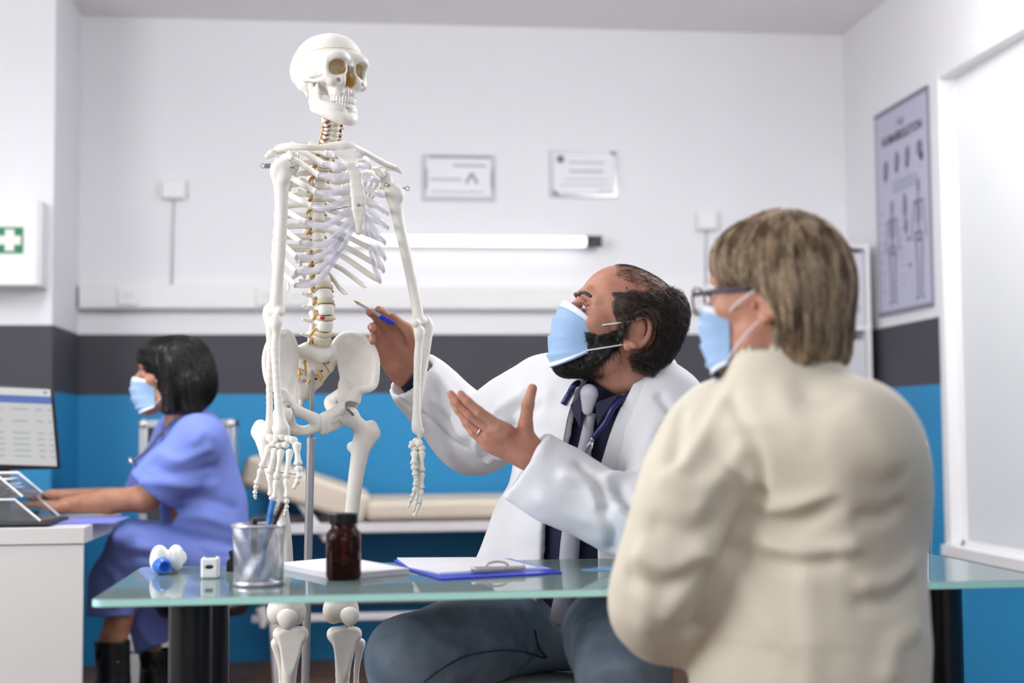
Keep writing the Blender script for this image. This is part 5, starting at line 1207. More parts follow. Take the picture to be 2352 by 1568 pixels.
def make_hand(o, ax, curl, spread, thumb, sc=1.0, left=False, h=.0019, extra=None):
    """hand in the frame x = thumb side, y = towards the fingertips, z = palm side; returns world mesh"""
    f = SDF((-.075, -.075, -.07), (.115, .21, .12), h)
    f.cone((0, -.07, 0), (0, 0, 0), .026, .025, k=.01, flat=(0, 0, 1), ratio=.78); f.cone((.004, .004, .002), (.010, .075, .0), .026, .026, k=.02, flat=(0, 0, 1), ratio=.52); f.cone((-.006, .004, .002), (-.018, .072, .0), .024, .022, k=.02, flat=(0, 0, 1), ratio=.58)
    f.ell((-.024, .030, .008), (.014, .032, .012), k=.012); f.ell((.022, .028, .010), (.016, .030, .015), k=.014)
    bx = (.029, .010, -.010, -.028); by = (.088, .092, .087, .077); ln = ((.044, .026, .021), (.048, .030, .022), (.044, .028, .022), (.035, .021, .020)); rd = (.0093, .0096, .0090, .0080); tips = []
    for i in range(4):
        p = np.array([bx[i], by[i] - .018, -.001]); q = np.array([bx[i], by[i], -.002]); f.cone(p, q, rd[i] * 1.2, rd[i] * 1.12, k=.008); a = 0; p = q; dl = [p]
        for j in range(3):
            a += math.radians(curl[i][j]); sp_ = math.radians(spread[i]); d = np.array([math.sin(sp_) * math.cos(a), math.cos(sp_) * math.cos(a), math.sin(a)]); q = p + d * ln[i][j] * (1.0 if j < 2 else .85)
            f.cone(p, q, rd[i] * (1.03, .97, .88)[j], rd[i] * (.97, .88, .76)[j], k=.0035); p = q; dl.append(p)
        tips.append(dl)
    tp = np.array(thumb, float); f.chain(tp, [.0155, .0125, .0105, .0085], k=.006); tips.append(list(tp))
    if extra: extra(f)
    V, Q = f.mesh(1); V = V * sc; tips = [[np.array(p) * sc for p in t] for t in tips]
    tw = lambda v: o + np.asarray(v) @ ax
    return (tw(V), Q if np.linalg.det(ax) > 0 else Q[:, ::-1]), [[tw(p) for p in t] for t in tips]
def nail(tips, ax_dorsal, r, m, parent):
    a, b = np.asarray(tips[-2]), np.asarray(tips[-1]); u = (b - a) / np.linalg.norm(b - a); dv = ax_dorsal - u * (ax_dorsal @ u); dv /= np.linalg.norm(dv)
    MB().ball(b - u * .001 + dv * r * .72, (r * .62, r * .85, r * .28), 10, 6, np.array([np.cross(u, dv), u, dv])).build('fingernail', m, parent, smooth=True)
def poly_carve(f, o, ax, poly, fmin):
    """remove the part of field f in front of o (along ax[1] beyond fmin) that lies inside the polygon given in (ax[0], ax[2]) coordinates"""
    X, Y, Z = f.ax[0][:, None, None] - o[0], f.ax[1][None, :, None] - o[1], f.ax[2][None, None, :] - o[2]
    l = (X * ax[0][0] + Y * ax[0][1] + Z * ax[0][2]).astype(np.float32); z = (X * ax[2][0] + Y * ax[2][1] + Z * ax[2][2]).astype(np.float32); fr = (X * ax[1][0] + Y * ax[1][1] + Z * ax[1][2]).astype(np.float32)
    d = np.full(l.shape, 9.0, np.float32); ins = np.zeros(l.shape, bool); n = len(poly)
    for i in range(n):
        a = poly[i]; b = poly[(i + 1) % n]; ex, ez = b[0] - a[0], b[1] - a[1]; wx, wz = l - a[0], z - a[1]; t = np.clip((wx * ex + wz * ez) / (ex * ex + ez * ez + 1e-12), 0, 1)
        d = np.minimum(d, (wx - ex * t) ** 2 + (wz - ez * t) ** 2); ins ^= ((a[1] > z) != (b[1] > z)) & (l < ex * (z - a[1]) / (ez if abs(ez) > 1e-9 else 1e-9) + a[0])
    d = np.sqrt(d); d[ins] *= -1; f.F = np.maximum(f.F, -np.maximum(d, fmin - fr)); return f
def onto(f, pts, dirv, off=0.0, reach=.35):
    """drop points against dirv onto the surface of field f"""
    out = []; ts = np.linspace(reach, -reach, 400)
    for p in np.asarray(pts, float):
        q = p + ts[:, None] * dirv; v = f.sample(q); i = np.argmax(v < 0)
        out.append((q[i] if v[i] < 0 else p) + dirv * off)
    return np.array(out)
def strip(A, B, n, m, f, dirv, off, th, name, mt, parent, curl=None):
    """cloth strip between two polylines laid on field f"""
    A = spline(A, n); B = spline(B, n); rows = [A * (1 - t) + B * t for t in np.linspace(0, 1, m)]; G = np.array([onto(f, r, dirv, off) for r in rows])
    for _ in range(2): G[1:-1] = (G[1:-1] * 2 + G[:-2] + G[2:]) / 4; G[:, 1:-1] = (G[:, 1:-1] * 2 + G[:, :-2] + G[:, 2:]) / 4
    if curl is not None: G = G + dirv * np.array(curl)[:, None, None]
    k = G.shape[1]; V = np.vstack([G.reshape(-1, 3), (G - dirv * th).reshape(-1, 3)]); N = m * k; Fc = []
    for i in range(m - 1):
        for j in range(k - 1): a = i * k + j; Fc += [(a, a + 1, a + k + 1, a + k), (N + a, N + a + k, N + a + k + 1, N + a + 1)]
    ed = [i for i in range(k)] + [i * k + k - 1 for i in range(1, m)] + [(m - 1) * k + j for j in range(k - 2, -1, -1)] + [i * k for i in range(m - 2, 0, -1)]
    for i in range(len(ed)): a, b = ed[i], ed[(i + 1) % len(ed)]; Fc.append((b, a, N + a, N + b))
    return obj(name, V, Fc, mt, parent, smooth=True, angle=50)
def skin_mat(name, rgb, blush):
    return mat(name, rgb, 0.48, var=0.10, vscale=28, var_rgb=blush, bump=0.10, bscale=420, spec=0.35)
def mask_mesh(ho, hax, sc, top, bot, sidew, pleats=3, side_f=.045, puff=.022):
    """pleated mask in head frame -> world grid"""
    U, W = 25, 31; G = np.zeros((W, U, 3))
    for i in range(W):
        v = i / (W - 1); z = top[1] * (1 - v) + bot[1] * v
        fc = top[0] * (1 - v) + bot[0] * v + puff * math.sin(math.pi * min(1, v * 1.08)) ** .8; pinch = 1 - .10 * math.sin(math.pi * v)
        zs = (top[2] * (1 - v) + bot[2] * v); ph = (v * (pleats + .6)) % 1.0; pl = (.0055 * (1 - ph)) if .12 < v < .90 else 0
        for j in range(U):
            th = (j / (U - 1) * 2 - 1) * math.pi / 2; l = math.sin(th) * sidew * pinch; cc = math.cos(th); w = cc ** .75 if cc > 0 else 0
            G[i, j] = (l, side_f + (fc - side_f) * w + pl * w, zs + (z - zs) * w)
    return G, lambda g: ho + (g.reshape(-1, 3) * sc) @ hax
def add_mask(person_o, ho, hax, sc, G, tw, m_blue, m_white, ear):
    W, U, _ = G.shape; V = tw(G); back = V - ((np.array([[0, .003, 0]]) * sc) @ hax); N = W * U; Fc = []
    for i in range(W - 1):
        for j in range(U - 1): a = i * U + j; Fc += [(a, a + U, a + U + 1, a + 1), (N + a, N + a + 1, N + a + U + 1, N + a + U)]
    mk = obj('face_mask', np.vstack([V, back]), Fc, m_blue, person_o, smooth=True)
    for rows in ((0, 3), (W - 3, W - 1)):
        g = G[rows[0]:rows[1] + 1].copy(); g[:, :, 1] += .0012; w_, u_ = g.shape[:2]; Vv = tw(g); obj('mask_hem', Vv, [(i * u_ + j, (i + 1) * u_ + j, (i + 1) * u_ + j + 1, i * u_ + j + 1) for i in range(w_ - 1) for j in range(u_ - 1)], m_white, mk, smooth=True)
    for s, col in ((1, U - 1), (-1, 0)):
        for row, eo in ((2, ear[0]), (W - 3, ear[1])):
            a = G[row, col]; e = np.array([s * eo[0], eo[1], eo[2]]); mid = (a + e) / 2; mid[0] += s * .008; MB().tube(tw(spline(np.array([a, mid, e]), 6)), .0014, 6).build('ear_loop', m_white, mk, smooth=True)
    return mk
mask_blue = mat('mask_blue', (160, 192, 232), 0.8, bump=0.15, bscale=350, var=0.06, vscale=60); mask_white = mat('mask_white', (236, 240, 246), 0.8)
# ================================================================ the doctor
coat_w = mat('coat_white', (224, 225, 229), 0.8, bump=0.12, bscale=260, sheen=0.1); navy = mat('navy_shirt', (25, 27, 60), 0.75, var=0.25, vscale=260, bump=0.1, bscale=300)
denim = mat('washed_denim', (150, 168, 186), 0.85, var=0.30, vscale=12, var_rgb=(108, 128, 150), bump=0.25, bscale=500); tie_m = mat('silver_tie', (178, 177, 190), 0.45, bump=0.1, bscale=500)
dskin = skin_mat('doctor_skin', (194, 144, 122), (178, 118, 99)); dhair = mat('doctor_hair', (74, 56, 48), 0.38, var=0.4, vscale=60, var_rgb=(34, 25, 22))
DR, DL = P(1248, 905, 3.00), P(1530, 935, 2.80); dl = DL - DR; dl[2] = 0; dl /= np.linalg.norm(dl); dfw = np.cross(dl, UPV); DAX = np.array([dl, dfw, UPV])
dc = (DR + DL) / 2
chest = P(1375, 1020, 2.92); belly = P(1335, 1210, 2.94); hipc = P(1320, 1390, 2.95); neckb = P(1446, 905, 2.87)
doc_base = np.array([hipc[0], hipc[1], 0.45])
lo = np.array([P(860, 900, 3.2)[0] - .02, 2.45, .35]); hi = np.array([P(1640, 900, 2.9)[0], 3.45, 1.28])
def torso_field(h, grow=0.0):
    f = SDF(lo, hi, h)
    f.ell(chest, (.165 + grow, .112 + grow, .175 + grow), ax=DAX); f.ell(belly, (.150 + grow, .118 + grow, .16 + grow), ax=DAX, k=.08); f.ell(hipc, (.165 + grow, .12 + grow, .12 + grow), ax=DAX, k=.06)
    f.cone(DR + dl * .02, DL - dl * .02, .060 + grow, .060 + grow, k=.06); f.cone(neckb - UPV * .05, neckb + UPV * .015, .085 + grow, .066 + grow, k=.06)
    return f
shirt = torso_field(.0048, .0)
ds = P(1425, 759, 2.80)
# ---- body (skin): head, neck, trunk, arms, hands in one mesh
HAX = head_axes(ds, 76, 19, -3); HS = 1.02
hf = head_sdf(.0022, neck=False, es=1.04); HV, HQ = hf.mesh(1)
dh = lambda v: ds + (np.asarray(v) * HS) @ HAX
RE, RW = P(1090, 1006, 3.18), P(938, 856, 3.17); LE, LW = P(1472, 1192, 2.66), P(1222, 1050, 2.70)
fb = torso_field(.010, -.012); bx_ = fb.mesh(1)
n0 = ds + (np.array([0, -.030, -.02]) * HS) @ HAX; n1 = neckb - UPV * .07 - dfw * .01; fn = SDF(np.minimum(n0, n1) - .10, np.maximum(n0, n1) + .10, .004); fn.chain([n0, (n0 + n1) / 2 + dfw * .004, n1], [.060, .057, .062], k=.02); nk = fn.mesh(1)
# right hand holding the pen
yv = P(868, 738, 3.14) - RW; yv /= np.linalg.norm(yv); zv = CAM - RW; zv = zv - yv * (zv @ yv); zv /= np.linalg.norm(zv); xv = np.cross(yv, zv)
zv2 = zv * math.cos(.10) - xv * math.sin(.10); xv = np.cross(yv, zv2); AXR = np.array([xv, yv, zv2])
rh, rt = make_hand(RW, AXR, [(22, 26, 14), (22, 32, 16), (34, 44, 20), (36, 46, 24)], (-9, -8, -2, 8), [(.022, .022, .010), (.043, .055, .016), (.046, .088, .026), (.034, .124, .036)], 1.08)
yv = P(1080, 968, 2.67) - LW; yv /= np.linalg.norm(yv); zv = P(1300, 900, 3.6) - P(1290, 930, 2.7); zv = zv - yv * (zv @ yv); zv /= np.linalg.norm(zv); xv = np.cross(yv, zv) ; xv = -xv if xv[2] < 0 else xv
AXL = np.array([xv, yv, zv])
AXL = np.array([xv * math.cos(.70) - zv * math.sin(.70), yv, zv * math.cos(.70) + xv * math.sin(.70)])
lh, lt = make_hand(LW, AXL, [(4, 10, 8), (8, 12, 8), (14, 14, 10), (20, 16, 10)], (3, 1, -1, -4), [(.020, .022, .006), (.046, .046, .016), (.068, .060, .040), (.084, .066, .066)], 1.06)
fa = SDF(np.minimum(RE, RW) - .12, np.maximum(DR, RE) + .12, .007); fa.chain([DR, P(1150, 962, 3.09), RE, RW + (RE - RW) * .15], [.052, .046, .042, .024], k=.02); ar = fa.mesh(1)
fa = SDF(np.minimum(np.minimum(LE, LW), DL) - .12, np.maximum(np.maximum(DL, LE), LW) + .12, .007); fa.chain([DL, P(1535, 1090, 2.74), LE, LW + (LE - LW) * .15], [.050, .046, .040, .022], k=.02); al = fa.mesh(1)
hd = (dh(HV), HQ)
V, Q = join([hd, nk, bx_, ar, al, rh, lh])
doctor = obj('person', V, Q, dskin, None, smooth=True)
tag(doctor, 'seated man in white coat and blue mask pointing a pen at the skeleton', 'person')
nm = mat('nail_pink', (232, 190, 172), 0.3)
nail(lt[4], CAM - lt[4][-1], .0085, nm, doctor)
for i in (0, 1): nail(lt[i], -AXL[2], .0068, nm, doctor)
MB().tube([lt[2][1] * .5 + lt[2][0] * .5 + (AXL[0] * math.cos(a) + AXL[2] * math.sin(a)) * .0108 for a in np.linspace(0, 2 * math.pi, 20)], .0016, 8, cap=False).build('finger_ring', mat('ring_silver', (200, 200, 205), 0.2, metal=0.9), doctor, smooth=True)
# ---- eyes, brows
eyew = mat('eye_white', (238, 236, 234), 0.2); iris = mat('iris_brown', (52, 40, 36), 0.15)
for s in (-1, 1):
    c = np.array([s * .031, .0795, .016]); MB().ball(dh(c), .0132 * HS, 16, 12).build('eye', eyew, doctor, smooth=True); MB().ball(dh(c + np.array([-.001, .0095, .002])), .0058 * HS, 12, 8).build('iris', iris, doctor, smooth=True)
    br = spline(np.array([(s * .012, .0995, .036), (s * .026, .1015, .040), (s * .040, .0945, .041), (s * .051, .080, .036)]), 5); MB().tube(dh(br), [.0028] + [.0044] * (len(br) - 2) + [.0016], 8, flat=.9).build('eyebrow', dhair, doctor, smooth=True)
    lash = spline(np.array([(s * .019, .094, .0205), (s * .031, .0965, .0235), (s * .044, .0885, .0195)]), 4); MB().tube(dh(lash), .0012, 6).build('eyelashes', dhair, doctor, smooth=True)
# ---- hair, in head frame
def dkeep(X, Y, Z):
    front = (Y - .052) + .0035 * np.sin(Z * 170) + .002 * np.sin(Z * 410 + 1) + np.maximum(.050 - Z, 0) * .35 + np.maximum(Z - .055, 0) * 2.6      # hairline recedes towards the top
    ear = np.float32(.034) - np.sqrt((Y + .020) ** 2 + ((Z + .000) * .85) ** 2) + 0 * X
    nape = (-.062 - Z) + np.maximum(Y + .03, 0) * 1.2
    side = np.where((Y > -.02), -.010 - Z + 0 * Y, -1)
    return np.maximum(np.maximum(front + 0 * X, ear), np.maximum(nape + 0 * X, side + 0 * X))
hs = shell_from(hf, dkeep, .009); hv, hq = hs.mesh(2)
N = vnormals(hv, hq); hv = hv + N * (.0018 * vnoise(hv, 70, 3) + .0010 * vnoise(hv, 200, 4))[:, None]
roots = hv[(hv[:, 1] < .03) & (np.abs(hf.sample(hv)) > .004)]
flow = lambda p: np.stack([0.05 * np.sign(p[:, 0]), -np.ones(len(p)) * .8, -.35 - 2.2 * np.maximum(-.05 - p[:, 1], 0) * 10 * .3], 1)
sv, sq = strands(hs, roots, flow, 7500, .034, 4, .0006, .009, .32, 5, .2)
top_pts = HV[(HV[:, 2] > .085) & (HV[:, 1] < .055) & (np.abs(HV[:, 0]) < .065)]
tv, tq = strands(hf, top_pts, lambda p: np.tile([0, -1.0, .15], (len(p), 1)), 1800, .024, 4, .00022, .002, .3, 6, .1)
V, Q = join([(hv, hq), (sv, sq), (tv, tq)]); tag(obj('hair', dh(V), Q, dhair, doctor, smooth=True), 'short receding dark brown hair', kind='stuff')
def bkeep(X, Y, Z):
    lowr = Z + .030 + np.maximum(.050 - Y, 0) * (-.75); back = .012 - Y - np.maximum(Z + .02, 0) * .2 + np.maximum(-.04 - Z, 0) * .55; bott = -.122 - Z; return np.maximum(np.maximum(lowr + 0 * X, back + 0 * X), bott + 0 * X + 0 * Y)
bs = shell_from(hf, bkeep, .006); bf = SDF(hf.lo, hf.lo + (hf.n - 2) * hf.h, hf.h); bv, bq = bs.mesh(1)
chin = hf.copy(); chin.ell((0, .086, -.104), (.030, .022, .024), k=.01)
N = vnormals(bv, bq); bv = bv + N * (.0025 * vnoise(bv, 160, 8))[:, None]
sv, sq = strands(hf, bv, lambda p: np.tile([0, .35, -1.0], (len(p), 1)), 6000, .020, 3, .0005, .007, .4, 9)
V, Q = join([(bv, bq), (sv, sq)]); tag(obj('beard', dh(V), Q, mat('beard_black', (26, 20, 19), 0.6), doctor, smooth=True), 'short black beard', kind='stuff')
# ---- mask
G, tw = mask_mesh(ds, HAX, HS, (.1235, .018, -.010), (.110, -.112, -.066), .064, 3, .062, .010)
add_mask(doctor, ds, HAX, HS, G, tw, mask_blue, mask_white, ((.083, -.002, .018), (.080, .002, -.030)))
# ---- shirt, coat, tie
V, Q = shirt.mesh(1); fs = SDF(np.minimum(RE, RW) - .1, np.maximum(RE, RW) + .1, .004); ud = (RW - RE) / np.linalg.norm(RW - RE); fs.cone(RE, RW - ud * .010, .05, .036); fs.cone(RW - ud * .05, RW + ud * .06, .031, .031, op='s'); fs.box(RW + ud * .040, (.06, .06, .05), ax=np.array([*frame_from(ud)]), op='s'); cv = fs.mesh(1)
V, Q = join([(V, Q), cv]); obj('shirt', V, Q, navy, doctor, smooth=True)
coat = torso_field(.0048, .020)
coat.cone(P(1185, 1190, 3.0), P(1130, 1330, 2.98), .045, .050, k=.05); coat.cone(P(1440, 1190, 2.85), P(1440, 1380, 2.85), .07, .08, k=.05)
dpt = lambda px, py: ((P(px, py, 2.80) - dc) @ dl, (P(px, py, 2.80) - dc)[2])
poly_carve(coat, dc, DAX, [dpt(*q) for q in ((1345, 830), (1318, 905), (1296, 1000), (1262, 1090), (1225, 1170), (1205, 1300), (1180, 1480), (1160, 1720), (1420, 1720), (1400, 1480), (1385, 1300), (1388, 1180), (1410, 1080), (1452, 985), (1490, 900), (1500, 810))], .01)
for right in (True, False):
    sf = SDF(lo, hi, .0048)
    if right:
        W_, E_, ri = RW, RE, .056; sf.chain([DR, P(1150, 962, 3.09), RE, P(1030, 945, 3.18), RW + (RE - RW) * .04], [.076, .072, .074, .066, .062], k=.03, n=3)
    else:
        W_, E_, ri = LW, LE, .064; sf.chain([DL, P(1535, 1090, 2.74), LE, P(1345, 1145, 2.68), P(1214, 1074, 2.70)], [.078, .072, .068, .063, .072], k=.03, n=3)
    u = (W_ - E_) / np.linalg.norm(W_ - E_); tcw = (CAM - W_) / np.linalg.norm(CAM - W_)
    if right: nu = u + tcw * .45; nu /= np.linalg.norm(nu); cut = W_ - u * .006
    else: nu = P(1088, 985, 2.70) - P(1206, 1070, 2.70); nu /= np.linalg.norm(nu); cut = P(1206, 1070, 2.70)
    sf.box(cut + nu * .09, (.14, .14, .09), ax=np.array(frame_from(nu)), op='s'); sf.cone(cut - u * .10, cut + u * .03, ri * .8, ri, op='s')
    coat._op((slice(None),) * 3, sf.F, .03, 'u')
inner = torso_field(.0048, .006); coat.F = np.maximum(coat.F, -inner.F)
V, Q = coat.mesh(2)
V = creases(V, Q, [([(1060, 960), (1100, 1010), (1105, 1060)], -0.0100, .012), ([(1085, 945), (1120, 1000), (1150, 1060)], 0.0095, .012), ([(1120, 950), (1160, 1010), (1175, 1060)], -0.0100, .012), ([(990, 850), (1040, 930), (1050, 1000)], 0.0102, .02), ([(1100, 990), (1090, 1040), (1120, 1070)], 0.0100, .010), ([(1200, 920), (1160, 960), (1165, 1010)], -0.0095, .012),
    ([(1300, 1080), (1345, 1100), (1370, 1140)], 0.0119, .012), ([(1335, 1055), (1380, 1105), (1385, 1150)], -0.0119, .010), ([(1420, 1110), (1440, 1150), (1480, 1180)], -0.0204, .012), ([(1400, 1090), (1460, 1060), (1510, 1020)], 0.0095, .014), ([(1430, 1070), (1480, 1030), (1520, 970)], -0.0095, .012), ([(1380, 1180), (1400, 1230), (1395, 1270)], -0.0102, .012), ([(1420, 1160), (1450, 1220), (1460, 1270)], 0.0153, .012), ([(1240, 1150), (1300, 1180), (1380, 1200)], 0.0085, .02), ([(905, 915), (960, 960), (1020, 1010), (1060, 1035)], -.006, .005), ([(975, 830), (1010, 900), (1015, 960)], -.008, .014), ([(1000, 930), (1040, 960), (1060, 1000)], .009, .012), ([(1190, 900), (1150, 925), (1110, 960)], .010, .012), ([(1230, 930), (1190, 960), (1150, 1000)], -.009, .012), ([(1250, 900), (1230, 960), (1240, 1020)], 0.0068, .02), ([(1510, 900), (1540, 930), (1560, 960)], -0.0085, .01)])
V = V + vnormals(V, Q) * (.0022 * vnoise(V, 14, 11) + .0012 * vnoise(V, 34, 12))[:, None]
coat_o = obj('lab_coat', V, Q, coat_w, doctor, smooth=True); tag(coat_o, 'white open lab coat')
cf = torso_field(.0048, .020)
dq = lambda px, py: P(px, py, 2.80)
# lapels and collar
strip([dq(1322, 892), dq(1302, 960), dq(1288, 1020), dq(1262, 1085)], [dq(1300, 895), dq(1258, 930), dq(1252, 985), dq(1255, 1080)], 6, 8, cf, dfw, .004, .003, 'lapel', coat_w, coat_o, np.linspace(.004, .002, 8))
strip([dq(1338, 862), dq(1330, 880), dq(1318, 905)], [dq(1300, 870), dq(1278, 900), dq(1290, 928)], 6, 6, cf, dfw, .006, .003, 'collar', coat_w, coat_o)
strip([dq(1478, 935), dq(1455, 985), dq(1420, 1050), dq(1400, 1090)], [dq(1530, 950), dq(1500, 1010), dq(1460, 1070), dq(1405, 1095)], 6, 8, cf, dfw, .004, .003, 'lapel', coat_w, coat_o, np.linspace(.004, .002, 8))
strip([dq(1500, 850), dq(1495, 890), dq(1478, 935)], [dq(1528, 862), dq(1548, 900), dq(1515, 952)], 6, 6, cf, dfw, .006, .003, 'collar', coat_w, coat_o)
f = SDF(neckb - .16, neckb + .16, .003); ring = [neckb + UPV * (.020 + .034 * (-math.sin(a))) + dl * math.cos(a) * .088 + dfw * math.sin(a) * .088 - dfw * .012 for a in np.linspace(-math.pi * 1.22, math.pi * .22, 22)]
f.chain(ring, [.006] * 22, k=.004); f.chain([p + UPV * .026 - (p - neckb) * .10 for p in ring], [.006] * 22, k=.012); f.chain([p + UPV * .013 - (p - neckb) * .05 for p in ring], [.006] * 22, k=.012); V, Q = f.mesh(1); obj('coat_collar', V, Q, coat_w, coat_o, smooth=True)
ring = [neckb + UPV * (.022 + .030 * (-math.sin(a))) + dl * math.cos(a) * .070 + dfw * math.sin(a) * .070 + dfw * .000 for a in np.linspace(0, 2 * math.pi, 28)]
f = SDF(neckb - .14, neckb + .14, .003); f.chain(ring, [.006] * 28, k=.004); f.chain([p + UPV * .020 - (p - neckb) * .08 for p in ring], [.005] * 28, k=.02); f.chain([p + UPV * .010 - (p - neckb) * .04 for p in ring], [.0055] * 28, k=.02); V, Q = f.mesh(1); obj('shirt_collar', V, Q, navy, doctor, smooth=True)
for a, b, c in (((1352, 905), (1358, 985), (1310, 930)), ((1400, 925), (1412, 975), (1470, 905))):
    strip([dq(*a), dq((a[0] + b[0]) / 2, (a[1] + b[1]) / 2), dq(*b)], [dq(*c), dq((c[0] + b[0]) / 2, (c[1] + b[1]) / 2), dq(b[0] + 2, b[1] + 2)], 5, 6, cf, dfw, .010, .003, 'shirt_collar_point', navy, doctor)
tie = thing if False else None
knot = onto(cf, [dq(1372, 925)], dfw, .010)[0]
tl = [dq(1356, 945), dq(1335, 1010), dq(1308, 1080), dq(1290, 1170), dq(1275, 1240), dq(1262, 1300), dq(1250, 1370), dq(1236, 1425)]; trr = [dq(1386, 950), dq(1375, 1010), dq(1362, 1080), dq(1345, 1170), dq(1330, 1240), dq(1318, 1300), dq(1308, 1370), dq(1298, 1440)]
to = strip(tl, trr, 5, 6, shirt, dfw, .014, .004, 'necktie', tie_m, doctor, (0, .004, .006, .006, .004, 0)); tag(to, 'silver grey necktie')
b0, b1 = onto(shirt, [dq(1236, 1425), dq(1298, 1440)], dfw, .016); tip = onto(shirt, [dq(1252, 1465)], dfw, .018)[0]
MB().prism([b0, b1, tip], -dfw * .004).build('tie_tip', tie_m, to)
f = SDF(knot - .05, knot + .05, .002); f.chain([knot + UPV * .016 + dl * .004, knot - UPV * .012], [.021, .013], k=.004, flat=dfw, ratio=.55); V, Q = f.mesh(1); obj('tie_knot', V, Q, tie_m, to, smooth=True)
# ---- jeans and shoes
RH, RK, RA = P(1250, 1430, 2.98), P(940, 1512, 2.64), P(960, 1760, 2.86); LH, LK, LA = P(1400, 1440, 2.88), P(1432, 1535, 2.46), P(1440, 1800, 2.70)
RA[2] = .10; LA[2] = .10
jl = np.min([RH, RK, RA, LH, LK, LA], 0) - .13; jh = np.max([RH, RK, RA, LH, LK, LA], 0) + .13; jh[2] = max(jh[2], hipc[2] + .1)
j = SDF(jl, jh, .006); j.ell(hipc - UPV * .03, (.165, .125, .10), ax=DAX); j.chain([RH, (RH + RK) / 2 + UPV * .012, RK, (RK + RA) / 2, RA], [.100, .090, .076, .066, .060], k=.03); j.chain([LH, (LH + LK) / 2 + UPV * .01, LK, (LK + LA) / 2, LA], [.100, .090, .078, .066, .060], k=.03)
V, Q = j.mesh(2)
V = creases(V, Q, [([(880, 1470), (960, 1440), (1060, 1430)], .006, .014), ([(900, 1530), (980, 1550), (1040, 1560)], -.006, .012), ([(1120, 1400), (1180, 1430), (1230, 1490)], -.008, .012), ([(1090, 1430), (1150, 1470), (1220, 1510)], .006, .014), ([(1000, 1460), (1060, 1490), (1150, 1500)], .005, .014), ([(1310, 1430), (1360, 1420), (1410, 1400)], .006, .014), ([(1330, 1480), (1400, 1460), (1470, 1460)], -.006, .014), ([(1350, 1540), (1420, 1520), (1480, 1530)], .006, .014), ([(1200, 1400), (1235, 1450), (1255, 1510)], -.006, .008)])
V = V + vnormals(V, Q) * (.002 * vnoise(V, 16, 21) + .0012 * vnoise(V, 40, 22))[:, None]
je = obj('jeans', V, Q, denim, doctor, smooth=True)
for pts in (((985, 1566), (1040, 1530), (1100, 1508), (1195, 1495), (1258, 1522)), ((1237, 1455), (1248, 1490), (1262, 1520))):
    q = spline(snap(V, pts), 6); q = q + (CAM - q) / np.linalg.norm(CAM - q, axis=1, keepdims=True) * .001; MB().tube(q, .0030, 6, flat=.6).build('seam', mat('denim_seam', (70, 84, 104), 0.8), je, smooth=True)
dark_leather = mat('dark_leather', (30, 26, 26), 0.4)
for A_, K_ in ((RA, RK), (LA, LK)):
    fv = K_ - A_; fv[2] = 0; fv = np.array([-.3, -1, 0.]) if np.linalg.norm(fv) < .02 else fv; fv /= np.linalg.norm(fv)
    f = SDF(A_ - .25, A_ + .25, .006); f.cone(A_ - UPV * .01, A_ - UPV * .055, .045, .042, k=.02); f.cone(A_ - UPV * .058, A_ + fv * .16 - UPV * .064, .038, .034, k=.03); f.plane((0, 0, .0012), (0, 0, -1)); V, Q = f.mesh(1); obj('shoe', V, Q, dark_leather, doctor, smooth=True)
# ---- stool
t = thing('stool', 'white round stool the doctor sits on', 'stool', (hipc[0], hipc[1], 0)); sz = hipc[2] - .133
white_vinyl = mat('white_vinyl', (228, 224, 218), 0.45)
sc_ = np.array([hipc[0] - .02, hipc[1] - .08, 0])
MB().lathe([(0, sz - .07), (.17, sz - .07), (.185, sz - .05), (.185, sz - .015), (.17, sz), (0, sz)], sc_, 40).build('seat', white_vinyl, t, smooth=True, angle=50)
MB().lathe([(.025, .08), (.025, sz - .07)], sc_, 20).build('column', pole_m, t, smooth=True, angle=50)
for i in range(5):
    a = 2 * math.pi * i / 5; dv = np.array([math.cos(a), math.sin(a), 0]); MB().tube([sc_ + UPV * .085, sc_ + dv * .24 + UPV * .06], [.02, .013], 8).build('foot_arm', pole_m, t, smooth=True, angle=50); MB().lathe([(.01, -.01), (.0255, -.009), (.0255, .009), (.01, .01)], sc_ + dv * .24 + UPV * .0265, 16, np.cross(dv, UPV)).build('caster', black_plastic, t, smooth=True, angle=40)
# ---- stethoscope round the neck
t = thing('stethoscope', 'navy stethoscope hanging round the doctor neck', 'stethoscope', neckb)
tube_m = mat('steth_navy', (28, 36, 92), 0.25)
gp = [onto(cf, [dq(*q)], dfw, .012)[0] for q in ((1284, 928), (1300, 905), (1322, 880))]
back = [neckb + UPV * (.035 + .020 * (-math.sin(a))) + dl * math.cos(a) * .090 + dfw * math.sin(a) * .090 - dfw * .015 for a in np.linspace(math.pi * 1.02, math.pi * 1.98, 9)]
gq = [onto(cf, [dq(*q)], dfw, .012)[0] for q in ((1470, 925), (1440, 970), (1402, 1005))]
MB().tube(spline(np.array(gp + back + [P(1500, 850, 2.82), P(1490, 885, 2.79)] + gq), 6), .0062, 10).build('tubing', tube_m, t, smooth=True)
yk = gq[-1]
for e in ((1352, 1070), (1364, 1076)):
    p2 = onto(cf, [dq(*e)], dfw, .014)[0]; MB().tube(np.array([yk, yk * .7 + p2 * .3 + dl * (.004 if e[0] > 1355 else -.004), p2]), .0022, 8).build('ear_tube', mat('chrome', (215, 215, 220), 0.12, metal=1.0), t, smooth=True)
MB().tube([yk + (gq[-2] - yk) * .15, yk + (yk - gq[-2]) * .2], .0052, 10).build('yoke', MATS['chrome'], t, smooth=True)
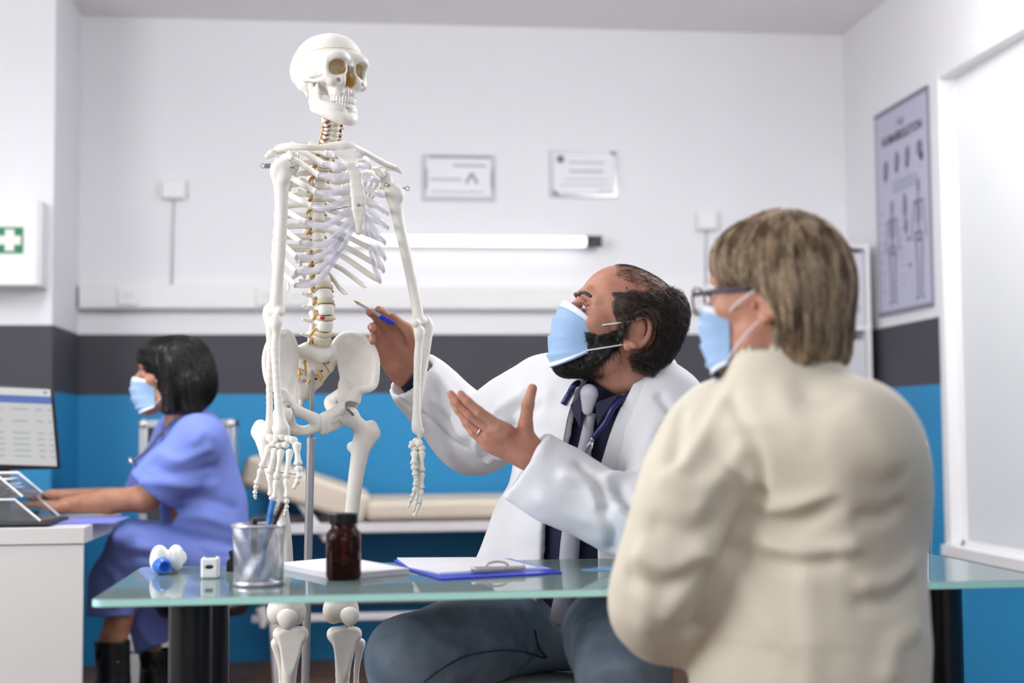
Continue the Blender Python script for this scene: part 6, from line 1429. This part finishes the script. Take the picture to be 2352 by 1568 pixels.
# ---- pen in the right hand
pa, pb = P(812, 690, 3.06), P(886, 732, 3.08); u = (pb - pa) / np.linalg.norm(pb - pa); L = np.linalg.norm(pb - pa)
t = thing('ballpoint_pen', 'clear ballpoint pen with blue cap held by the doctor', 'pen', pa)
MB().lathe([(.0004, 0), (.0016, .004), (.0032, .012), (.0034, .013)], pa, 12, u).build('tip', mat('brass_tip', (196, 160, 84), 0.25, metal=0.8), t, smooth=True)
MB().lathe([(.0036, .013), (.0040, .017), (.0040, L - .012)], pa, 12, u).build('barrel', mat('clear_barrel', (225, 225, 235), 0.08, alpha=0.45, spec=0.8), t, smooth=True, angle=40)
MB().lathe([(.0014, .012), (.0014, L - .004)], pa, 8, u).build('ink_tube', mat('ink_dark', (40, 40, 70), 0.3), t, smooth=True)
MB().lathe([(.0046, L - .014), (.0048, L - .012), (.0048, L + .02), (.003, L + .022)], pa, 12, u).build('cap', mat('cap_blue', (40, 50, 190), 0.25), t, smooth=True, angle=40)
MB().obox(pa + u * (L - .004) - UPV * .006, np.array([u, np.cross(UPV, u), np.cross(u, np.cross(UPV, u))]), (.014, .0015, .0012)).build('cap_clip', MATS['cap_blue'], t)
# ================================================================ the woman in the cream jacket (back view)
cream = mat('cream_jacket', (214, 206, 188), 0.8, bump=0.12, bscale=220, sheen=0.15); wskin = skin_mat('woman_skin', (206, 156, 132), (190, 128, 108))
WD = 2.02
wh = P(1790, 697, WD)
WAX = head_axes(wh, 112, 0, 0); WS = .93
SL, SR = P(1640, 992, 2.09), P(1978, 1012, 1.90); wl_ = SR - SL; wl_[2] = 0; wl_ /= np.linalg.norm(wl_)   # towards image right
wback = np.cross(UPV, wl_); wback = wback if wback @ (CAM - SL) > 0 else -wback; BAX = np.array([wl_, wback, UPV])
wn = P(1800, 893, 2.0)
def wtorso(f, g=0.0):
    f.ell(P(1835, 1140, 2.03), (.158 + g, .105 + g, .165 + g), ax=BAX); f.ell(P(1868, 1290, 2.03), (.144 + g, .11 + g, .19 + g), ax=BAX, k=.08); f.ell(P(1850, 1550, 2.02), (.172 + g, .135 + g, .19 + g), ax=BAX, k=.08)
    f.cone(SL + wl_ * .035, SR - wl_ * .03, .062 + g, .068 + g, k=.07); f.cone(wn - UPV * .05, wn + UPV * .004, .10 + g, .062 + g, k=.06); f.ell(P(1972, 1080, 1.93), (.06 + g, .06 + g, .09 + g), ax=BAX, k=.06); return f
EL, FL = P(1515, 1395, 2.05), P(1640, 1390, 2.16)
lo = np.min([P(1380, 1700, 2.1), P(2250, 700, 1.8), P(1380, 700, 2.3)], 0) - .06; hi = np.max([P(2250, 700, 2.3), P(1380, 820, 1.8)], 0) + .06; lo[2] = .40; hi[2] = 1.16; lo[1] = 1.70; hi[1] = 2.42
bf = SDF(lo, hi, .009); wtorso(bf, -.012); b1 = bf.mesh(1)
hw = head_sdf(.003, True, es=1.12); HV, HQ = hw.mesh(1); whd = lambda v: wh + (np.asarray(v) * WS) @ WAX
fn = SDF(wn - .16, wn + .16, .005); fn.chain([whd((0, -.028, -.03)), wn - UPV * .06], [.052, .06], k=.02); nk = fn.mesh(1)
WE2, WH2 = P(1985, 1320, 2.08), P(1800, 1330, 2.15)
fa = SDF(np.min([EL, FL, SL, WE2, WH2, SR], 0) - .1, np.max([EL, FL, SL, WE2, WH2, SR], 0) + .1, .008); fa.chain([SL, EL, FL], [.05, .042, .03], k=.02); fa.chain([SR, WE2, WH2], [.05, .042, .03], k=.02); arm = fa.mesh(1)
hx_ = FL + (FL - EL) * .1; yv = (WH2 - FL) * 1.0; yv = P(1780, 1390, 2.16) - FL; yv /= np.linalg.norm(yv); zv = np.cross(yv, UPV); zv /= np.linalg.norm(zv); xv = np.cross(yv, zv)
h1, _ = make_hand(FL, np.array([-xv if xv[2] < 0 else xv, yv, zv]), [(20, 20, 10)] * 4, (2, 0, -2, -5), [(.020, .022, .008), (.046, .046, .014), (.058, .074, .02), (.06, .095, .022)], .95, h=.003)
yv = P(1680, 1330, 2.15) - WH2; yv /= np.linalg.norm(yv); zv = np.cross(UPV, yv); xv = np.cross(yv, zv)
h2, _ = make_hand(WH2, np.array([-xv if xv[2] < 0 else xv, yv, zv]), [(20, 20, 10)] * 4, (2, 0, -2, -5), [(.020, .022, .008), (.046, .046, .014), (.058, .074, .02), (.06, .095, .022)], .95, h=.003)
lf_ = SDF(np.array([P(1600, 1500, 2.0)[0] - .2, 1.75, .0]), np.array([P(2150, 1500, 2.1)[0] + .1, 2.75, .75]), .009)
KA, KB = P(1700, 1600, 2.45), P(1880, 1600, 2.48); KA[2] = KB[2] = .55; HA, HB = P(1780, 1560, 2.05), P(1930, 1560, 2.04); HA[2] = HB[2] = .58
AA, AB = KA.copy(), KB.copy(); AA[2] = AB[2] = .09; AA[1] += .02; AB[1] += .02
V, Q = join([(whd(HV), HQ), nk, b1, arm, h1, h2])
woman = obj('person', V, Q, wskin, None, smooth=True)
tag(woman, 'seated woman in cream jacket with short blond hair, seen from behind', 'person')
# jacket
jf = SDF(lo, hi, .0055); wtorso(jf, .008)
jf.chain([SL + wl_ * .01, P(1600, 1130, 2.0), P(1556, 1290, 2.0), EL, P(1570, 1420, 2.14), FL], [.074, .074, .070, .064, .060, .05], k=.028, n=3)
jf.chain([SR, P(2005, 1150, 1.98), WE2, WH2], [.070, .066, .060, .052], k=.03, n=3)
jf.cone(wn - UPV * .012, wn + UPV * .03, .075, .070, k=.02)
jf.cone(whd((0, -.03, -.06)), wn + UPV * .04, .060, .062, op='s', k=.004); jf.cone(wn - UPV * .03, wn + UPV * .06, .058, .062, op='s', k=.004)
V, Q = jf.mesh(2)
V = creases(V, Q, [([(1668, 900), (1720, 1000), (1738, 1090), (1732, 1160)], -.007, .010), ([(1735, 1150), (1700, 1250), (1640, 1360), (1600, 1460)], -.016, .014), ([(1640, 930), (1600, 1010), (1560, 1060)], .009, .016), ([(1560, 930), (1545, 1000), (1535, 1050)], -.008, .014), ([(1530, 1090), (1590, 1110), (1660, 1090)], .008, .018), ([(1500, 1200), (1570, 1240), (1640, 1200)], -.007, .016), ([(1470, 1270), (1540, 1300), (1620, 1270)], .009, .016), ([(1440, 1330), (1520, 1350), (1600, 1320)], -.007, .016), ([(1620, 1150), (1660, 1090), (1690, 1040)], .007, .014), ([(1540, 1420), (1580, 1360), (1640, 1290)], .007, .016), ([(1460, 1290), (1480, 1380), (1470, 1440)], .006, .018),
    ([(1745, 1170), (1810, 1170), (1890, 1150)], .010, .014), ([(1740, 1205), (1820, 1200), (1900, 1165)], -.010, .014), ([(1760, 1250), (1850, 1258), (1950, 1262)], .009, .012), ([(1700, 1275), (1800, 1285), (1900, 1290)], -.008, .014), ([(1790, 880), (1800, 930), (1830, 980)], .005, .018), ([(1950, 930), (2020, 980), (2060, 1060)], .006, .022), ([(1900, 1010), (1930, 1080), (1930, 1160)], .006, .03), ([(2070, 1180), (2040, 1200), (1990, 1200)], -.006, .014), ([(2105, 1300), (2060, 1330), (2000, 1340)], .007, .014), ([(2100, 1345), (2050, 1370), (1990, 1375)], -.008, .014), ([(2105, 1440), (2070, 1480), (2050, 1540)], .008, .016), ([(1680, 1320), (1740, 1400), (1800, 1480)], .006, .02), ([(1830, 1300), (1850, 1420), (1850, 1550)], .005, .02), ([(1850, 900), (1890, 910), (1940, 905)], -.004, .014)])
V = V + vnormals(V, Q) * (.003 * vnoise(V, 11, 31) + .0012 * vnoise(V, 30, 32))[:, None]
jk = obj('jacket', V, Q, cream, woman, smooth=True)
# skirt/trousers, shoes (mostly out of view)
tr_ = SDF(np.array([min(HA[0], KA[0]) - .12, 1.9, .05]), np.array([max(HB[0], KB[0]) + .12, KB[1] + .14, .72]), .009); tr_.chain([HA, KA, AA], [.09, .07, .05], k=.03); tr_.chain([HB, KB, AB], [.09, .07, .05], k=.03); V, Q = tr_.mesh(1); obj('trousers', V, Q, mat('beige_trousers', (170, 158, 140), 0.85), woman, smooth=True)
for A_ in (AA, AB):
    f = SDF(A_ - .2, A_ + .25, .007); f.cone(A_, A_ - UPV * .045, .042, .04, k=.02); f.cone(A_ - UPV * .055, A_ + np.array([-.02, .14, -.064]), .034, .028, k=.03); f.plane((0, 0, .0012), (0, 0, -1)); V, Q = f.mesh(1); obj('shoe', V, Q, dark_leather, woman, smooth=True)
# hair: layered bob
hb = SDF((-.13, -.15, -.16), (.13, .14, .155), .0028)
hb.ell((0, -.008, .044), (.088, .103, .097)); hb.ell((0, -.036, .0), (.087, .073, .090), k=.03); hb.ell((0, -.055, -.060), (.072, .046, .055), k=.03); hb.ell((0, .045, .070), (.066, .058, .050), k=.02)
for s in (-1, 1): hb.cone((s * .072, -.050, .02), (s * .062, -.062, -.075), .030, .022, k=.02)
hb.ell((0, .085, -.03), (.062, .075, .078), op='s', k=.012)
for s in (-1, 1): hb.ell((s * .090, .050, -.048), (.054, .084, .082), op='s', k=.008)
hb.plane((0, 0, -.108), (0, .15, -1), k=.01)
hv, hq = hb.mesh(2); N = vnormals(hv, hq); ang = np.arctan2(hv[:, 0], hv[:, 1] + .02); cyl = np.stack([ang * .10, ang * 0, hv[:, 2] * .12], 1)
hv = hv + N * (.0045 * vnoise(cyl + 5, 110, 41) + .0030 * vnoise(cyl + 5, 240, 42))[:, None]
def hair_streak(name, cols, scale):
    m = bpy.data.materials.new(name); m.use_nodes = True; nt = m.node_tree; b = nt.nodes['Principled BSDF']; b.inputs['Roughness'].default_value = 0.36
    oi = nt.nodes.new('ShaderNodeNewGeometry'); tc = nt.nodes.new('ShaderNodeTexCoord'); mp = nt.nodes.new('ShaderNodeMapping'); mp.inputs['Scale'].default_value = (1, 1, .10)
    nt.links.new(tc.outputs['Object'], mp.inputs['Vector']); n = nt.nodes.new('ShaderNodeTexNoise'); n.inputs['Scale'].default_value = scale; n.inputs['Detail'].default_value = 6; nt.links.new(mp.outputs['Vector'], n.inputs['Vector'])
    mx = nt.nodes.new('ShaderNodeMath'); mx.operation = 'MULTIPLY_ADD'; mx.inputs[1].default_value = .45; nt.links.new(oi.outputs['Random Per Island'], mx.inputs[0]); sb = nt.nodes.new('ShaderNodeMath'); sb.operation = 'SUBTRACT'; sb.inputs[1].default_value = .22; nt.links.new(n.outputs['Fac'], sb.inputs[0]); nt.links.new(sb.outputs[0], mx.inputs[2])
    r = nt.nodes.new('ShaderNodeValToRGB'); r.color_ramp.elements[0].position = .28; r.color_ramp.elements[1].position = .68
    r.color_ramp.elements[0].color = (*lin(cols[0]), 1); r.color_ramp.elements[1].color = (*lin(cols[-1]), 1)
    for i, c in enumerate(cols[1:-1]): e = r.color_ramp.elements.new(.28 + .4 * (i + 1) / (len(cols) - 1)); e.color = (*lin(c), 1)
    nt.links.new(mx.outputs[0], r.inputs['Fac']); nt.links.new(r.outputs['Color'], b.inputs['Base Color']); return m
blond = hair_streak('streaked_blond', ((58, 43, 36), (112, 88, 68), (166, 138, 108), (216, 196, 166)), 50)
def wflow(p):
    out = np.stack([p[:, 0] * 3.0, (p[:, 1] + .01) * 2.5, np.full(len(p), -.35)], 1); k = np.clip((.10 - p[:, 2]) / .05, 0, 1)[:, None]; return out * (1 - k) + np.array([0, -.12, -1.0]) * k
up = hv[hv[:, 2] > -.045]; sv, sq = strands(hb, up, wflow, 5000, .075, 5, .0011, .004, .10, 43)
V, Q = join([(hv, hq), (sv, sq)]); tag(obj('hair', whd(V), Q, blond, woman, smooth=True), 'streaked blond and brown bob', kind='stuff')
# mask, glasses, necklace
G, tw = mask_mesh(wh, WAX, WS, (.120, .006, -.012), (.104, -.112, -.092), .064, 3, .060, .012)
add_mask(woman, wh, WAX, WS, G, tw, mask_blue, mask_white, ((.080, -.004, .020), (.078, .0, -.030)))
gl = mat('plum_frame', (66, 44, 72), 0.25); lens = mat('lens', (235, 238, 245), 0.03, alpha=0.18, spec=0.8)
sp_ = MB().tube(whd(spline(np.array([(-.012, .1225, .020), (0, .126, .023), (.012, .1225, .020)]), 4)), .0016, 8).build('glasses', gl, woman, smooth=True)
for s in (-1, 1):
    ringp = np.array([(s * (.036 + .026 * math.cos(a) * (1 + .06 * math.sin(a))), .120 - .020 * abs(.026 * math.cos(a) * s + .0) - .16 * max(0, .036 + .026 * math.cos(a) - .040), .008 + .021 * math.sin(a)) for a in np.linspace(0, 2 * math.pi, 25)])
    MB().tube(whd(ringp), .0017, 8, cap=False).build('lens_rim', gl, sp_, smooth=True); obj('lens', whd(ringp[:-1]), [tuple(range(24))], lens, sp_)
    MB().tube(whd(spline(np.array([(s * .061, .114, .016), (s * .074, .060, .018), (s * .080, .004, .018)]), 4)), .0020, 8, flat=1.8).build('temple', mat('temple_dark', (44, 46, 66), 0.3), sp_, smooth=True)
ring = [wn + UPV * (.022 + .016 * math.sin(a)) + wl_ * math.cos(a) * .066 + wback * math.sin(a) * .060 for a in np.linspace(0, 2 * math.pi, 40)]
MB().tube(ring, .0042, 8, cap=False).build('necklace', mat('gold_chain', (206, 164, 84), 0.3, metal=0.7), woman, smooth=True)
# her chair
t = thing('visitor_chair', 'grey visitor chair under the woman', 'chair', (HA[0] * .5 + HB[0] * .5, 1.98, 0)); hc = (HA + HB) / 2
MB().box((hc[0] - .22, 1.82, HA[2] - .155), (hc[0] + .22, 2.20, HA[2] - .092)).build('seat', mat('chair_gray', (110, 110, 116), 0.7), t, bevel=0.012)
for sx in (-1, 1):
    for yy in (1.85, 2.17): MB().tube([(hc[0] + sx * .19, yy, 0), (hc[0] + sx * .19, yy, HA[2] - .156)], .012, 10).build('leg', pole_m, t, smooth=True, angle=50)
# chair by the wall, only its chrome corner peeks past her shoulder
p = P(2122, 1016, 3.4)
t = thing('waiting_chair', 'chrome framed chair peeking out past the woman right shoulder', 'chair', (p[0] - .22, p[1] + .2, 0))
x1 = p[0]; x0 = x1 - .44; y0 = p[1]
for x in (x0, x1): MB().tube(spline(np.array([(x, y0, 0), (x, y0, .46), (x, y0, p[2] - .05), (x - .004, y0 + .01, p[2])]), 5), .011, 10).build('frame_post', mat('chrome', (215, 215, 220), 0.12, metal=1.0), t, smooth=True); MB().tube([(x, y0 + .44, 0), (x, y0 + .42, .46), (x, y0, .455)], .011, 10).build('leg_frame', MATS['chrome'], t, smooth=True)
MB().box((x0 + .012, y0 - .01, .60), (x1 - .012, y0 + .02, p[2] - .03)).build('backrest', mat('pale_seat', (214, 214, 220), 0.5), t, bevel=0.01); MB().box((x0 + .012, y0 + .01, .455), (x1 - .012, y0 + .43, .495)).build('seat', MATS['pale_seat'], t, bevel=0.01)
# ================================================================ the nurse at the desk
scrub = mat('blue_scrubs', (122, 142, 222), 0.8, bump=0.1, bscale=200); nskin = skin_mat('nurse_skin', (190, 142, 114), (172, 116, 92)); nhair = mat('nurse_hair', (26, 22, 24), 0.32, var=0.35, vscale=60)
ND = 4.45
def NP(px, py, dd=0.0): return P(px, py, ND + dd)
nh = NP(398, 868); NAX = head_axes(nh, 92, -2, 0)
hn = head_sdf(.0035, True); HV, HQ = hn.mesh(1); nhd = lambda v: nh + np.asarray(v) @ NAX
nl, nf_ = facing(nh, 75); TAX = np.array([nl, nf_, UPV])
NS1, NS2 = NP(455, 1010, -.10), NP(410, 1000, .16); nch = NP(448, 1060, .03); nbel = NP(470, 1170, .03); nhip = NP(468, 1265, .05); nnk = NP(418, 965, .03)
NE1, NW1 = NP(335, 1144, -.13), NP(150, 1160, -.10); NE2, NW2 = NP(330, 1146, .24), NP(118, 1142, .16)
allp = np.array([NS1, NS2, nch, nbel, nhip, NE1, NE2]); lo = allp.min(0) - .22; hi = allp.max(0) + .2
def ntorso(f, g=0.0):
    f.ell(nch, (.15 + g, .105 + g, .16 + g), ax=TAX); f.ell(nbel, (.14 + g, .12 + g, .15 + g), ax=TAX, k=.06); f.ell(nhip, (.165 + g, .14 + g, .11 + g), ax=TAX, k=.06); f.cone(NS1, NS2, .058 + g, .058 + g, k=.06); return f
fb = SDF(lo, hi, .010); ntorso(fb, -.012); tb = fb.mesh(1)
fn = SDF(nnk - .2, nnk + .2, .006); fn.chain([nhd((0, -.025, -.03)), nnk - UPV * .06], [.048, .056], k=.02); nk = fn.mesh(1)
fa = SDF(np.min([NS1, NE1, NW1, NS2, NE2, NW2], 0) - .08, np.max([NS1, NE1, NW1, NS2, NE2, NW2], 0) + .08, .006); fa.chain([NS1, NE1, (NE1 * .55 + NW1 * .45), NW1], [.050, .040, .036, .024], k=.02); fa.chain([NS2, NE2, NW2], [.05, .042, .026], k=.02); ar = fa.mesh(1)
KN1, KN2 = NP(316, 1266, -.10), NP(330, 1262, .12); AN1, AN2 = NP(258, 1475, -.08), NP(345, 1500, .06)
fl_ = SDF(np.min([KN1, AN1, KN2, AN2], 0) - .1, np.max([KN1, AN1, KN2, AN2], 0) + .1, .008); fl_.cone(KN1, AN1, .045, .042); fl_.cone(KN2, AN2, .045, .036); lg = fl_.mesh(1)
def nhand(W_, tgt, sc=.95):
    yv = tgt - W_; yv /= np.linalg.norm(yv); zv = -UPV - yv * (-UPV @ yv); zv /= np.linalg.norm(zv); xv = np.cross(yv, zv); return yv, zv, xv
yv, zv, xv = nhand(NW1, NP(60, 1158, -.08)); h1, _ = make_hand(NW1, np.array([-xv, yv, zv]), [(4, 8, 6)] * 4, (3, 0, -3, -7), [(.020, .022, .004), (.046, .046, .006), (.052, .075, .010), (.050, .096, .012)], .95, h=.003)
yv, zv, xv = nhand(NW2, NP(78, 1136, .12)); h2, h2t = make_hand(NW2, np.array([xv, yv, zv]), [(8, 14, 8)] * 4, (3, 0, -3, -7), [(.020, .022, .004), (.040, .046, .008), (.042, .072, .012), (.036, .092, .014)], .95, h=.003)
V, Q = join([(nhd(HV), HQ), nk, tb, ar, lg, h1, h2])
nurse = obj('person', V, Q, nskin, None, smooth=True)
tag(nurse, 'seated nurse in blue scrubs with black bob hair at the white desk', 'person')
for s in (-1, 1):
    c = np.array([s * .031, .0800, .016]); MB().ball(nhd(c), .0132, 14, 10).build('eye', eyew, nurse, smooth=True); MB().ball(nhd(c + np.array([0, .0085, 0])), .0062, 12, 8).build('iris', iris, nurse, smooth=True)
    br = spline(np.array([(s * .014, .0985, .038), (s * .030, .0990, .042), (s * .048, .082, .038)]), 4); MB().tube(nhd(br), .0022, 6).build('eyebrow', nhair, nurse, smooth=True)
hb = SDF((-.13, -.15, -.15), (.13, .14, .16), .0035)
hb.ell((0, -.012, .042), (.091, .112, .095)); hb.ell((0, -.038, -.02), (.098, .098, .095), k=.03); hb.ell((0, .050, .070), (.068, .058, .050), k=.02)
for s in (-1, 1): hb.cone((s * .080, .005, .03), (s * .078, .010, -.10), .024, .024, k=.02); hb.cone((s * .075, -.05, -.02), (s * .070, -.055, -.10), .036, .034, k=.02)
hb.ell((0, .098, -.035), (.063, .080, .090), op='s', k=.008); hb.plane((0, 0, -.118), (0, 0, -1), k=.012)
hv, hq = hb.mesh(2); sv, sq = strands(hb, hv[hv[:, 2] > -.06], wflow, 3000, .07, 5, .0010, .002, .06, 51)
V, Q = join([(hv, hq), (sv, sq)]); tag(obj('hair', nhd(V), Q, nhair, nurse, smooth=True), 'straight black bob with fringe', kind='stuff')
G, tw = mask_mesh(nh, NAX, 1.0, (.122, .008, -.010), (.106, -.108, -.090), .064, 3, .058, .014); add_mask(nurse, nh, NAX, 1.0, G, tw, mask_blue, mask_white, ((.080, .0, .020), (.078, .004, -.030)))
# scrub top with short sleeves
st = SDF(lo, hi, .0065); ntorso(st, .010); st.chain([NS1, NP(395, 1080, -.12), NP(345, 1128, -.13)], [.078, .080, .078], k=.03); st.chain([NS2, NP(360, 1090, .22), NP(330, 1140, .24)], [.074, .074, .070], k=.03)
for a, b, r in ((NP(345, 1128, -.13), NE1 + (NE1 - NS1) * .0, .062), (NP(330, 1140, .24), NE2, .055)):
    u = b - NS1 if r > .06 else b - NS2; u /= np.linalg.norm(u); st.box(a + u * .050, (.11, .11, .055), ax=np.array(frame_from(u)), op='s'); st.cone(a - u * .05, a + u * .08, r * .8, r, op='s')
st.cone(nnk - UPV * .02, nnk + UPV * .10, .058, .075, op='s', k=.01); st.cone(nnk - UPV * .01 + nf_ * .05, nnk - UPV * .11 + nf_ * .12, .045, .006, op='s', k=.004)
V, Q = st.mesh(2)
V = creases(V, Q, [([(360, 1030), (420, 1050), (490, 1040)], .008, .016), ([(340, 1060), (410, 1085), (500, 1080)], -.008, .016), ([(320, 1100), (400, 1120), (500, 1110)], .009, .016), ([(420, 1160), (480, 1150), (550, 1160)], -.010, .018), ([(420, 1190), (490, 1190), (560, 1210)], .010, .018), ([(400, 1220), (470, 1230), (550, 1250)], -.010, .018), ([(450, 1000), (480, 980), (500, 1000)], .006, .016)])
V = V + vnormals(V, Q) * (.004 * vnoise(V, 9, 61))[:, None]; tp = obj('scrub_top', V, Q, scrub, nurse, smooth=True)
# trousers
jl = np.min([nhip, KN1, KN2, AN1, AN2], 0) - .2; jh = np.max([nhip, KN1, KN2, AN1, AN2], 0) + .16
tf = SDF(jl, jh, .0075); tf.ell(nhip - UPV * .02, (.165, .14, .10), ax=TAX); tf.chain([nhip + nl * .09 * 0 + (NS1 - NS2) * .25 - UPV * .02, KN1, NP(270, 1335, -.09), NP(258, 1408, -.085)], [.105, .090, .080, .078], k=.03); tf.chain([nhip - (NS1 - NS2) * .25 - UPV * .02, KN2, NP(345, 1400, .09), NP(362, 1478, .08)], [.105, .086, .076, .074], k=.03)
for a, u in ((NP(256, 1408, -.085), np.array([0, 0, -1.0])), (NP(362, 1480, .08), NP(385, 1530, .07) - NP(340, 1410, .09))):
    u = u / np.linalg.norm(u); tf.box(a + u * .065, (.088, .088, .06), ax=np.array(frame_from(u)), op='s'); tf.cone(a - u * .06, a + u * .08, .060, .066, op='s')
V, Q = tf.mesh(2)
V = creases(V, Q, [([(240, 1230), (300, 1240), (370, 1260)], .008, .018), ([(280, 1290), (340, 1280), (420, 1300)], -.008, .018), ([(230, 1300), (260, 1340), (280, 1390)], .008, .018), ([(320, 1420), (350, 1430), (380, 1450)], -.010, .014), ([(310, 1450), (340, 1465), (375, 1470)], .010, .014)])
obj('scrub_trousers', V, Q, scrub, nurse, smooth=True)
bootm = mat('black_boot', (20, 20, 22), 0.35)
for A_, top, fd in ((AN1, NP(258, 1468, -.08), np.array([-.85, -.25, 0])), (AN2, NP(358, 1490, .05), np.array([-.6, -.7, 0]))):
    fd = fd / np.linalg.norm(fd); an = np.array([top[0], top[1], .09]); f = SDF(an - .22, an + np.array([.22, .22, .45]), .006)
    f.chain([top, np.array([top[0], top[1], (top[2] + .09) / 2]) - fd * .004, an], [.054, .050, .050], k=.02); f.cone(an - UPV * .045 - fd * .02, an + fd * .15 - UPV * .058, .046, .034, k=.04); f.cone(an - UPV * .05 - fd * .03, an - UPV * .085 - fd * .035, .034, .03, k=.02)
    f.box(top + UPV * .054, (.1, .1, .054), op='s'); f.cone(top - UPV * .05, top + UPV * .1, .046, .046, op='s'); f.plane((0, 0, .0012), (0, 0, -1)); V, Q = f.mesh(1); V = V + vnormals(V, Q) * (.002 * vnoise(V, 25, 71))[:, None]; V[:, 2] = np.maximum(V[:, 2], .001); obj('boot', V, Q, bootm, nurse, smooth=True)
# stethoscope of the nurse
t = thing('stethoscope', 'dark stethoscope hanging from the nurse neck', 'stethoscope', NP(330, 1040, -.05)); c0 = [NP(402, 960, -.09), NP(365, 1000, -.06), NP(335, 1035, -.06), NP(305, 1060, -.06)]
MB().tube(spline(np.array(c0), 6), .0052, 8).build('tubing', mat('steth_gray', (96, 100, 128), 0.25), t, smooth=True); MB().lathe([(.008, -.004), (.016, -.003), (.018, .002), (.012, .005)], c0[-1], 16, c0[-1] - c0[-2]).build('chest_piece', MATS['chrome'], t, smooth=True)
# pen in her far hand, stool
a = NP(92, 1135, .10); b = NP(118, 1152, .07); t = thing('marker_pen', 'black pen in the nurse hand behind the trays', 'pen', a); MB().tube([a, b], .0048, 8).build('barrel', black_plastic, t, smooth=True, angle=50); MB().tube([a + (a - b) * .0, a + (a - b) * .25], [.0048, .001], 8).build('nib', black_plastic, t, smooth=True, angle=50)
t = thing('desk_stool', 'black round stool under the nurse', 'stool', (nhip[0], nhip[1], 0)); zs = nhip[2] - .135
MB().lathe([(0, zs - .06), (.135, zs - .06), (.15, zs - .03), (.135, zs), (0, zs)], (nhip[0], nhip[1], 0), 32).build('seat', black_plastic, t, smooth=True, angle=50); MB().lathe([(.12, 0), (.12, .02), (.03, .04), (.025, zs - .06)], (nhip[0], nhip[1], 0), 24).build('pedestal', black_plastic, t, smooth=True, angle=50)
